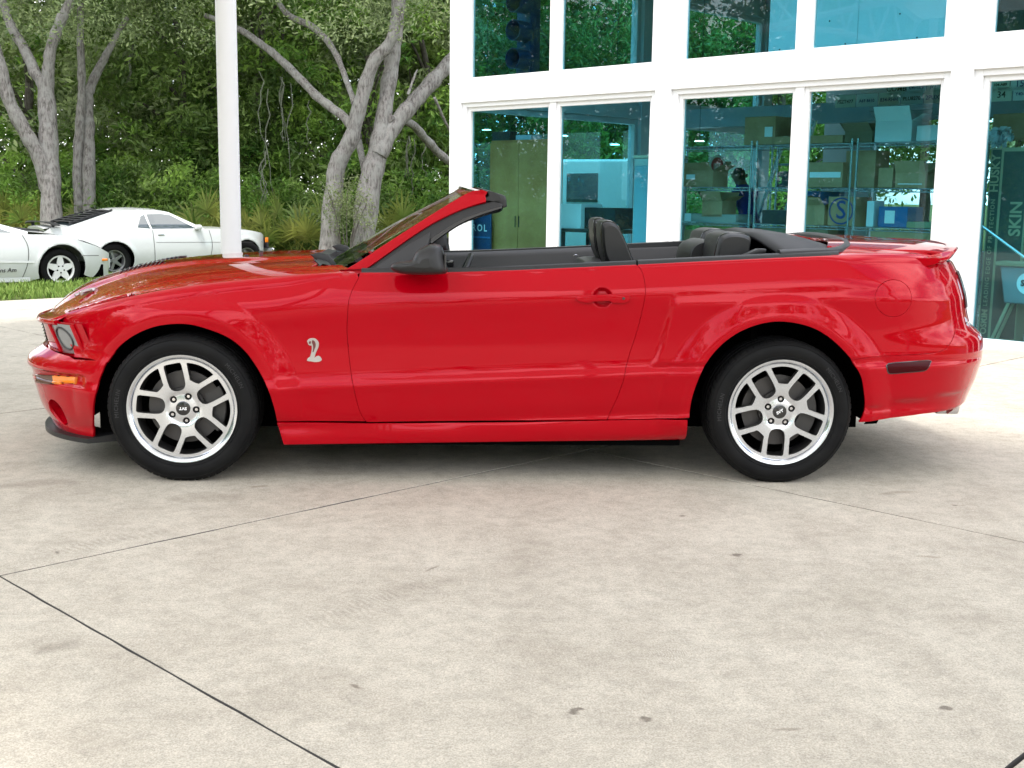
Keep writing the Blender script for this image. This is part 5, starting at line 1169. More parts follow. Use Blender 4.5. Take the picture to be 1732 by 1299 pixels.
# ---- the three grey multi-stemmed trees in front
def pt(px, D, wpx): return dp(px, D), wpx*D/FPX/2
def front_tree(name, label, D, stems, crown):
    base = dp(stems[0][0][0], D); zb = terr_z(base[0], base[1]); t = empty('oak_tree', (base[0], base[1], zb), 0, label, 'tree'); off = np.array([base[0], base[1], zb])
    for i, (pts, ws_, dD, nm) in enumerate(stems):
        P = [dp(p, D+dD*j/(len(pts)-1))-off for j, p in enumerate(pts)]
        if i == 0 or nm == 'trunk':
            q = P[0].copy(); q[2] = -0.25; P = [q]+P; ws_ = [ws_[0]*1.35]+list(ws_)
        g = G(); stem_mesh(g, P, [w*D/FPX/2 for w in ws_], 14, 0.006); o = g.obj(nm, BARK, t, True, 60)
    for ck, (ca_, cz_, cs_) in enumerate(((0.0, 15.0, 1.7), (2.6, 12.5, 1.3))):
        o = bpy.data.objects.new('crown', CROWNS[(len(crown)+ck) % 4]); COL.objects.link(o); o.parent = t; o.location = (ca_, ca_*0.6, cz_); o.scale = (cs_, cs_, cs_)
    if crown:
        C = np.array([dp((cx, cy), D+dd)-off for cx, cy, dd in crown]); V, F = leaves(C, 0.62, 95, 0.055, 0.7, 77); mk('crown', V, F, LF3, t, False)
    return t
rc = random.Random(9)
crA = [(rc.uniform(-60, 330), rc.uniform(-120, 60)**1, rc.uniform(-2, 3)) for _ in range(55)]
front_tree('oak', 'grey forked tree with three heavy limbs at the left edge', 26.0, [
    ([(87, 362), (84.5, 277), (80, 194), (76, 133)], (34, 31, 29, 28), 0, 'trunk'),
    ([(77, 150), (58, 119), (41.6, 83), (22, 50), (8, 14), (-8, -50)], (22, 19, 17, 16, 14, 12), 0.6, 'limb'),
    ([(79, 150), (82, 116), (86, 83), (102.5, 36), (119, 0), (135, -60)], (22, 20, 18, 18, 15, 12), -0.5, 'limb'),
    ([(82, 320), (66.5, 266), (41.6, 222), (16.6, 172), (0, 110), (-20, 40)], (30, 25, 24, 22, 20, 16), -0.8, 'limb')], crA)
crB = [(rc.uniform(90, 360), rc.uniform(-110, 70), rc.uniform(-2, 3)) for _ in range(45)]
front_tree('oak', 'slim grey tree with two close upright stems behind the white coupe', 28.5, [
    ([(151, 362), (150, 250), (148, 172), (152, 150), (166, 119), (191, 72), (215, 30)], (23, 21, 19, 17, 15, 11, 8), 0.4, 'trunk'),
    ([(134, 362), (131.6, 277), (136, 194), (138.6, 155), (137, 111), (136, 28), (135, -50)], (17, 16, 15, 13, 13, 11, 9), -0.3, 'trunk')], crB)
crC = [(rc.uniform(400, 800), rc.uniform(-150, 60), rc.uniform(-2.5, 3.5)) for _ in range(75)]
front_tree('oak', 'large pale-barked leaning tree with several stems left of the building', 25.0, [
    ([(555, 430), (565, 318), (572, 275), (595, 232), (612, 165), (631.6, 106), (655, 79), (668, 50)], (36, 31, 29, 27, 24, 22, 20, 16), -0.4, 'trunk'),
    ([(612, 430), (625, 314), (641.5, 248), (651, 182), (661, 116), (668, 66), (675, 0), (683, -60)], (40, 40, 34, 27, 26, 25, 24, 20), 0.3, 'trunk'),
    ([(640, 262), (668, 212), (694.5, 179), (727.6, 142), (761, 106), (800, 60)], (30, 27, 27, 26, 25, 20), 0.8, 'limb'),
    ([(604, 232), (588.5, 205), (565, 185), (539, 165.5), (506, 132), (472.7, 99), (439.6, 73), (405, 50), (347, 26)], (17, 16, 16, 16, 15, 14, 13, 12, 9), 2.5, 'limb'),
    ([(600, 175), (595, 162), (578.6, 116), (559, 76), (529, 46), (489, 26), (469, 0)], (11, 10, 10, 11, 12, 11, 9), 2.0, 'limb'),
    ([(660, 200), (694.5, 208.5), (717.7, 232), (744, 261), (775, 285)], (12, 14, 15, 15, 12), 2.0, 'limb'),
    ([(622, 310), (616.7, 288), (605, 232)], (12, 13, 12), 1.0, 'limb'),
    ([(690, 160), (700, 130), (706, 118)], (5, 4, 2), 0.2, 'branch'), ([(735, 165), (750, 200), (765, 230)], (5, 5, 4), 0.8, 'branch')], crC)
# pale leafy shrub against the leaning tree
C = np.array([dp((575+rc.gauss(10, 22), 350+rc.gauss(0, 26)), 24.2+rc.uniform(-0.4, 0.3)) for _ in range(46)]); V, F = leaves(C, 0.26, 42, 0.033, 0.9, 5)
b0 = dp((585, 425), 24.2); b0[2] = terr_z(b0[0], b0[1]); sh_ = empty('pale_shrub', b0, 0, 'pale green small-leaved shrub growing against the leaning tree trunk', 'shrub'); mk('foliage', V-b0, F, LFG, sh_, False)
g = G()
for i in range(7): e = C[i*5]-b0; stem_mesh(g, [np.zeros(3)+np.array([rc.uniform(-.1, .1), rc.uniform(-.1, .1), 0]), e*0.5+np.array([0, 0, 0.15]), e], [0.018, 0.012, 0.006], 5)
g.obj('stems', BARKD, sh_)
# hanging vines and moss strands between the branches
MOSS = mat('grey_moss', (0.09, 0.10, 0.07), 0.95, var=(6, (0.15, 0.16, 0.12)))
for i, (px, y0, y1, D) in enumerate([(222, 70, 140, 30), (440, 120, 260, 27), (452, 150, 330, 27), (475, 130, 240, 27.2), (492, 140, 300, 27.4), (520, 170, 250, 27.5), (690, 230, 300, 27), (700, 235, 330, 27), (715, 240, 300, 27.2), (445, 255, 345, 26.8)]):
    a, b = dp((px, y0), D), dp((px+rc.uniform(-6, 6), y1), D); g = G()
    for s_ in range(3 if i % 3 == 0 else 1):
        P = [a+(b-a)*t+np.array([rc.gauss(0, 0.03)+0.04*math.sin(t*9+s_), rc.gauss(0, 0.03), 0]) for t in np.linspace(0, 1, 9)]; g.tube(P, [0.010, 0.014, 0.016, 0.014, 0.012, 0.012, 0.010, 0.008, 0.004], 5)
    o = g.obj('hanging_vine', MOSS); tag(o, 'thin grey vine hanging from the tree limbs in the woods', 'vine', 'vines hanging in the woods')
# ---- saw palmettos
def palmetto(seed, n=13):
    r_ = random.Random(seed); V = []; F = []; g = G()
    for k in range(n):
        az = 2*PI*k/n+r_.uniform(-0.3, 0.3); el = math.radians(r_.uniform(25, 80)); Ls = r_.uniform(0.5, 1.0); h = np.array([math.cos(az)*math.cos(el), math.sin(az)*math.cos(el), math.sin(el)]); tip = h*Ls
        g.tube([np.zeros(3), tip*0.5+np.array([0, 0, 0.05]), tip], [0.012, 0.009, 0.007], 5)
        side = np.cross(h, (0, 0, 1)); side /= np.linalg.norm(side); upv = np.cross(side, h)
        for j in range(15):
            a = math.radians(-105+210*j/14); L_ = r_.uniform(0.46, 0.62)*(1-0.25*abs(a)/1.75); dd = math.cos(a)*h+math.sin(a)*side+upv*0.22*math.cos(a*0.9); dd /= np.linalg.norm(dd); ww = np.cross(dd, upv); ww /= np.linalg.norm(ww)+1e-9; w = 0.030
            m_ = tip+dd*L_*0.5; e = tip+dd*L_+np.array([0, 0, -0.05-0.06*r_.random()]); b = len(V); V += [tip-ww*0.006, tip+ww*0.006, m_+ww*w*0.8, m_-ww*w*0.8, e]; F += [(b, b+1, b+2, b+3), (b+3, b+2, b+4)]
    me = bpy.data.meshes.new('fronds'); me.from_pydata([tuple(v) for v in V], [], F); me.materials.append(LFP)
    ms = bpy.data.meshes.new('stalks'); ms.from_pydata([tuple(v) for v in g.v], [], g.f); ms.materials.append(LFP); return me, ms
PALM = [palmetto(1, 9), palmetto(2, 10), palmetto(3, 8)]
pm = [(335, 27.0, 1.35), (365, 27.6, 1.15), (310, 28, 0.9), (430, 26.5, 1.0), (455, 26.8, 1.1), (500, 26.8, 1.35), (530, 27, 1.2), (480, 27.6, 1.2), (665, 26.5, 1.2), (690, 26.2, 1.25), (715, 26.8, 1.0), (740, 27, 0.9), (20, 28, 1.3), (55, 28.4, 1.3), (-10, 27.6, 1.3), (115, 28.6, 1.2), (168, 29, 1.0), (250, 28.5, 0.8), (410, 27.6, 1.0)]
for i, (px, D, s) in enumerate(pm):
    p = dp((px, 333), D); z = terr_z(p[0], p[1]); t = empty('palmetto', (p[0], p[1], z), rt.uniform(0, 6), 'green fan-leaved palmetto clump at the edge of the woods', 'palmetto', 'palmettos along the woods edge'); t.scale = (s, s, s)
    for nm, me in zip(('fronds', 'stalks'), PALM[i % 3]): o = bpy.data.objects.new(nm, me); COL.objects.link(o); o.parent = t
# ================================================================== parked white cars
RIMW = mat('white_rim', (0.72, 0.72, 0.70), 0.35, coat=0.5); RIMG = mat('grey_rim', (0.30, 0.30, 0.31), 0.35, 0.8); TRIMB = mat('black_trim', (0.02, 0.02, 0.022), 0.5)
SHADEG = mat('cabin_dark', (0.02, 0.022, 0.024), 0.8)
CWIN = mat('parked_car_window', (0.035, 0.05, 0.055), 0.05, spec=0.8, coat=1.0)
def small_wheel(root, x, y, z, r, rr, face, style, sg, tyre_w=0.2):
    w = empty('wheel', (x, y, z)); w.parent = root
    if sg < 0: w.rotation_euler = (0, 0, PI)
    g = G(); g.lathe([(rr, 0.0), (rr+0.02, -0.012), (r-0.05, -0.014), (r-0.015, 0.0), (r, 0.03), (r, tyre_w-0.03), (r-0.03, tyre_w), (rr, tyre_w)], n=40); g.obj('tyre', RUBBER, w, True, 40)
    g = G(); g.lathe([(rr+0.004, 0.004), (rr, -0.006), (rr-0.015, -0.004), (rr-0.03, 0.03), (rr-0.04, 0.12), (0, 0.12)], n=40); g.obj('rim', face if style != 'star' else ALUD, w, True, 40)
    if style == 'star':
        g = G()
        for k in range(5):
            a = PI/2+k*2*PI/5; c, s = math.cos(a), math.sin(a)
            def q(u, r_): return (r_*c-u*s, 0.0, r_*s+u*c)
            hw = 0.052
            g.prism([q(-hw*1.15, 0.0), q(-hw, rr*0.5), q(-hw*0.62, rr*0.95), q(hw*0.62, rr*0.95), q(hw, rr*0.5), q(hw*1.15, 0.0)], (0, 0.03, 0))
        g.lathe([(0.0, -0.004), (0.075, -0.003), (0.085, 0.02)], n=30); fixn(g.obj('spokes', face, w)); g = G(); g.lathe([(rr+0.002, 0.0), (rr-0.002, -0.010), (rr-0.022, -0.004), (rr-0.03, 0.02)], n=40); g.obj('rim_lip', face, w, True)
        for k in range(5):
            a = -PI/2+k*2*PI/5; g = G(); g.lathe([(0.0, -0.006), (0.013, -0.006), (0.014, 0.0)], (0.055*math.cos(a), 0, 0.055*math.sin(a)), n=10); g.obj('lug_nut', BLACKG, w)
    else:
        g = G()
        for k in range(5):
            a = PI/2+k*2*PI/5+0.3; c, s = math.cos(a), math.sin(a)
            def q(u, r_): return (r_*c-u*s, 0.012, r_*s+u*c)
            g.prism([q(-0.03, 0.03), q(-0.022, rr*0.86), q(0.022, rr*0.86), q(0.03, 0.03)], (0, 0.03, 0))
        g.lathe([(0.0, -0.005), (0.05, -0.005), (0.055, 0.02)], n=20); fixn(g.obj('spokes', RIMG, w))
def shell_car(root, Wd, top, low, arches, belt, paint, glass_seg, lean=0.42, plan=(0.25, 2.6), xr=None, cabin=None, crown=0.035):
    """top: outline (x, z) rear -> front over deck, roof and hood; low: outline front -> rear along the underside;
       belt(x): height of the waist line; glass_seg: indices of top segments that are glass"""
    top = np.array(top, float); low = np.array(low, float); x0, x1 = top[:, 0].min(), top[:, 0].max(); hw = Wd/2; xm, Lh = (x0+x1)/2, (x1-x0)/2+0.02
    bz = np.array(belt, float); belt_f = lambda x: np.interp(x, bz[:, 0], bz[:, 1])
    def qf(x, z):
        u = np.clip(np.abs(x-xm)/Lh, 0, 0.9995); pl = (1-u**4.2)**(1/4.2); zb = belt_f(x)
        q = hw*(0.90+0.10*pl)*pl**0.8*(1-0.10*np.clip((0.55-z)/0.4, 0, 1)**2-0.07*np.clip((z-0.55)/0.45, 0, 1)**2)
        q = q-lean*np.clip(z-zb, 0, 2)
        for ax, az, ar in arches:
            r_ = np.hypot(x-ax, z-az); q = q+0.014*np.exp(-((r_-ar-0.015)/0.035)**2)
        return q
    fn = lambda x, z: np.stack([np.asarray(x, float), -qf(np.asarray(x, float), np.asarray(z, float)), np.asarray(z, float)], -1)
    # body side below the waist and top outline
    xs = np.linspace(x0, x1, 60); zt = np.minimum(np.interp(xs, top[:, 0], top[:, 1]), belt_f(xs)+0.0)
    poly = list(zip(xs, zt)); lw = []
    for i in range(len(low)): lw.append(tuple(low[i]))
    poly = np.array(poly+lw)
    panel('body_side', poly, fn=fn, sp=0.05, gap=0.0, thick=0.03, material=paint, parent=root, mirror='copy')
    # skin across the car
    T_ = resample(top, 0.06)[:-1] if False else np.array([top[0]+0*top[0]]+[])
    pts = []; seg = []
    for i in range(len(top)-1):
        n = max(1, int(np.linalg.norm(top[i+1]-top[i])/0.08))
        for k in range(n): pts.append(top[i]+(top[i+1]-top[i])*k/n); seg.append(i)
    pts.append(top[-1]); pts = np.array(pts); m = 9; V = []
    for x, z in pts:
        q = float(qf(np.array(x), np.array(z)))
        for j in range(m): u = -1+2*j/(m-1); V.append((x, u*q, z+crown*(1-u*u)-0.0*abs(u)))
    F = []; fm = []
    for i in range(len(pts)-1):
        for j in range(m-1): F.append((i*m+j, (i+1)*m+j, (i+1)*m+j+1, i*m+j+1)); fm.append(1 if (seg[i] in glass_seg and 0 < j < m-2+1 and j not in (0, m-2)) else 0)
    o = mk('upper_skin', V, F, None, root, True, 30, None, [paint, CWIN], fm); fixn(o)
    return fn, qf
def cabin_side(root, fn, poly_paint, windows, paint):
    panel('cabin_side', np.array(poly_paint), fn=fn, sp=0.05, gap=0, thick=0.03, material=paint, parent=root, mirror='copy')
    for w in windows: panel('side_window', np.array(w), fn=fn, sp=0.05, gap=0, off=0.006, thick=0.01, material=CWIN, parent=root, mirror='copy')
def arc(cx, cz, r, a0, a1, n=16): return [(cx+r*math.cos(a), cz+r*math.sin(a)) for a in np.linspace(a0, a1, n)]
HEAD = math.radians(37); HV = np.array([math.cos(HEAD), math.sin(HEAD), 0])
def place(px, D, wx, zw):
    """car origin so that the wheel at local x = wx, near side, meets pixel px at forward distance D"""
    p = dp(px, D); return p
# ---- fastback coupe
p = dp((193, 441), 22.2); side = np.array([math.sin(HEAD), -math.cos(HEAD), 0]); org = p-HV*1.16-side*0.80; zg = p[2]-0.33
co = empty('fastback_coupe', (org[0], org[1], zg), HEAD, 'white fastback coupe with black rear window louvres and spoiler on the lawn', 'car')
topo = [(0.02, 0.86), (0.0, 0.92), (0.10, 0.945), (0.42, 0.955), (1.28, 1.235), (1.50, 1.270), (1.80, 1.280), (2.15, 1.262), (2.30, 1.235), (2.98, 0.915), (3.4, 0.905), (4.0, 0.875), (4.5, 0.82), (4.72, 0.74)]
nz_ = lambda P_: [((x if x < 3.9 else 3.9+(x-3.9)*0.66), z) for x, z in P_]
topo = nz_(topo)
lowo = [(4.76, 0.60), (4.75, 0.45), (4.62, 0.30), (4.30, 0.24)]+arc(3.88, 0.33, 0.365, -0.25, PI+0.25)+[(3.42, 0.20), (1.62, 0.20)]+arc(1.16, 0.33, 0.365, -0.35, PI+0.3)+[(0.70, 0.30), (0.20, 0.36), (0.04, 0.45)]
lowo = [((x if x < 4.29 else 4.29+(x-4.29)*0.41), z) for x, z in lowo]
belt_o = [(0, 0.95), (0.5, 0.955), (1.3, 0.945), (2.0, 0.905), (3.0, 0.915), (3.4, 0.905), (4.8, 0.9)]
fnO, qO = shell_car(co, 1.82, topo, lowo, [(3.88, 0.33, 0.365), (1.16, 0.33, 0.365)], belt_o, WHITEP, {3, 8}, 0.45)
cabin_side(co, fnO, [(0.42, 0.952), (1.28, 1.235), (1.50, 1.268), (1.80, 1.278), (2.15, 1.26), (2.30, 1.233), (2.97, 0.917), (2.0, 0.907), (1.3, 0.947)],
           [[(1.62, 0.945), (1.86, 0.925), (1.80, 1.185), (1.72, 1.15)], [(1.90, 0.922), (2.78, 0.925), (2.32, 1.175), (2.12, 1.200), (1.85, 1.192)]], WHITEP)
for x, sg in ((1.16, 1), (3.88, 1), (1.16, -1), (3.88, -1)): small_wheel(co, x, -0.83*sg, 0.33, 0.33, 0.20, RIMG, 'mag', sg)
for k in range(7):   # louvre slats over the rear glass
    t = (k+0.5)/7; x = 0.52+(1.24-0.52)*t; z = 0.985+(1.225-0.985)*t
    g = G(); g.box((x, 0, z+0.050), (0.13, 1.08-0.10*t, 0.012), ax=[[math.cos(0.02), 0, math.sin(0.02)], [0, 1, 0], [-math.sin(0.02), 0, math.cos(0.02)]]); g.obj('louvre_slat', TRIMB, co)
g = G()
for y in (-0.5, 0.5): g.prism([(0.46, y, 0.99), (1.28, y, 1.262), (1.28, y, 1.285), (0.46, y, 1.045)], (0, 0.02, 0))
fixn(g.obj('louvre_rail', TRIMB, co))
g = G(); V = []
for y in np.linspace(-0.78, 0.78, 13):
    e = (abs(y)/0.78)**4; V += [(0.02+0.05*e, y, 1.055-0.05*e), (0.20, y, 1.045-0.05*e), (0.20, y, 1.03-0.05*e), (0.02+0.05*e, y, 1.035-0.05*e)]
g.add(V, [(4*i+j, 4*i+(j+1) % 4, 4*i+4+(j+1) % 4, 4*i+4+j) for i in range(12) for j in range(4)]+[(0, 1, 2, 3), (51, 50, 49, 48)])
for y in (-0.55, 0.55): g.box((0.14, y, 1.0), (0.05, 0.03, 0.09))
fixn(g.obj('rear_spoiler', TRIMB, co, True, 40))
g = G(); g.box((0.012, 0, 0.72), (0.03, 1.45, 0.17)); g.obj('tail_panel', TRIMB, co)
for y in (-0.62, -0.50, -0.38, 0.38, 0.50, 0.62): rbox('tail_lamp', (-0.012, y, 0.72), (0.03, 0.10, 0.14), 0.008, REDLENS, co)
rbox('rear_bumper', (-0.03, 0, 0.50), (0.08, 1.66, 0.12), 0.03, CHROME, co); rbox('licence_recess', (-0.005, 0, 0.60), (0.03, 0.4, 0.08), 0.006, TRIMB, co)
rbox('front_marker', (4.36, -0.775, 0.68), (0.07, 0.02, 0.10), 0.006, AMBER, co); g = G(); g.box((4.45, 0, 0.62), (0.04, 1.3, 0.20)); g.obj('front_grille', TRIMB, co); rbox('front_bumper', (4.49, 0, 0.47), (0.07, 1.6, 0.11), 0.03, CHROME, co)
def strip(root, fn, pts, off, h, m, nm, r=None):
    V = []
    P = smooth_poly(pts, 4)
    for x, z in P: q = fn(np.array(x), np.array(z)); V += [q+np.array([0, -off, -h/2]), q+np.array([0, -off, h/2])]
    mk(nm, V, [(2*i, 2*i+2, 2*i+3, 2*i+1) for i in range(len(P)-1)], m, root, False)
def vstrip(root, fn, pts, off, w, m, nm):
    V = []
    P = smooth_poly(pts, 4)
    for x, z in P: q = fn(np.array(x), np.array(z)); V += [q+np.array([-w/2, -off, 0]), q+np.array([w/2, -off, 0])]
    mk(nm, V, [(2*i, 2*i+1, 2*i+3, 2*i+2) for i in range(len(P)-1)], m, root, False)
GAPM = mat('panel_gap', (0.10, 0.10, 0.10), 0.8)
vstrip(co, fnO, [(1.90, 0.90), (1.91, 0.6), (1.93, 0.25)], 0.004, 0.012, GAPM, 'door_gap'); vstrip(co, fnO, [(3.05, 0.90), (3.10, 0.6), (3.04, 0.25)], 0.004, 0.012, GAPM, 'door_gap')
strip(co, fnO, [(1.62, 0.235), (2.5, 0.235), (3.42, 0.235)], 0.010, 0.085, TRIMB, 'rocker_stripe')
strip(co, fnO, [(1.95, 0.665), (3.0, 0.655), (4.3, 0.64)], 0.004, 0.008, GAPM, 'crease_shade_line')  # flat dark line along the side: the shade of a crease put into colour
rbox('door_handle', (2.06, -0.885, 0.81), (0.13, 0.03, 0.03), 0.008, CHROME, co); rbox('door_mirror', (2.80, -0.93, 0.95), (0.12, 0.14, 0.10), 0.03, WHITEP, co)
o_ = fnO(np.array(3.28), np.array(0.33)); text_obj('fender_script', 'Mustang', 0.09, o_+np.array([0, -0.012, 0]), (1, 0, 0.0), (0.15, 0, 1), BLACKL, co)
g = G(); g.box((2.3, 0, 0.75), (2.4, 1.4, 0.3)); g.obj('cabin_interior', SHADEG, co); g = G(); g.box((2.4, 0, 0.28), (3.6, 1.5, 0.2)); g.obj('underbody', BLACKM, co)
# ---- low sports coupe at the left edge
p = dp((102, 455), 18.7); org = p-HV*3.90-side*0.78; zg2 = p[2]-0.325
tp = empty('sports_coupe', (org[0], org[1], zg2), HEAD, 'low white sports coupe nose visible at the left edge of the lawn', 'car')
topT = [(0.05, 0.78), (0.0, 0.90), (0.15, 0.96), (0.7, 0.97), (1.5, 1.19), (2.0, 1.235), (2.4, 1.215), (3.42, 0.915), (3.7, 0.885), (4.1, 0.80), (4.5, 0.67), (4.80, 0.53)]
lowT = [(4.90, 0.44), (4.90, 0.30), (4.78, 0.19), (4.38, 0.18)]+arc(3.90, 0.335, 0.385, -0.30, PI+0.38)+[(3.42, 0.16), (1.80, 0.16)]+arc(1.33, 0.335, 0.375, -0.40, PI+0.35)+[(0.85, 0.22), (0.15, 0.25), (0.02, 0.5)]
fnT, qT = shell_car(tp, 1.88, topT, lowT, [(3.90, 0.335, 0.385), (1.33, 0.335, 0.375)], [(0, 0.97), (0.7, 0.965), (2.0, 0.90), (3.4, 0.875), (3.7, 0.87), (4.95, 0.87)], WHITEP, {3, 6}, 0.55)
cabin_side(tp, fnT, [(0.7, 0.966), (1.5, 1.188), (2.0, 1.233), (2.4, 1.213), (3.40, 0.917), (3.38, 0.878), (2.0, 0.902)], [[(1.35, 0.945), (3.15, 0.905), (2.42, 1.165), (2.0, 1.185), (1.6, 1.14)]], WHITEP)
for x, sg in ((1.33, 1), (3.90, 1), (1.33, -1), (3.90, -1)): small_wheel(tp, x, -0.80*sg, 0.325, 0.325, 0.215, RIMW, 'star', sg, 0.24)
rounded('cowl_panel', [(3.18, -0.62, 0.955), (3.45, -0.66, 0.925), (3.70, -0.5, 0.905), (3.70, 0.5, 0.905), (3.45, 0.66, 0.925), (3.18, 0.62, 0.955)], (0, 0, 0.035), 0.01, TRIMB, tp)
vstrip(tp, fnT, [(3.30, 0.87), (3.37, 0.70), (3.36, 0.45), (3.28, 0.20)], 0.004, 0.012, GAPM, 'door_gap'); strip(tp, fnT, [(2.2, 0.475), (3.0, 0.47), (3.46, 0.455)], 0.012, 0.035, WHITEP, 'side_moulding'); strip(tp, fnT, [(4.20, 0.535), (4.52, 0.525)], 0.004, 0.010, GAPM, 'bumper_seam')
strip(tp, fnT, [(1.82, 0.185), (3.40, 0.185)], 0.02, 0.07, WHITEP, 'side_skirt')
for px_ in ((4.74,),): rbox('front_marker', (4.60, float(fnT(np.array(4.60), np.array(0.455))[1])-0.004, 0.455), (0.15, 0.02, 0.04), 0.006, AMBER, tp, -0.25)
rounded('lamp_cover', [(4.32, -0.70, 0.752), (4.62, -0.60, 0.64), (4.62, -0.35, 0.66), (4.32, -0.42, 0.765)], (0, 0, 0.008), 0.003, TRIMB, tp)
o_ = fnT(np.array(3.0), np.array(0.335)); text_obj('door_script', 'Trans Am', 0.095, o_+np.array([0, -0.012, 0]), (1, 0, 0.0), (0.2, 0, 1), BLACKL, tp, 0.001)
g = G(); g.box((2.3, 0, 0.6), (2.2, 1.4, 0.4)); g.obj('cabin_interior', SHADEG, tp); g = G(); g.box((2.6, 0, 0.28), (4.0, 1.5, 0.2)); g.obj('underbody', BLACKM, tp)
# ---- white van parked beyond the end wall, seen through the glass
def van():
    pa = dp((925, 300), 22.0); r_ = empty('white_van', (pa[0], pa[1], terr_z(pa[0], pa[1])), math.radians(8), 'white van with dark side windows, seen through the showroom glass', 'van')
    prof_ = [(-1.25, 0.35), (-1.30, 0.9), (-1.15, 1.12), (-0.80, 1.22), (-0.35, 1.93), (-0.05, 2.03), (1.45, 2.06), (1.58, 1.97), (1.68, 0.9), (1.66, 0.35)]
    for_ = [np.array([x, -0.92, z]) for x, z in prof_]; rounded('body', for_, (0, 1.84, 0), 0.07, WHITEP, r_, 4)
    for sg in (-1, 1):
        for x0, x1 in ((-0.62, 0.02), (0.16, 0.74)):
            P = [np.array([x, sg*0.925, z]) for x, z in ((x0+(0.33 if x0 < -0.5 else 0.0), 1.78), (x1, 1.80), (x1, 1.28), (x0, 1.28))]; rounded('side_window', P, (0, sg*0.012, 0), 0.01, CWIN, r_)
        for x in (-0.75, 1.0): small_wheel(r_, x, sg*0.86 if sg < 0 else 0.86, 0.34, 0.34, 0.2, RIMG, 'mag', -sg)
    P = [np.array([1.675, y, z]) for y, z in ((-0.6, 1.35), (0.6, 1.35), (0.56, 1.85), (-0.56, 1.85))]; rounded('rear_window', P, (0.012, 0, 0), 0.01, CWIN, r_)
    P = [np.array([-0.78, -0.75, 1.28]), np.array([-0.40, -0.68, 1.86]), np.array([-0.40, 0.68, 1.86]), np.array([-0.78, 0.75, 1.28])]; rounded('windscreen', P, (-0.02, 0, 0.015), 0.005, CWIN, r_)
    for y in (-0.8, 0.8): rbox('tail_lamp', (1.68, y, 1.05), (0.03, 0.10, 0.35), 0.01, REDLENS, r_)
van()
# ================================================================== things inside the showroom
CARD = mat('cardboard', (0.44, 0.245, 0.12), 0.85, var=(7, (0.52, 0.30, 0.16))); CARDD = mat('cardboard_inside', (0.22, 0.15, 0.09), 0.9); WBOX = mat('white_carton', (0.75, 0.76, 0.76), 0.7); LABELM = mat('paper_label', (0.85, 0.85, 0.85), 0.6)
WIRE = mat('chrome_wire', (0.70, 0.71, 0.72), 0.25, 0.9); OAK = mat('oak_veneer', (0.46, 0.16, 0.04), 0.5, var=(2.2, (0.60, 0.24, 0.075))); NAVY = mat('navy_panel', (0.02, 0.045, 0.12), 0.4); BLUEP = mat('blue_tote', (0.03, 0.14, 0.34), 0.45); DARKC = mat('dark_case', (0.03, 0.032, 0.035), 0.5); GREYC = mat('grey_cabinet', (0.50, 0.53, 0.50), 0.5)
YEL = mat('yellow_plate', (0.55, 0.38, 0.06), 0.5); CYANB = mat('pale_blue_board', (0.80, 0.90, 0.93), 0.7); TIMBER = mat('timber', (0.42, 0.34, 0.20), 0.8); INKB = mat('blue_ink', (0.03, 0.05, 0.20), 0.6); GRN = mat('green_print', (0.35, 0.50, 0.10), 0.6); REDC = mat('red_print', (0.45, 0.03, 0.02), 0.5); CREAM = mat('cream_plastic', (0.62, 0.52, 0.38), 0.5)
def wp(px, w): return on_plane(np.atleast_2d(px), FP(0, w), FN)                   # pixel on the plane w metres behind the facade
def uz(px, w):
    P = wp(px, w); return np.stack([(P-FB) @ FD, P[:, 2]], 1)
def bl(o3, u, w, z): return u*FD+w*FN+np.array([0, 0, z])
def carton(label, u0, u1, z0, z1, w0, dep, m=CARD, sticker=None, flaps=0, cat='box', tilt=0.0, name='carton', text=None, group=None):
    r = empty(name, FP((u0+u1)/2, w0+dep/2, z0), AZ+tilt, label, cat, group); wd, h = u1-u0, z1-z0
    if flaps:
        g = G()
        for c, d in (((0, -dep/2+0.004, h/2), (wd, 0.008, h)), ((0, dep/2-0.004, h/2), (wd, 0.008, h)), ((-wd/2+0.004, 0, h/2), (0.008, dep-0.018, h)), ((wd/2-0.004, 0, h/2), (0.008, dep-0.018, h)), ((0, 0, 0.006), (wd-0.02, dep-0.02, 0.008))): g.box(c, d)
        g.obj('body', m, r)
        L_ = 0.42*dep
        for sy, an in ((-1, 0.7 if flaps == 1 else 1.1), (1, 1.0)):
            g = G(); y0 = sy*dep/2; e = np.array([0, sy*math.cos(an), math.sin(an)])*L_; g.prism([(-wd/2+0.004, y0, h), (wd/2-0.004, y0, h), np.array((wd/2-0.004, y0, h))+e, np.array((-wd/2+0.004, y0, h))+e], (0, 0.004*sy, 0.003)); fixn(g.obj('flap', m, r))
        for sx, an in ((-1, 0.9), (1, 0.5)):
            g = G(); x0 = sx*wd/2; e = np.array([sx*math.cos(an), 0, math.sin(an)])*min(L_, 0.12); g.prism([(x0, -dep/2+0.01, h), (x0, dep/2-0.01, h), np.array((x0, dep/2-0.01, h))+e, np.array((x0, -dep/2+0.01, h))+e], (0.004*sx, 0, 0.003)); fixn(g.obj('flap', m, r))
    else:
        rbox('body', (0, 0, h/2), (wd, dep, h), 0.004, m, r, seg=1)
        g = G(); g.box((0, 0, h+0.0012), (0.05, dep*0.98, 0.002)); g.obj('tape', CREAM, r)
    if sticker:
        for (sx, sz, sw, sh_) in sticker: g = G(); g.box((sx*wd, -dep/2-0.0025, sz*h), (sw*wd, 0.003, sh_*h)); g.obj('sticker', LABELM, r)
    if text:
        for (t_, tx, tz, ts, tm) in text: text_obj('print', t_, ts, (tx*wd, -dep/2-0.006, tz*h), (1, 0, 0), (0, 0, 1), tm, r, 0.002)
    return r
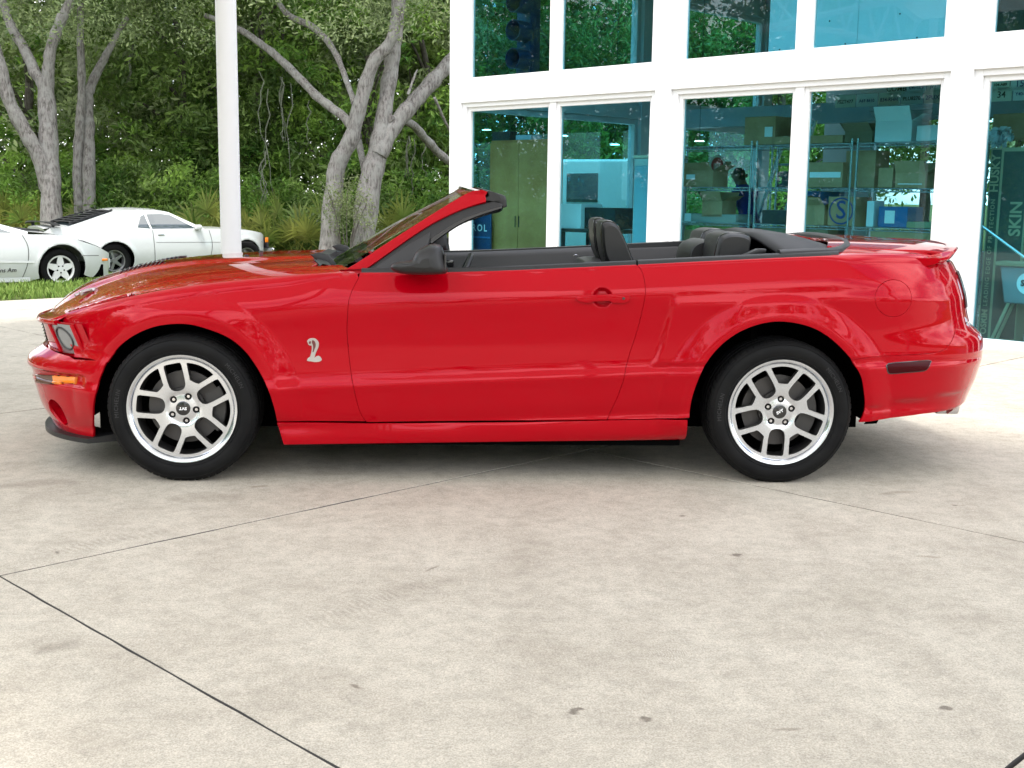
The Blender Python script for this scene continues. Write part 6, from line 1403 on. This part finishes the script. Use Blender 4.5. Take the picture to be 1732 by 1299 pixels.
def cpx(label, x0, y0, x1, y1, w, dep, zb=None, **kw):
    a = uz([(x0, y1), (x1, y0)], w); z0 = zb if zb is not None else a[0, 1]; return carton(label, a[0, 0], a[1, 0], z0, max(a[1, 1], z0+0.05), w, dep, **kw)
# ---- wire racks
ZS = (0.22, 0.62, 1.02, 1.42, 1.88)
def rack(u0, u1, label):
    r = empty('wire_rack', FP(u0, 0.80, 0.012), AZ, label, 'shelf', 'chrome wire racks behind the glass'); wd = u1-u0; dp_ = 0.45
    for x in (0.015, wd-0.015):
        for y in (0.015, dp_-0.015):
            g = G(); g.tube([(x, y, 0), (x, y, 1.93)], 0.0125, 8)
            for k in range(74): g.lathe([(0.0150, -0.004), (0.0150, 0.004)], (x, y, 0.04+k*0.0256), 'z', 6)
            g.obj('upright', WIRE, r)
    for z in ZS:
        g = G()
        for y in (0.015, dp_-0.015):
            g.tube([(0.02, y, z), (wd-0.02, y, z)], 0.0045, 5); g.tube([(0.02, y, z-0.032), (wd-0.02, y, z-0.032)], 0.0045, 5); n = 22
            pts = [(0.02+(wd-0.04)*i/n, y, z if i % 2 else z-0.032) for i in range(n+1)]; g.tube(pts, 0.0035, 4)
        for i in range(24): x = 0.03+(wd-0.06)*i/23; g.tube([(x, 0.015, z), (x, dp_-0.015, z)], 0.002, 4)
        g.obj('wire_shelf', WIRE, r)
rack(-4.32, -3.10, 'chrome wire rack standing behind the left pane of the middle bay'); rack(-3.06, -1.875, 'chrome wire rack across the middle mullion, holding the emblem carton'); rack(-1.84, -0.62, 'chrome wire rack beside the second post, holding white boxes on top')
W0 = 0.82; S5, S4, S3 = 1.90, 1.44, 1.04
cpx('tall brown carton with pale labels on the top shelf', 1258, 196, 1312, 247, W0, 0.34, S5, sticker=[(0.30, 0.45, 0.25, 0.35)])
cpx('low flat tan carton on the top shelf left of the mullion', 1304, 230, 1352, 247, W0, 0.30, S5); cpx('low flat tan carton on the top shelf right of the mullion', 1362, 228, 1426, 246, W0, 0.34, S5)
cpx('open brown carton with lifted flaps on the top shelf', 1428, 222, 1476, 246, W0, 0.30, S5, m=CARDD, flaps=1)
cpx('large white carton with open flaps on the top shelf', 1479, 203, 1543, 242, W0, 0.36, S5, m=WBOX, flaps=2); cpx('smaller white carton at the right end of the top shelf', 1549, 211, 1592, 242, W0, 0.34, S5, m=WBOX)
cpx('brown carton with a raised lid and small white label on the second shelf', 1152, 288, 1206, 321, W0, 0.30, S4, sticker=[(-0.2, 0.6, 0.28, 0.3)], flaps=1)
cpx('tall plain brown carton at the back of the second shelf', 1428, 254, 1482, 318, W0+0.10, 0.30, S4); cpx('brown carton printed with pale stripes on the second shelf', 1366, 274, 1426, 316, W0, 0.34, S4, sticker=[(0, 0.5, 0.9, 0.22)])
cpx('narrow upright tan carton on the second shelf of the right rack', 1484, 284, 1511, 321, W0, 0.28, S4); cpx('gable-topped open carton on the second shelf of the right rack', 1513, 292, 1566, 321, W0, 0.30, S4, flaps=2, sticker=[(0, 0.25, 0.8, 0.06)])
cpx('small black box with green print and a figure three on the second shelf', 1313, 290, 1338, 317, W0, 0.16, S4, m=DARKC, text=[('3', -0.22, 0.42, 0.10, GRN)], sticker=None)
cpx('open carton with upright flaps on the third shelf', 1187, 340, 1222, 362, W0, 0.28, S3+0.06, flaps=2); cpx('long grey carton with pale tape stripes on the third shelf', 1150, 363, 1245, 389, W0, 0.32, S3-0.02, m=mat('grey_carton', (0.34, 0.36, 0.32), 0.7), sticker=[(-0.36, 0.5, 0.12, 1.0), (-0.36, 0.1, 0.30, 0.16)])
cpx('black equipment case on the third shelf by the mullion', 1288, 356, 1340, 381, W0, 0.34, S3, m=DARKC)
cpx('tan carton with a printed edge beside the emblem carton', 1360, 347, 1395, 381, W0, 0.30, S3, flaps=1)
sb = cpx('square tan carton printed with a blue ring and letter S', 1399, 333, 1447, 382, W0, 0.36, S3, text=[('S', 0.0, 0.52, 0.27, INKB)])
g = G(); g.lathe([(0.125, -0.184), (0.125, -0.186), (0.142, -0.186), (0.142, -0.184)], (0, 0, 0.155), 'y', 40); g.obj('ring_print', INKB, sb)
cpx('clear blue tote with a white label on the third shelf', 1484, 350, 1536, 388, W0, 0.34, S3, m=BLUEP, sticker=[(-0.1, 0.5, 0.34, 0.62)], cat='tote', name='storage_tote'); cpx('white folder standing beside the blue tote', 1464, 340, 1479, 385, W0, 0.22, S3, m=WBOX, cat='folder', name='folder')
cpx('low olive carton at the right of the third shelf', 1532, 376, 1584, 389, W0, 0.34, S3, m=mat('olive_carton', (0.30, 0.30, 0.17), 0.8)); cpx('blue storage box behind the cartons on the third shelf', 1362, 323, 1420, 345, W0+0.28, 0.12, S3+0.10, m=BLUEP)
cpx('large brown carton on the lowest visible shelf', 1156, 392, 1250, 425, W0, 0.36, 0.64, m=CARD); cpx('dark carton on the lower shelf under the mullion', 1285, 386, 1400, 415, W0, 0.36, 0.64, m=CARDD); cpx('brown carton on the lower shelf of the right rack', 1470, 392, 1580, 425, W0, 0.36, 0.64, m=CARD)
# round red and cream sign leaning on the second shelf
p = wp([(1212, 280)], W0+0.30)[0]; sg_ = empty('round_sign', p-np.array([0, 0, 0.11]), AZ, 'round cream and red sign standing on the second shelf', 'sign')
g = G(); g.lathe([(0.0, 0.0), (0.115, 0.0), (0.12, 0.01), (0.115, 0.02)], (0, 0, 0.11), 'y', 32); g.obj('disc', CREAM, sg_, True, 40); g = G(); g.lathe([(0.0, -0.003), (0.085, -0.003)], (0.01, 0, 0.12), 'y', 28); g.obj('red_centre', REDC, sg_)
for k in range(5): g = G(); g.box((-0.03+0.018*k, -0.005, 0.10), (0.007, 0.003, 0.07)); g.obj('stripe', CREAM, sg_)
# ---- row of licence plates on a board over the racks
PLM = mat('plate_white', (0.78, 0.79, 0.77), 0.5); PLY = mat('plate_pale', (0.72, 0.70, 0.58), 0.5)
def plate_board(label, rows, w):
    a0 = uz([rows[0][0]], w)[0]; r = empty('plate_board', FP(a0[0], w, a0[1]), AZ, label, 'sign')
    for (p0, p1, txts) in rows:
        A_ = uz([p0, p1], w); n = len(txts); wd = (A_[1, 0]-A_[0, 0])/n; h = 0.135
        for i, t_ in enumerate(txts):
            x = A_[0, 0]+wd*(i+0.5)-a0[0]; z = A_[0, 1]-a0[1]
            pl = rbox('licence_plate', (x, 0, z), (wd-0.012, 0.006, h), 0.003, PLM if i % 2 else PLY, r, seg=1); text_obj('plate_number', t_, min(0.085, (wd-0.02)/len(t_)*1.55), (x, -0.006, z-0.008), (1, 0, 0), (0, 0, 1), INKB if i % 3 else BLACKL, pl, 0.001)
    return r
plate_board('row of old licence plates hung above the wire racks', [((1412, 172), (1602, 170), ['7SZT477', 'A69 8610', '834-RHH', 'PLU8270', '2PUX78']), ((1500, 150), (1602, 148), ['COMB', 'CYL-1378', 'JV 5110'])], 1.35)
plate_board('licence plates hung behind the right-hand window', [((1676, 143), (1742, 142), ['104-A89', '15']), ((1676, 160), (1750, 159), ['34', 'Y40-37R'])], 0.9)
# ---- tall oak cabinet, left bay
a = uz([(829, 238), (926, 428)], 0.35); cab = empty('wood_cabinet', FP(a[0, 0], 0.35, 0.012), AZ, 'tall oak cabinet with two doors behind the left window', 'cabinet'); wd = a[1, 0]-a[0, 0]; hh = a[0, 1]-0.012
rbox('carcass', (wd/2, 0.14, hh/2), (wd, 0.24, hh), 0.004, OAK, cab, seg=1)
for i in range(2): rbox('door', (wd*(0.25+0.5*i), 0.008, hh/2), (wd/2-0.006, 0.02, hh-0.06), 0.003, OAK, cab, seg=1)
for i in range(2): g = G(); g.tube([(wd*(0.47+0.06*i), -0.02, hh*0.45), (wd*(0.47+0.06*i), -0.02, hh*0.52)], 0.006, 6); g.obj('handle', BLACKP, cab)
cpx('small pale blue box on top of the oak cabinet', 872, 228, 898, 237, 0.40, 0.20, 0.012+hh+0.002, m=mat('blue_grey_box', (0.35, 0.45, 0.52), 0.6)); cpx('dark shallow tray on top of the oak cabinet', 832, 222, 862, 237, 0.62, 0.14, 0.012+hh+0.002, m=DARKC)
# ---- navy sign with partial lettering
a = uz([(796, 362), (828, 402)], 0.30); sgn = empty('navy_sign', FP(a[0, 0], 0.28, 0.012), AZ, 'navy blue sign with white letters beside the cabinet', 'sign')
hN = a[0, 1]+0.05; rbox('panel', ((a[1, 0]-a[0, 0])/2, 0, hN/2), (a[1, 0]-a[0, 0]+0.10, 0.03, hN), 0.004, NAVY, sgn, seg=1); zt = uz([(812, 386)], 0.26)[0, 1]
text_obj('lettering', 'ROL', 0.125, ((a[1, 0]-a[0, 0])/2+0.03, -0.02, zt-0.012), (1, 0, 0), (0, 0, 1), LETTER, sgn, 0.002, 1.35)
g = G(); g.box(((a[1, 0]-a[0, 0])/2, -0.018, zt-0.13), (a[1, 0]-a[0, 0]+0.09, 0.004, 0.02)); g.obj('stripe', BLUEP, sgn)
# ---- white crate, black bin, pale cabinet in the second pane
cr = cpx('stacked white plastic crate with dark print behind the second pane', 948, 345, 983, 386, 0.55, 0.40, None, m=WBOX, cat='crate', name='plastic_crate'); 
g = G(); z0c = 0; 
cpx('dark lidded bin next to the white crate', 985, 352, 1040, 386, 0.62, 0.40, None, m=DARKC, cat='bin', name='lidded_bin')
a = uz([(945, 386), (1045, 420)], 0.5); tb = empty('work_table', FP(a[0, 0], 0.50, 0.012), AZ, 'dark work table carrying the white crate and bin', 'table'); tw = a[1, 0]-a[0, 0]; th_ = a[0, 1]-0.014
rbox('table_top', (tw/2, 0.28, th_-0.02), (tw, 0.56, 0.04), 0.004, DARKC, tb, seg=1)
for x in (0.04, tw-0.04):
    for y in (0.04, 0.52): g = G(); g.box((x, y, (th_-0.04)/2), (0.04, 0.04, th_-0.04)); g.obj('leg', DARKC, tb)
a = uz([(1072, 268), (1100, 415)], 0.45); pc = empty('pale_cabinet', FP(a[0, 0], 0.45, 0.012), AZ, 'pale grey-green metal cabinet by the first post', 'cabinet'); wd = a[1, 0]-a[0, 0]+0.12; hh = a[0, 1]-0.012
rbox('carcass', (wd/2, 0.25, hh/2), (wd, 0.48, hh), 0.006, GREYC, pc, seg=1); rbox('top', (wd/2, 0.25, hh+0.02), (wd+0.02, 0.50, 0.035), 0.004, CREAM, pc, seg=1); rbox('door', (wd/2, 0.0, hh*0.55), (wd-0.05, 0.02, hh*0.80), 0.004, mat('blue_door', (0.24, 0.42, 0.48), 0.5), pc, seg=1)
# ---- step ladder leaning behind the racks
la = empty('step_ladder', wp([(1245, 400)], 2.9)[0]*np.array([1, 1, 0])+np.array([0, 0, 0.012]), AZ, 'aluminium ladder leaning behind the left rack', 'ladder'); g = G()
for x in (0, 0.38): g2 = G(); g2.tube([(x, 0, 0), (x+0.55, 0.3, 2.3)], 0.028, 6); g2.obj('rail', WIRE, la)
for k in range(7): t = (k+0.7)/7.5; g2 = G(); g2.tube([(0.55*t, 0.3*t, 2.3*t), (0.38+0.55*t, 0.3*t, 2.3*t)], 0.016, 6); g2.obj('rung', WIRE, la)
# ---- traffic signal hung behind the upper left window
p = wp([(884, 128)], 1.1)[0]; tl = empty('traffic_signal', p, AZ, 'dark hanging traffic signal with a yellow edge in the upper window', 'traffic light')
rbox('housing', (0.0, 0.10, 0.55), (0.26, 0.20, 1.10), 0.02, NAVY, tl); rbox('back_plate', (-0.17, 0.12, 0.55), (0.07, 0.03, 1.14), 0.006, YEL, tl, seg=1)
for k in range(3):
    z = 0.20+0.36*k; g = G(); g.lathe([(0.130, -0.02), (0.135, -0.26), (0.128, -0.26), (0.122, 0.0), (0.0, 0.0)], (0.06, 0.0, z), 'y', 28); fixn(g.obj('visor', NAVY, tl, True, 40))
g = G(); g.tube([(0, 0.1, 1.1), (0, 0.1, ZR-0.1-p[2])], 0.02, 6); g.obj('hanger', BLACKP, tl)
# ---- mezzanine ledge with a pale blue board on timbers
fbox('mezzanine_ledge', -3.62, 2.85, 0.24, 1.9, 2.55, 2.64, GREYW, bld, 0)
a = uz([(1284, 88), (1604, 70)], 0.9); bo = empty('foam_board', FP(a[0, 0], 0.9, 2.641), AZ, 'pale blue board standing upright behind the upper middle window', 'board'); wd = a[1, 0]-a[0, 0]
for i in range(2): rbox('panel', (wd*(0.25+0.5*i), 0.20, 0.11+0.70), (wd/2-0.004, 0.05, 1.4), 0.003, CYANB, bo, seg=1)
for k in range(9): g = G(); g.lathe([(0.0, -0.0), (0.009, 0.0)], (0.15+0.2*k, 0.172, 0.3+0.25*((k*7) % 4)), 'y', 8); g.obj('screw_hole', BLACKP, bo)
for i, (x0, z) in enumerate(((-0.05, 0.030), (-0.05, 0.086))):
    r_ = rbox('timber', tuple(FP(a[0, 0]-0.05+(wd*0.95)/2, 1.02, 2.642+z)), (wd*0.98, 0.11, 0.054), 0.003, TIMBER, None, AZ, 1); tag(r_, ('lower' if i == 0 else 'upper')+' squared timber lying under the pale blue board', 'timber')
# ---- right-hand bay: tall carton, bin, pole, bag
a = uz([(1677, 250), (1717, 570)], 0.50); tc_ = empty('tall_carton', FP(a[0, 0], 0.50, 0.012), AZ, 'tall narrow dark carton with vertical lettering behind the right window', 'box'); wd, hh = a[1, 0]-a[0, 0], a[0, 1]-0.012
DCARD = mat('dark_carton', (0.07, 0.075, 0.06), 0.7); KRAFT = mat('kraft_print', (0.40, 0.33, 0.20), 0.8)
rbox('carton_body', (wd/2, 0.10, hh/2), (wd, 0.20, hh), 0.004, KRAFT, tc_, seg=1)
g = G(); g.box((wd*0.16, -0.002, hh*0.5), (wd*0.24, 0.003, hh*0.98)); g.box((wd*0.66, -0.002, hh*0.5), (wd*0.62, 0.003, hh*0.96)); g.obj('dark_print', DCARD, tc_)
text_obj('lettering', 'HUSKY', 0.11, (wd*0.16, -0.006, hh*0.87), (0, 0, 1), (-1, 0, 0), KRAFT, tc_, 0.003); text_obj('lettering', 'THE LEADING EDGE OF PROTECTION', 0.055, (wd*0.16, -0.006, hh*0.42), (0, 0, 1), (-1, 0, 0), KRAFT, tc_, 0.001, 1.25)
text_obj('lettering', 'SKIN', 0.15, (wd*0.78, -0.006, hh*0.64), (0, 0, 1), (-1, 0, 0), KRAFT, tc_, 0.004); text_obj('lettering', 'OSKIN', 0.08, (wd*0.16, -0.006, hh*0.10), (0, 0, 1), (-1, 0, 0), KRAFT, tc_, 0.002)
p = wp([(1732, 515)], 0.34)[0]; bn = empty('grey_bin', p, AZ, 'grey bin with wooden rim and oval white label in the right window', 'bin'); rounded('bucket', [np.array(q_) for q_ in ((-0.19, 0, 0), (0.24, 0, 0), (0.30, 0, 0.34), (-0.25, 0, 0.34))], (0, 0.16, 0), 0.02, mat('bin_grey', (0.26, 0.28, 0.29), 0.6), bn); rbox('rim', (0.02, 0.08, 0.36), (0.60, 0.20, 0.04), 0.008, KRAFT, bn)
g = G(); g.lathe([(0.0, -0.004), (0.10, -0.004), (0.10, 0.0)], (0.02, 0, 0.19), 'y', 28); g.obj('oval_label', LABELM, bn); text_obj('label_text', 'SK', 0.075, (0.0, -0.010, 0.19), (1, 0, 0), (0, 0, 1), BLACKL, bn, 0.003)
st_h = p[2]-0.014
g = G()
for x, dx in ((-0.15, -0.14), (0.20, 0.12)):
    for y in (0.02, 0.14): g2 = G(); g2.tube([(x, y, 0.0), (x+dx, y, -st_h)], 0.016, 6); g2.obj('stand_leg', KRAFT, bn)
A_, B_ = wp([(1655, 378)], 0.22)[0], wp([(1760, 455)], 0.30)[0]; g = G(); g.tube([A_-A_, B_-A_, (B_-A_)*2.2], 0.014, 8); po = empty('cleaning_pole', A_, 0, 'thin pale pole leaning diagonally behind the right window', 'pole'); g.obj('shaft', WIRE, po, True); g = G(); g.lathe([(0.016, -0.02), (0.020, 0.0), (0.016, 0.02)], (0, 0, 0), 'z', 12); g.obj('end_cap', WIRE, po, True)
rack(0.05, 1.27, 'chrome wire rack behind the right-hand window'); cpx('brown carton with wide tape behind the right window', 1676, 190, 1760, 246, W0, 0.34, S5)
C = np.array([wp([(1672+rc.uniform(0, 40), 246-abs(rc.gauss(0, 12)))], 0.70)[0] for _ in range(5)])
V, F = leaves(np.array([wp([(1690, 232)], 0.72)[0]]), 0.13, 160, 0.05, 0.7, 4); bag = empty('plastic_bag', wp([(1690, 246)], 0.72)[0], 0, 'crumpled white plastic bag on the right-hand rack', 'bag'); mk('film', V-np.array(bag.location[:]), F, WBOX, bag, True)
# ---- person in a blue shirt behind the racks
def person():
    p = wp([(1272, 330)], 2.35)[0]; base = np.array([p[0], p[1], 0.012]); fa = AZ+PI          # facing along -u
    r = empty('person', base, fa, 'person in a royal blue shirt bending slightly to the left behind the racks', 'person')
    # skeleton: x forward, y left
    J = {'pel': (0, 0, 0.93), 'wst': (0.03, 0, 1.08), 'chs': (0.10, 0, 1.27), 'shc': (0.13, 0, 1.40), 'nk': (0.165, 0, 1.48), 'hd0': (0.20, 0, 1.545), 'hd1': (0.215, 0, 1.62), 'hd2': (0.200, 0, 1.695),
         'hl': (-0.01, 0.10, 0.88), 'kl': (0.04, 0.11, 0.48), 'al': (-0.01, 0.11, 0.09), 'tl': (0.14, 0.12, 0.035), 'hr': (-0.01, -0.10, 0.88), 'kr': (0.02, -0.11, 0.48), 'ar': (-0.05, -0.11, 0.09), 'tr': (0.10, -0.12, 0.035),
         'sl': (0.12, 0.17, 1.37), 'el': (0.16, 0.24, 1.09), 'wl': (0.38, 0.18, 1.03), 'sr': (0.12, -0.17, 1.37), 'er': (0.17, -0.24, 1.10), 'wr': (0.39, -0.16, 1.05)}
    R_ = {'pel': (0.135, 0.115), 'wst': (0.135, 0.105), 'chs': (0.155, 0.115), 'shc': (0.125, 0.09), 'nk': (0.058, 0.058), 'hd0': (0.080, 0.088), 'hd1': (0.090, 0.098), 'hd2': (0.058, 0.062), 'hl': (0.095, 0.095), 'kl': (0.062, 0.062), 'al': (0.042, 0.042), 'tl': (0.038, 0.03), 'hr': (0.095, 0.095), 'kr': (0.062, 0.062), 'ar': (0.042, 0.042), 'tr': (0.038, 0.03), 'sl': (0.068, 0.068), 'el': (0.048, 0.048), 'wl': (0.030, 0.030), 'sr': (0.068, 0.068), 'er': (0.048, 0.048), 'wr': (0.030, 0.030)}
    E = [('pel', 'wst'), ('wst', 'chs'), ('chs', 'shc'), ('shc', 'nk'), ('nk', 'hd0'), ('hd0', 'hd1'), ('hd1', 'hd2'), ('pel', 'hl'), ('hl', 'kl'), ('kl', 'al'), ('al', 'tl'), ('pel', 'hr'), ('hr', 'kr'), ('kr', 'ar'), ('ar', 'tr'), ('shc', 'sl'), ('sl', 'el'), ('el', 'wl'), ('shc', 'sr'), ('sr', 'er'), ('er', 'wr')]
    for s, sy in (('l', 1), ('r', -1)):    # palms and fingers
        w = np.array(J['w'+s]); J['p'+s] = tuple(w+np.array([0.075, 0, -0.01])); R_['p'+s] = (0.034, 0.020); E.append(('w'+s, 'p'+s))
        for k in range(4):
            a = np.array(J['p'+s])+np.array([0.035, sy*(0.026-0.018*k), 0]); b = a+np.array([0.036-0.004*abs(k-1), 0, -0.018]); J['f%s%da' % (s, k)] = tuple(a); J['f%s%db' % (s, k)] = tuple(b); R_['f%s%da' % (s, k)] = (0.0095,)*2; R_['f%s%db' % (s, k)] = (0.008,)*2; E += [('p'+s, 'f%s%da' % (s, k)), ('f%s%da' % (s, k), 'f%s%db' % (s, k))]
        t1 = w+np.array([0.045, -sy*0.042, -0.012]); J['t%s1' % s] = tuple(t1); R_['t%s1' % s] = (0.011,)*2; J['t%s2' % s] = tuple(t1+np.array([0.035, -sy*0.012, -0.012])); R_['t%s2' % s] = (0.009,)*2; E += [('w'+s, 't%s1' % s), ('t%s1' % s, 't%s2' % s)]
    ks = list(J); me = bpy.data.meshes.new('body'); me.from_pydata([J[k_] for k_ in ks], [(ks.index(a), ks.index(b)) for a, b in E], []); o = bpy.data.objects.new('tmp', me); COL.objects.link(o)
    md = o.modifiers.new('skin', 'SKIN'); sv = me.skin_vertices[0].data
    for i, k_ in enumerate(ks): sv[i].radius = R_[k_]; sv[i].use_root = (k_ == 'pel')
    sb_ = o.modifiers.new('sub', 'SUBSURF'); sb_.levels = 2; sb_.render_levels = 2
    dg = bpy.context.evaluated_depsgraph_get(); dg.update(); m2 = bpy.data.meshes.new_from_object(o.evaluated_get(dg)); bpy.data.objects.remove(o)
    SKIN = mat('skin', (0.16, 0.085, 0.055), 0.5); SHIRT = mat('royal_shirt', (0.010, 0.028, 0.22), 0.8); TROU = mat('dark_trousers', (0.03, 0.03, 0.035), 0.85); SHOE = mat('dark_shoe', (0.015, 0.014, 0.013), 0.6); HAIR = mat('cropped_hair', (0.03, 0.028, 0.026), 0.9)
    for m_ in (SKIN, SHIRT, TROU, SHOE, HAIR): m2.materials.append(m_)
    for f in m2.polygons:
        c = f.center; f.use_smooth = True
        if c.z > 1.475: f.material_index = 4 if (c.z > 1.60 and c.x < 0.255 and not (c.x > 0.24 and c.z < 1.66)) or (c.z > 1.54 and c.x < 0.165) else 0
        elif c.z > 0.95 and math.hypot(c.x-0.1, abs(c.y)) < 0.33 and not (c.x > 0.26): f.material_index = 1
        elif c.z > 0.95: f.material_index = 0
        elif c.z > 0.09: f.material_index = 2
        else: f.material_index = 3
    b = bpy.data.objects.new('body', m2); COL.objects.link(b); b.parent = r
    for sy in (1, -1):
        g = G(); g.lathe([(0.0, 0.012), (0.020, 0.008), (0.026, 0.0), (0.018, -0.006)], (0.195, sy*0.092, 1.59), 'y', 14); e_ = g.obj('ear', SKIN, r, True); e_.scale = (0.8, 1, 1.0)
        g = G(); g.lathe([(0.0, 0.010), (0.008, 0.006), (0.010, 0.0)], (0.292, sy*0.034, 1.605), 'x', 10); g.obj('eye', BLACKG, r, True)
    g = G(); g.tube([(0.290, 0, 1.610), (0.312, 0, 1.575), (0.296, 0, 1.562)], [0.010, 0.016, 0.010], 8); g.obj('nose', SKIN, r, True); g = G(); g.tube([(0.283, -0.024, 1.530), (0.292, 0, 1.532), (0.283, 0.024, 1.530)], 0.006, 6); g.obj('mouth', mat('lips', (0.13, 0.05, 0.04), 0.5), r, True)
    g = G(); g.lathe([(0.070, 0.0), (0.075, 0.015), (0.066, 0.03), (0.060, 0.02)], (0.158, 0, 1.44), 'z', 20); g.obj('collar', SHIRT, r, True)
person()
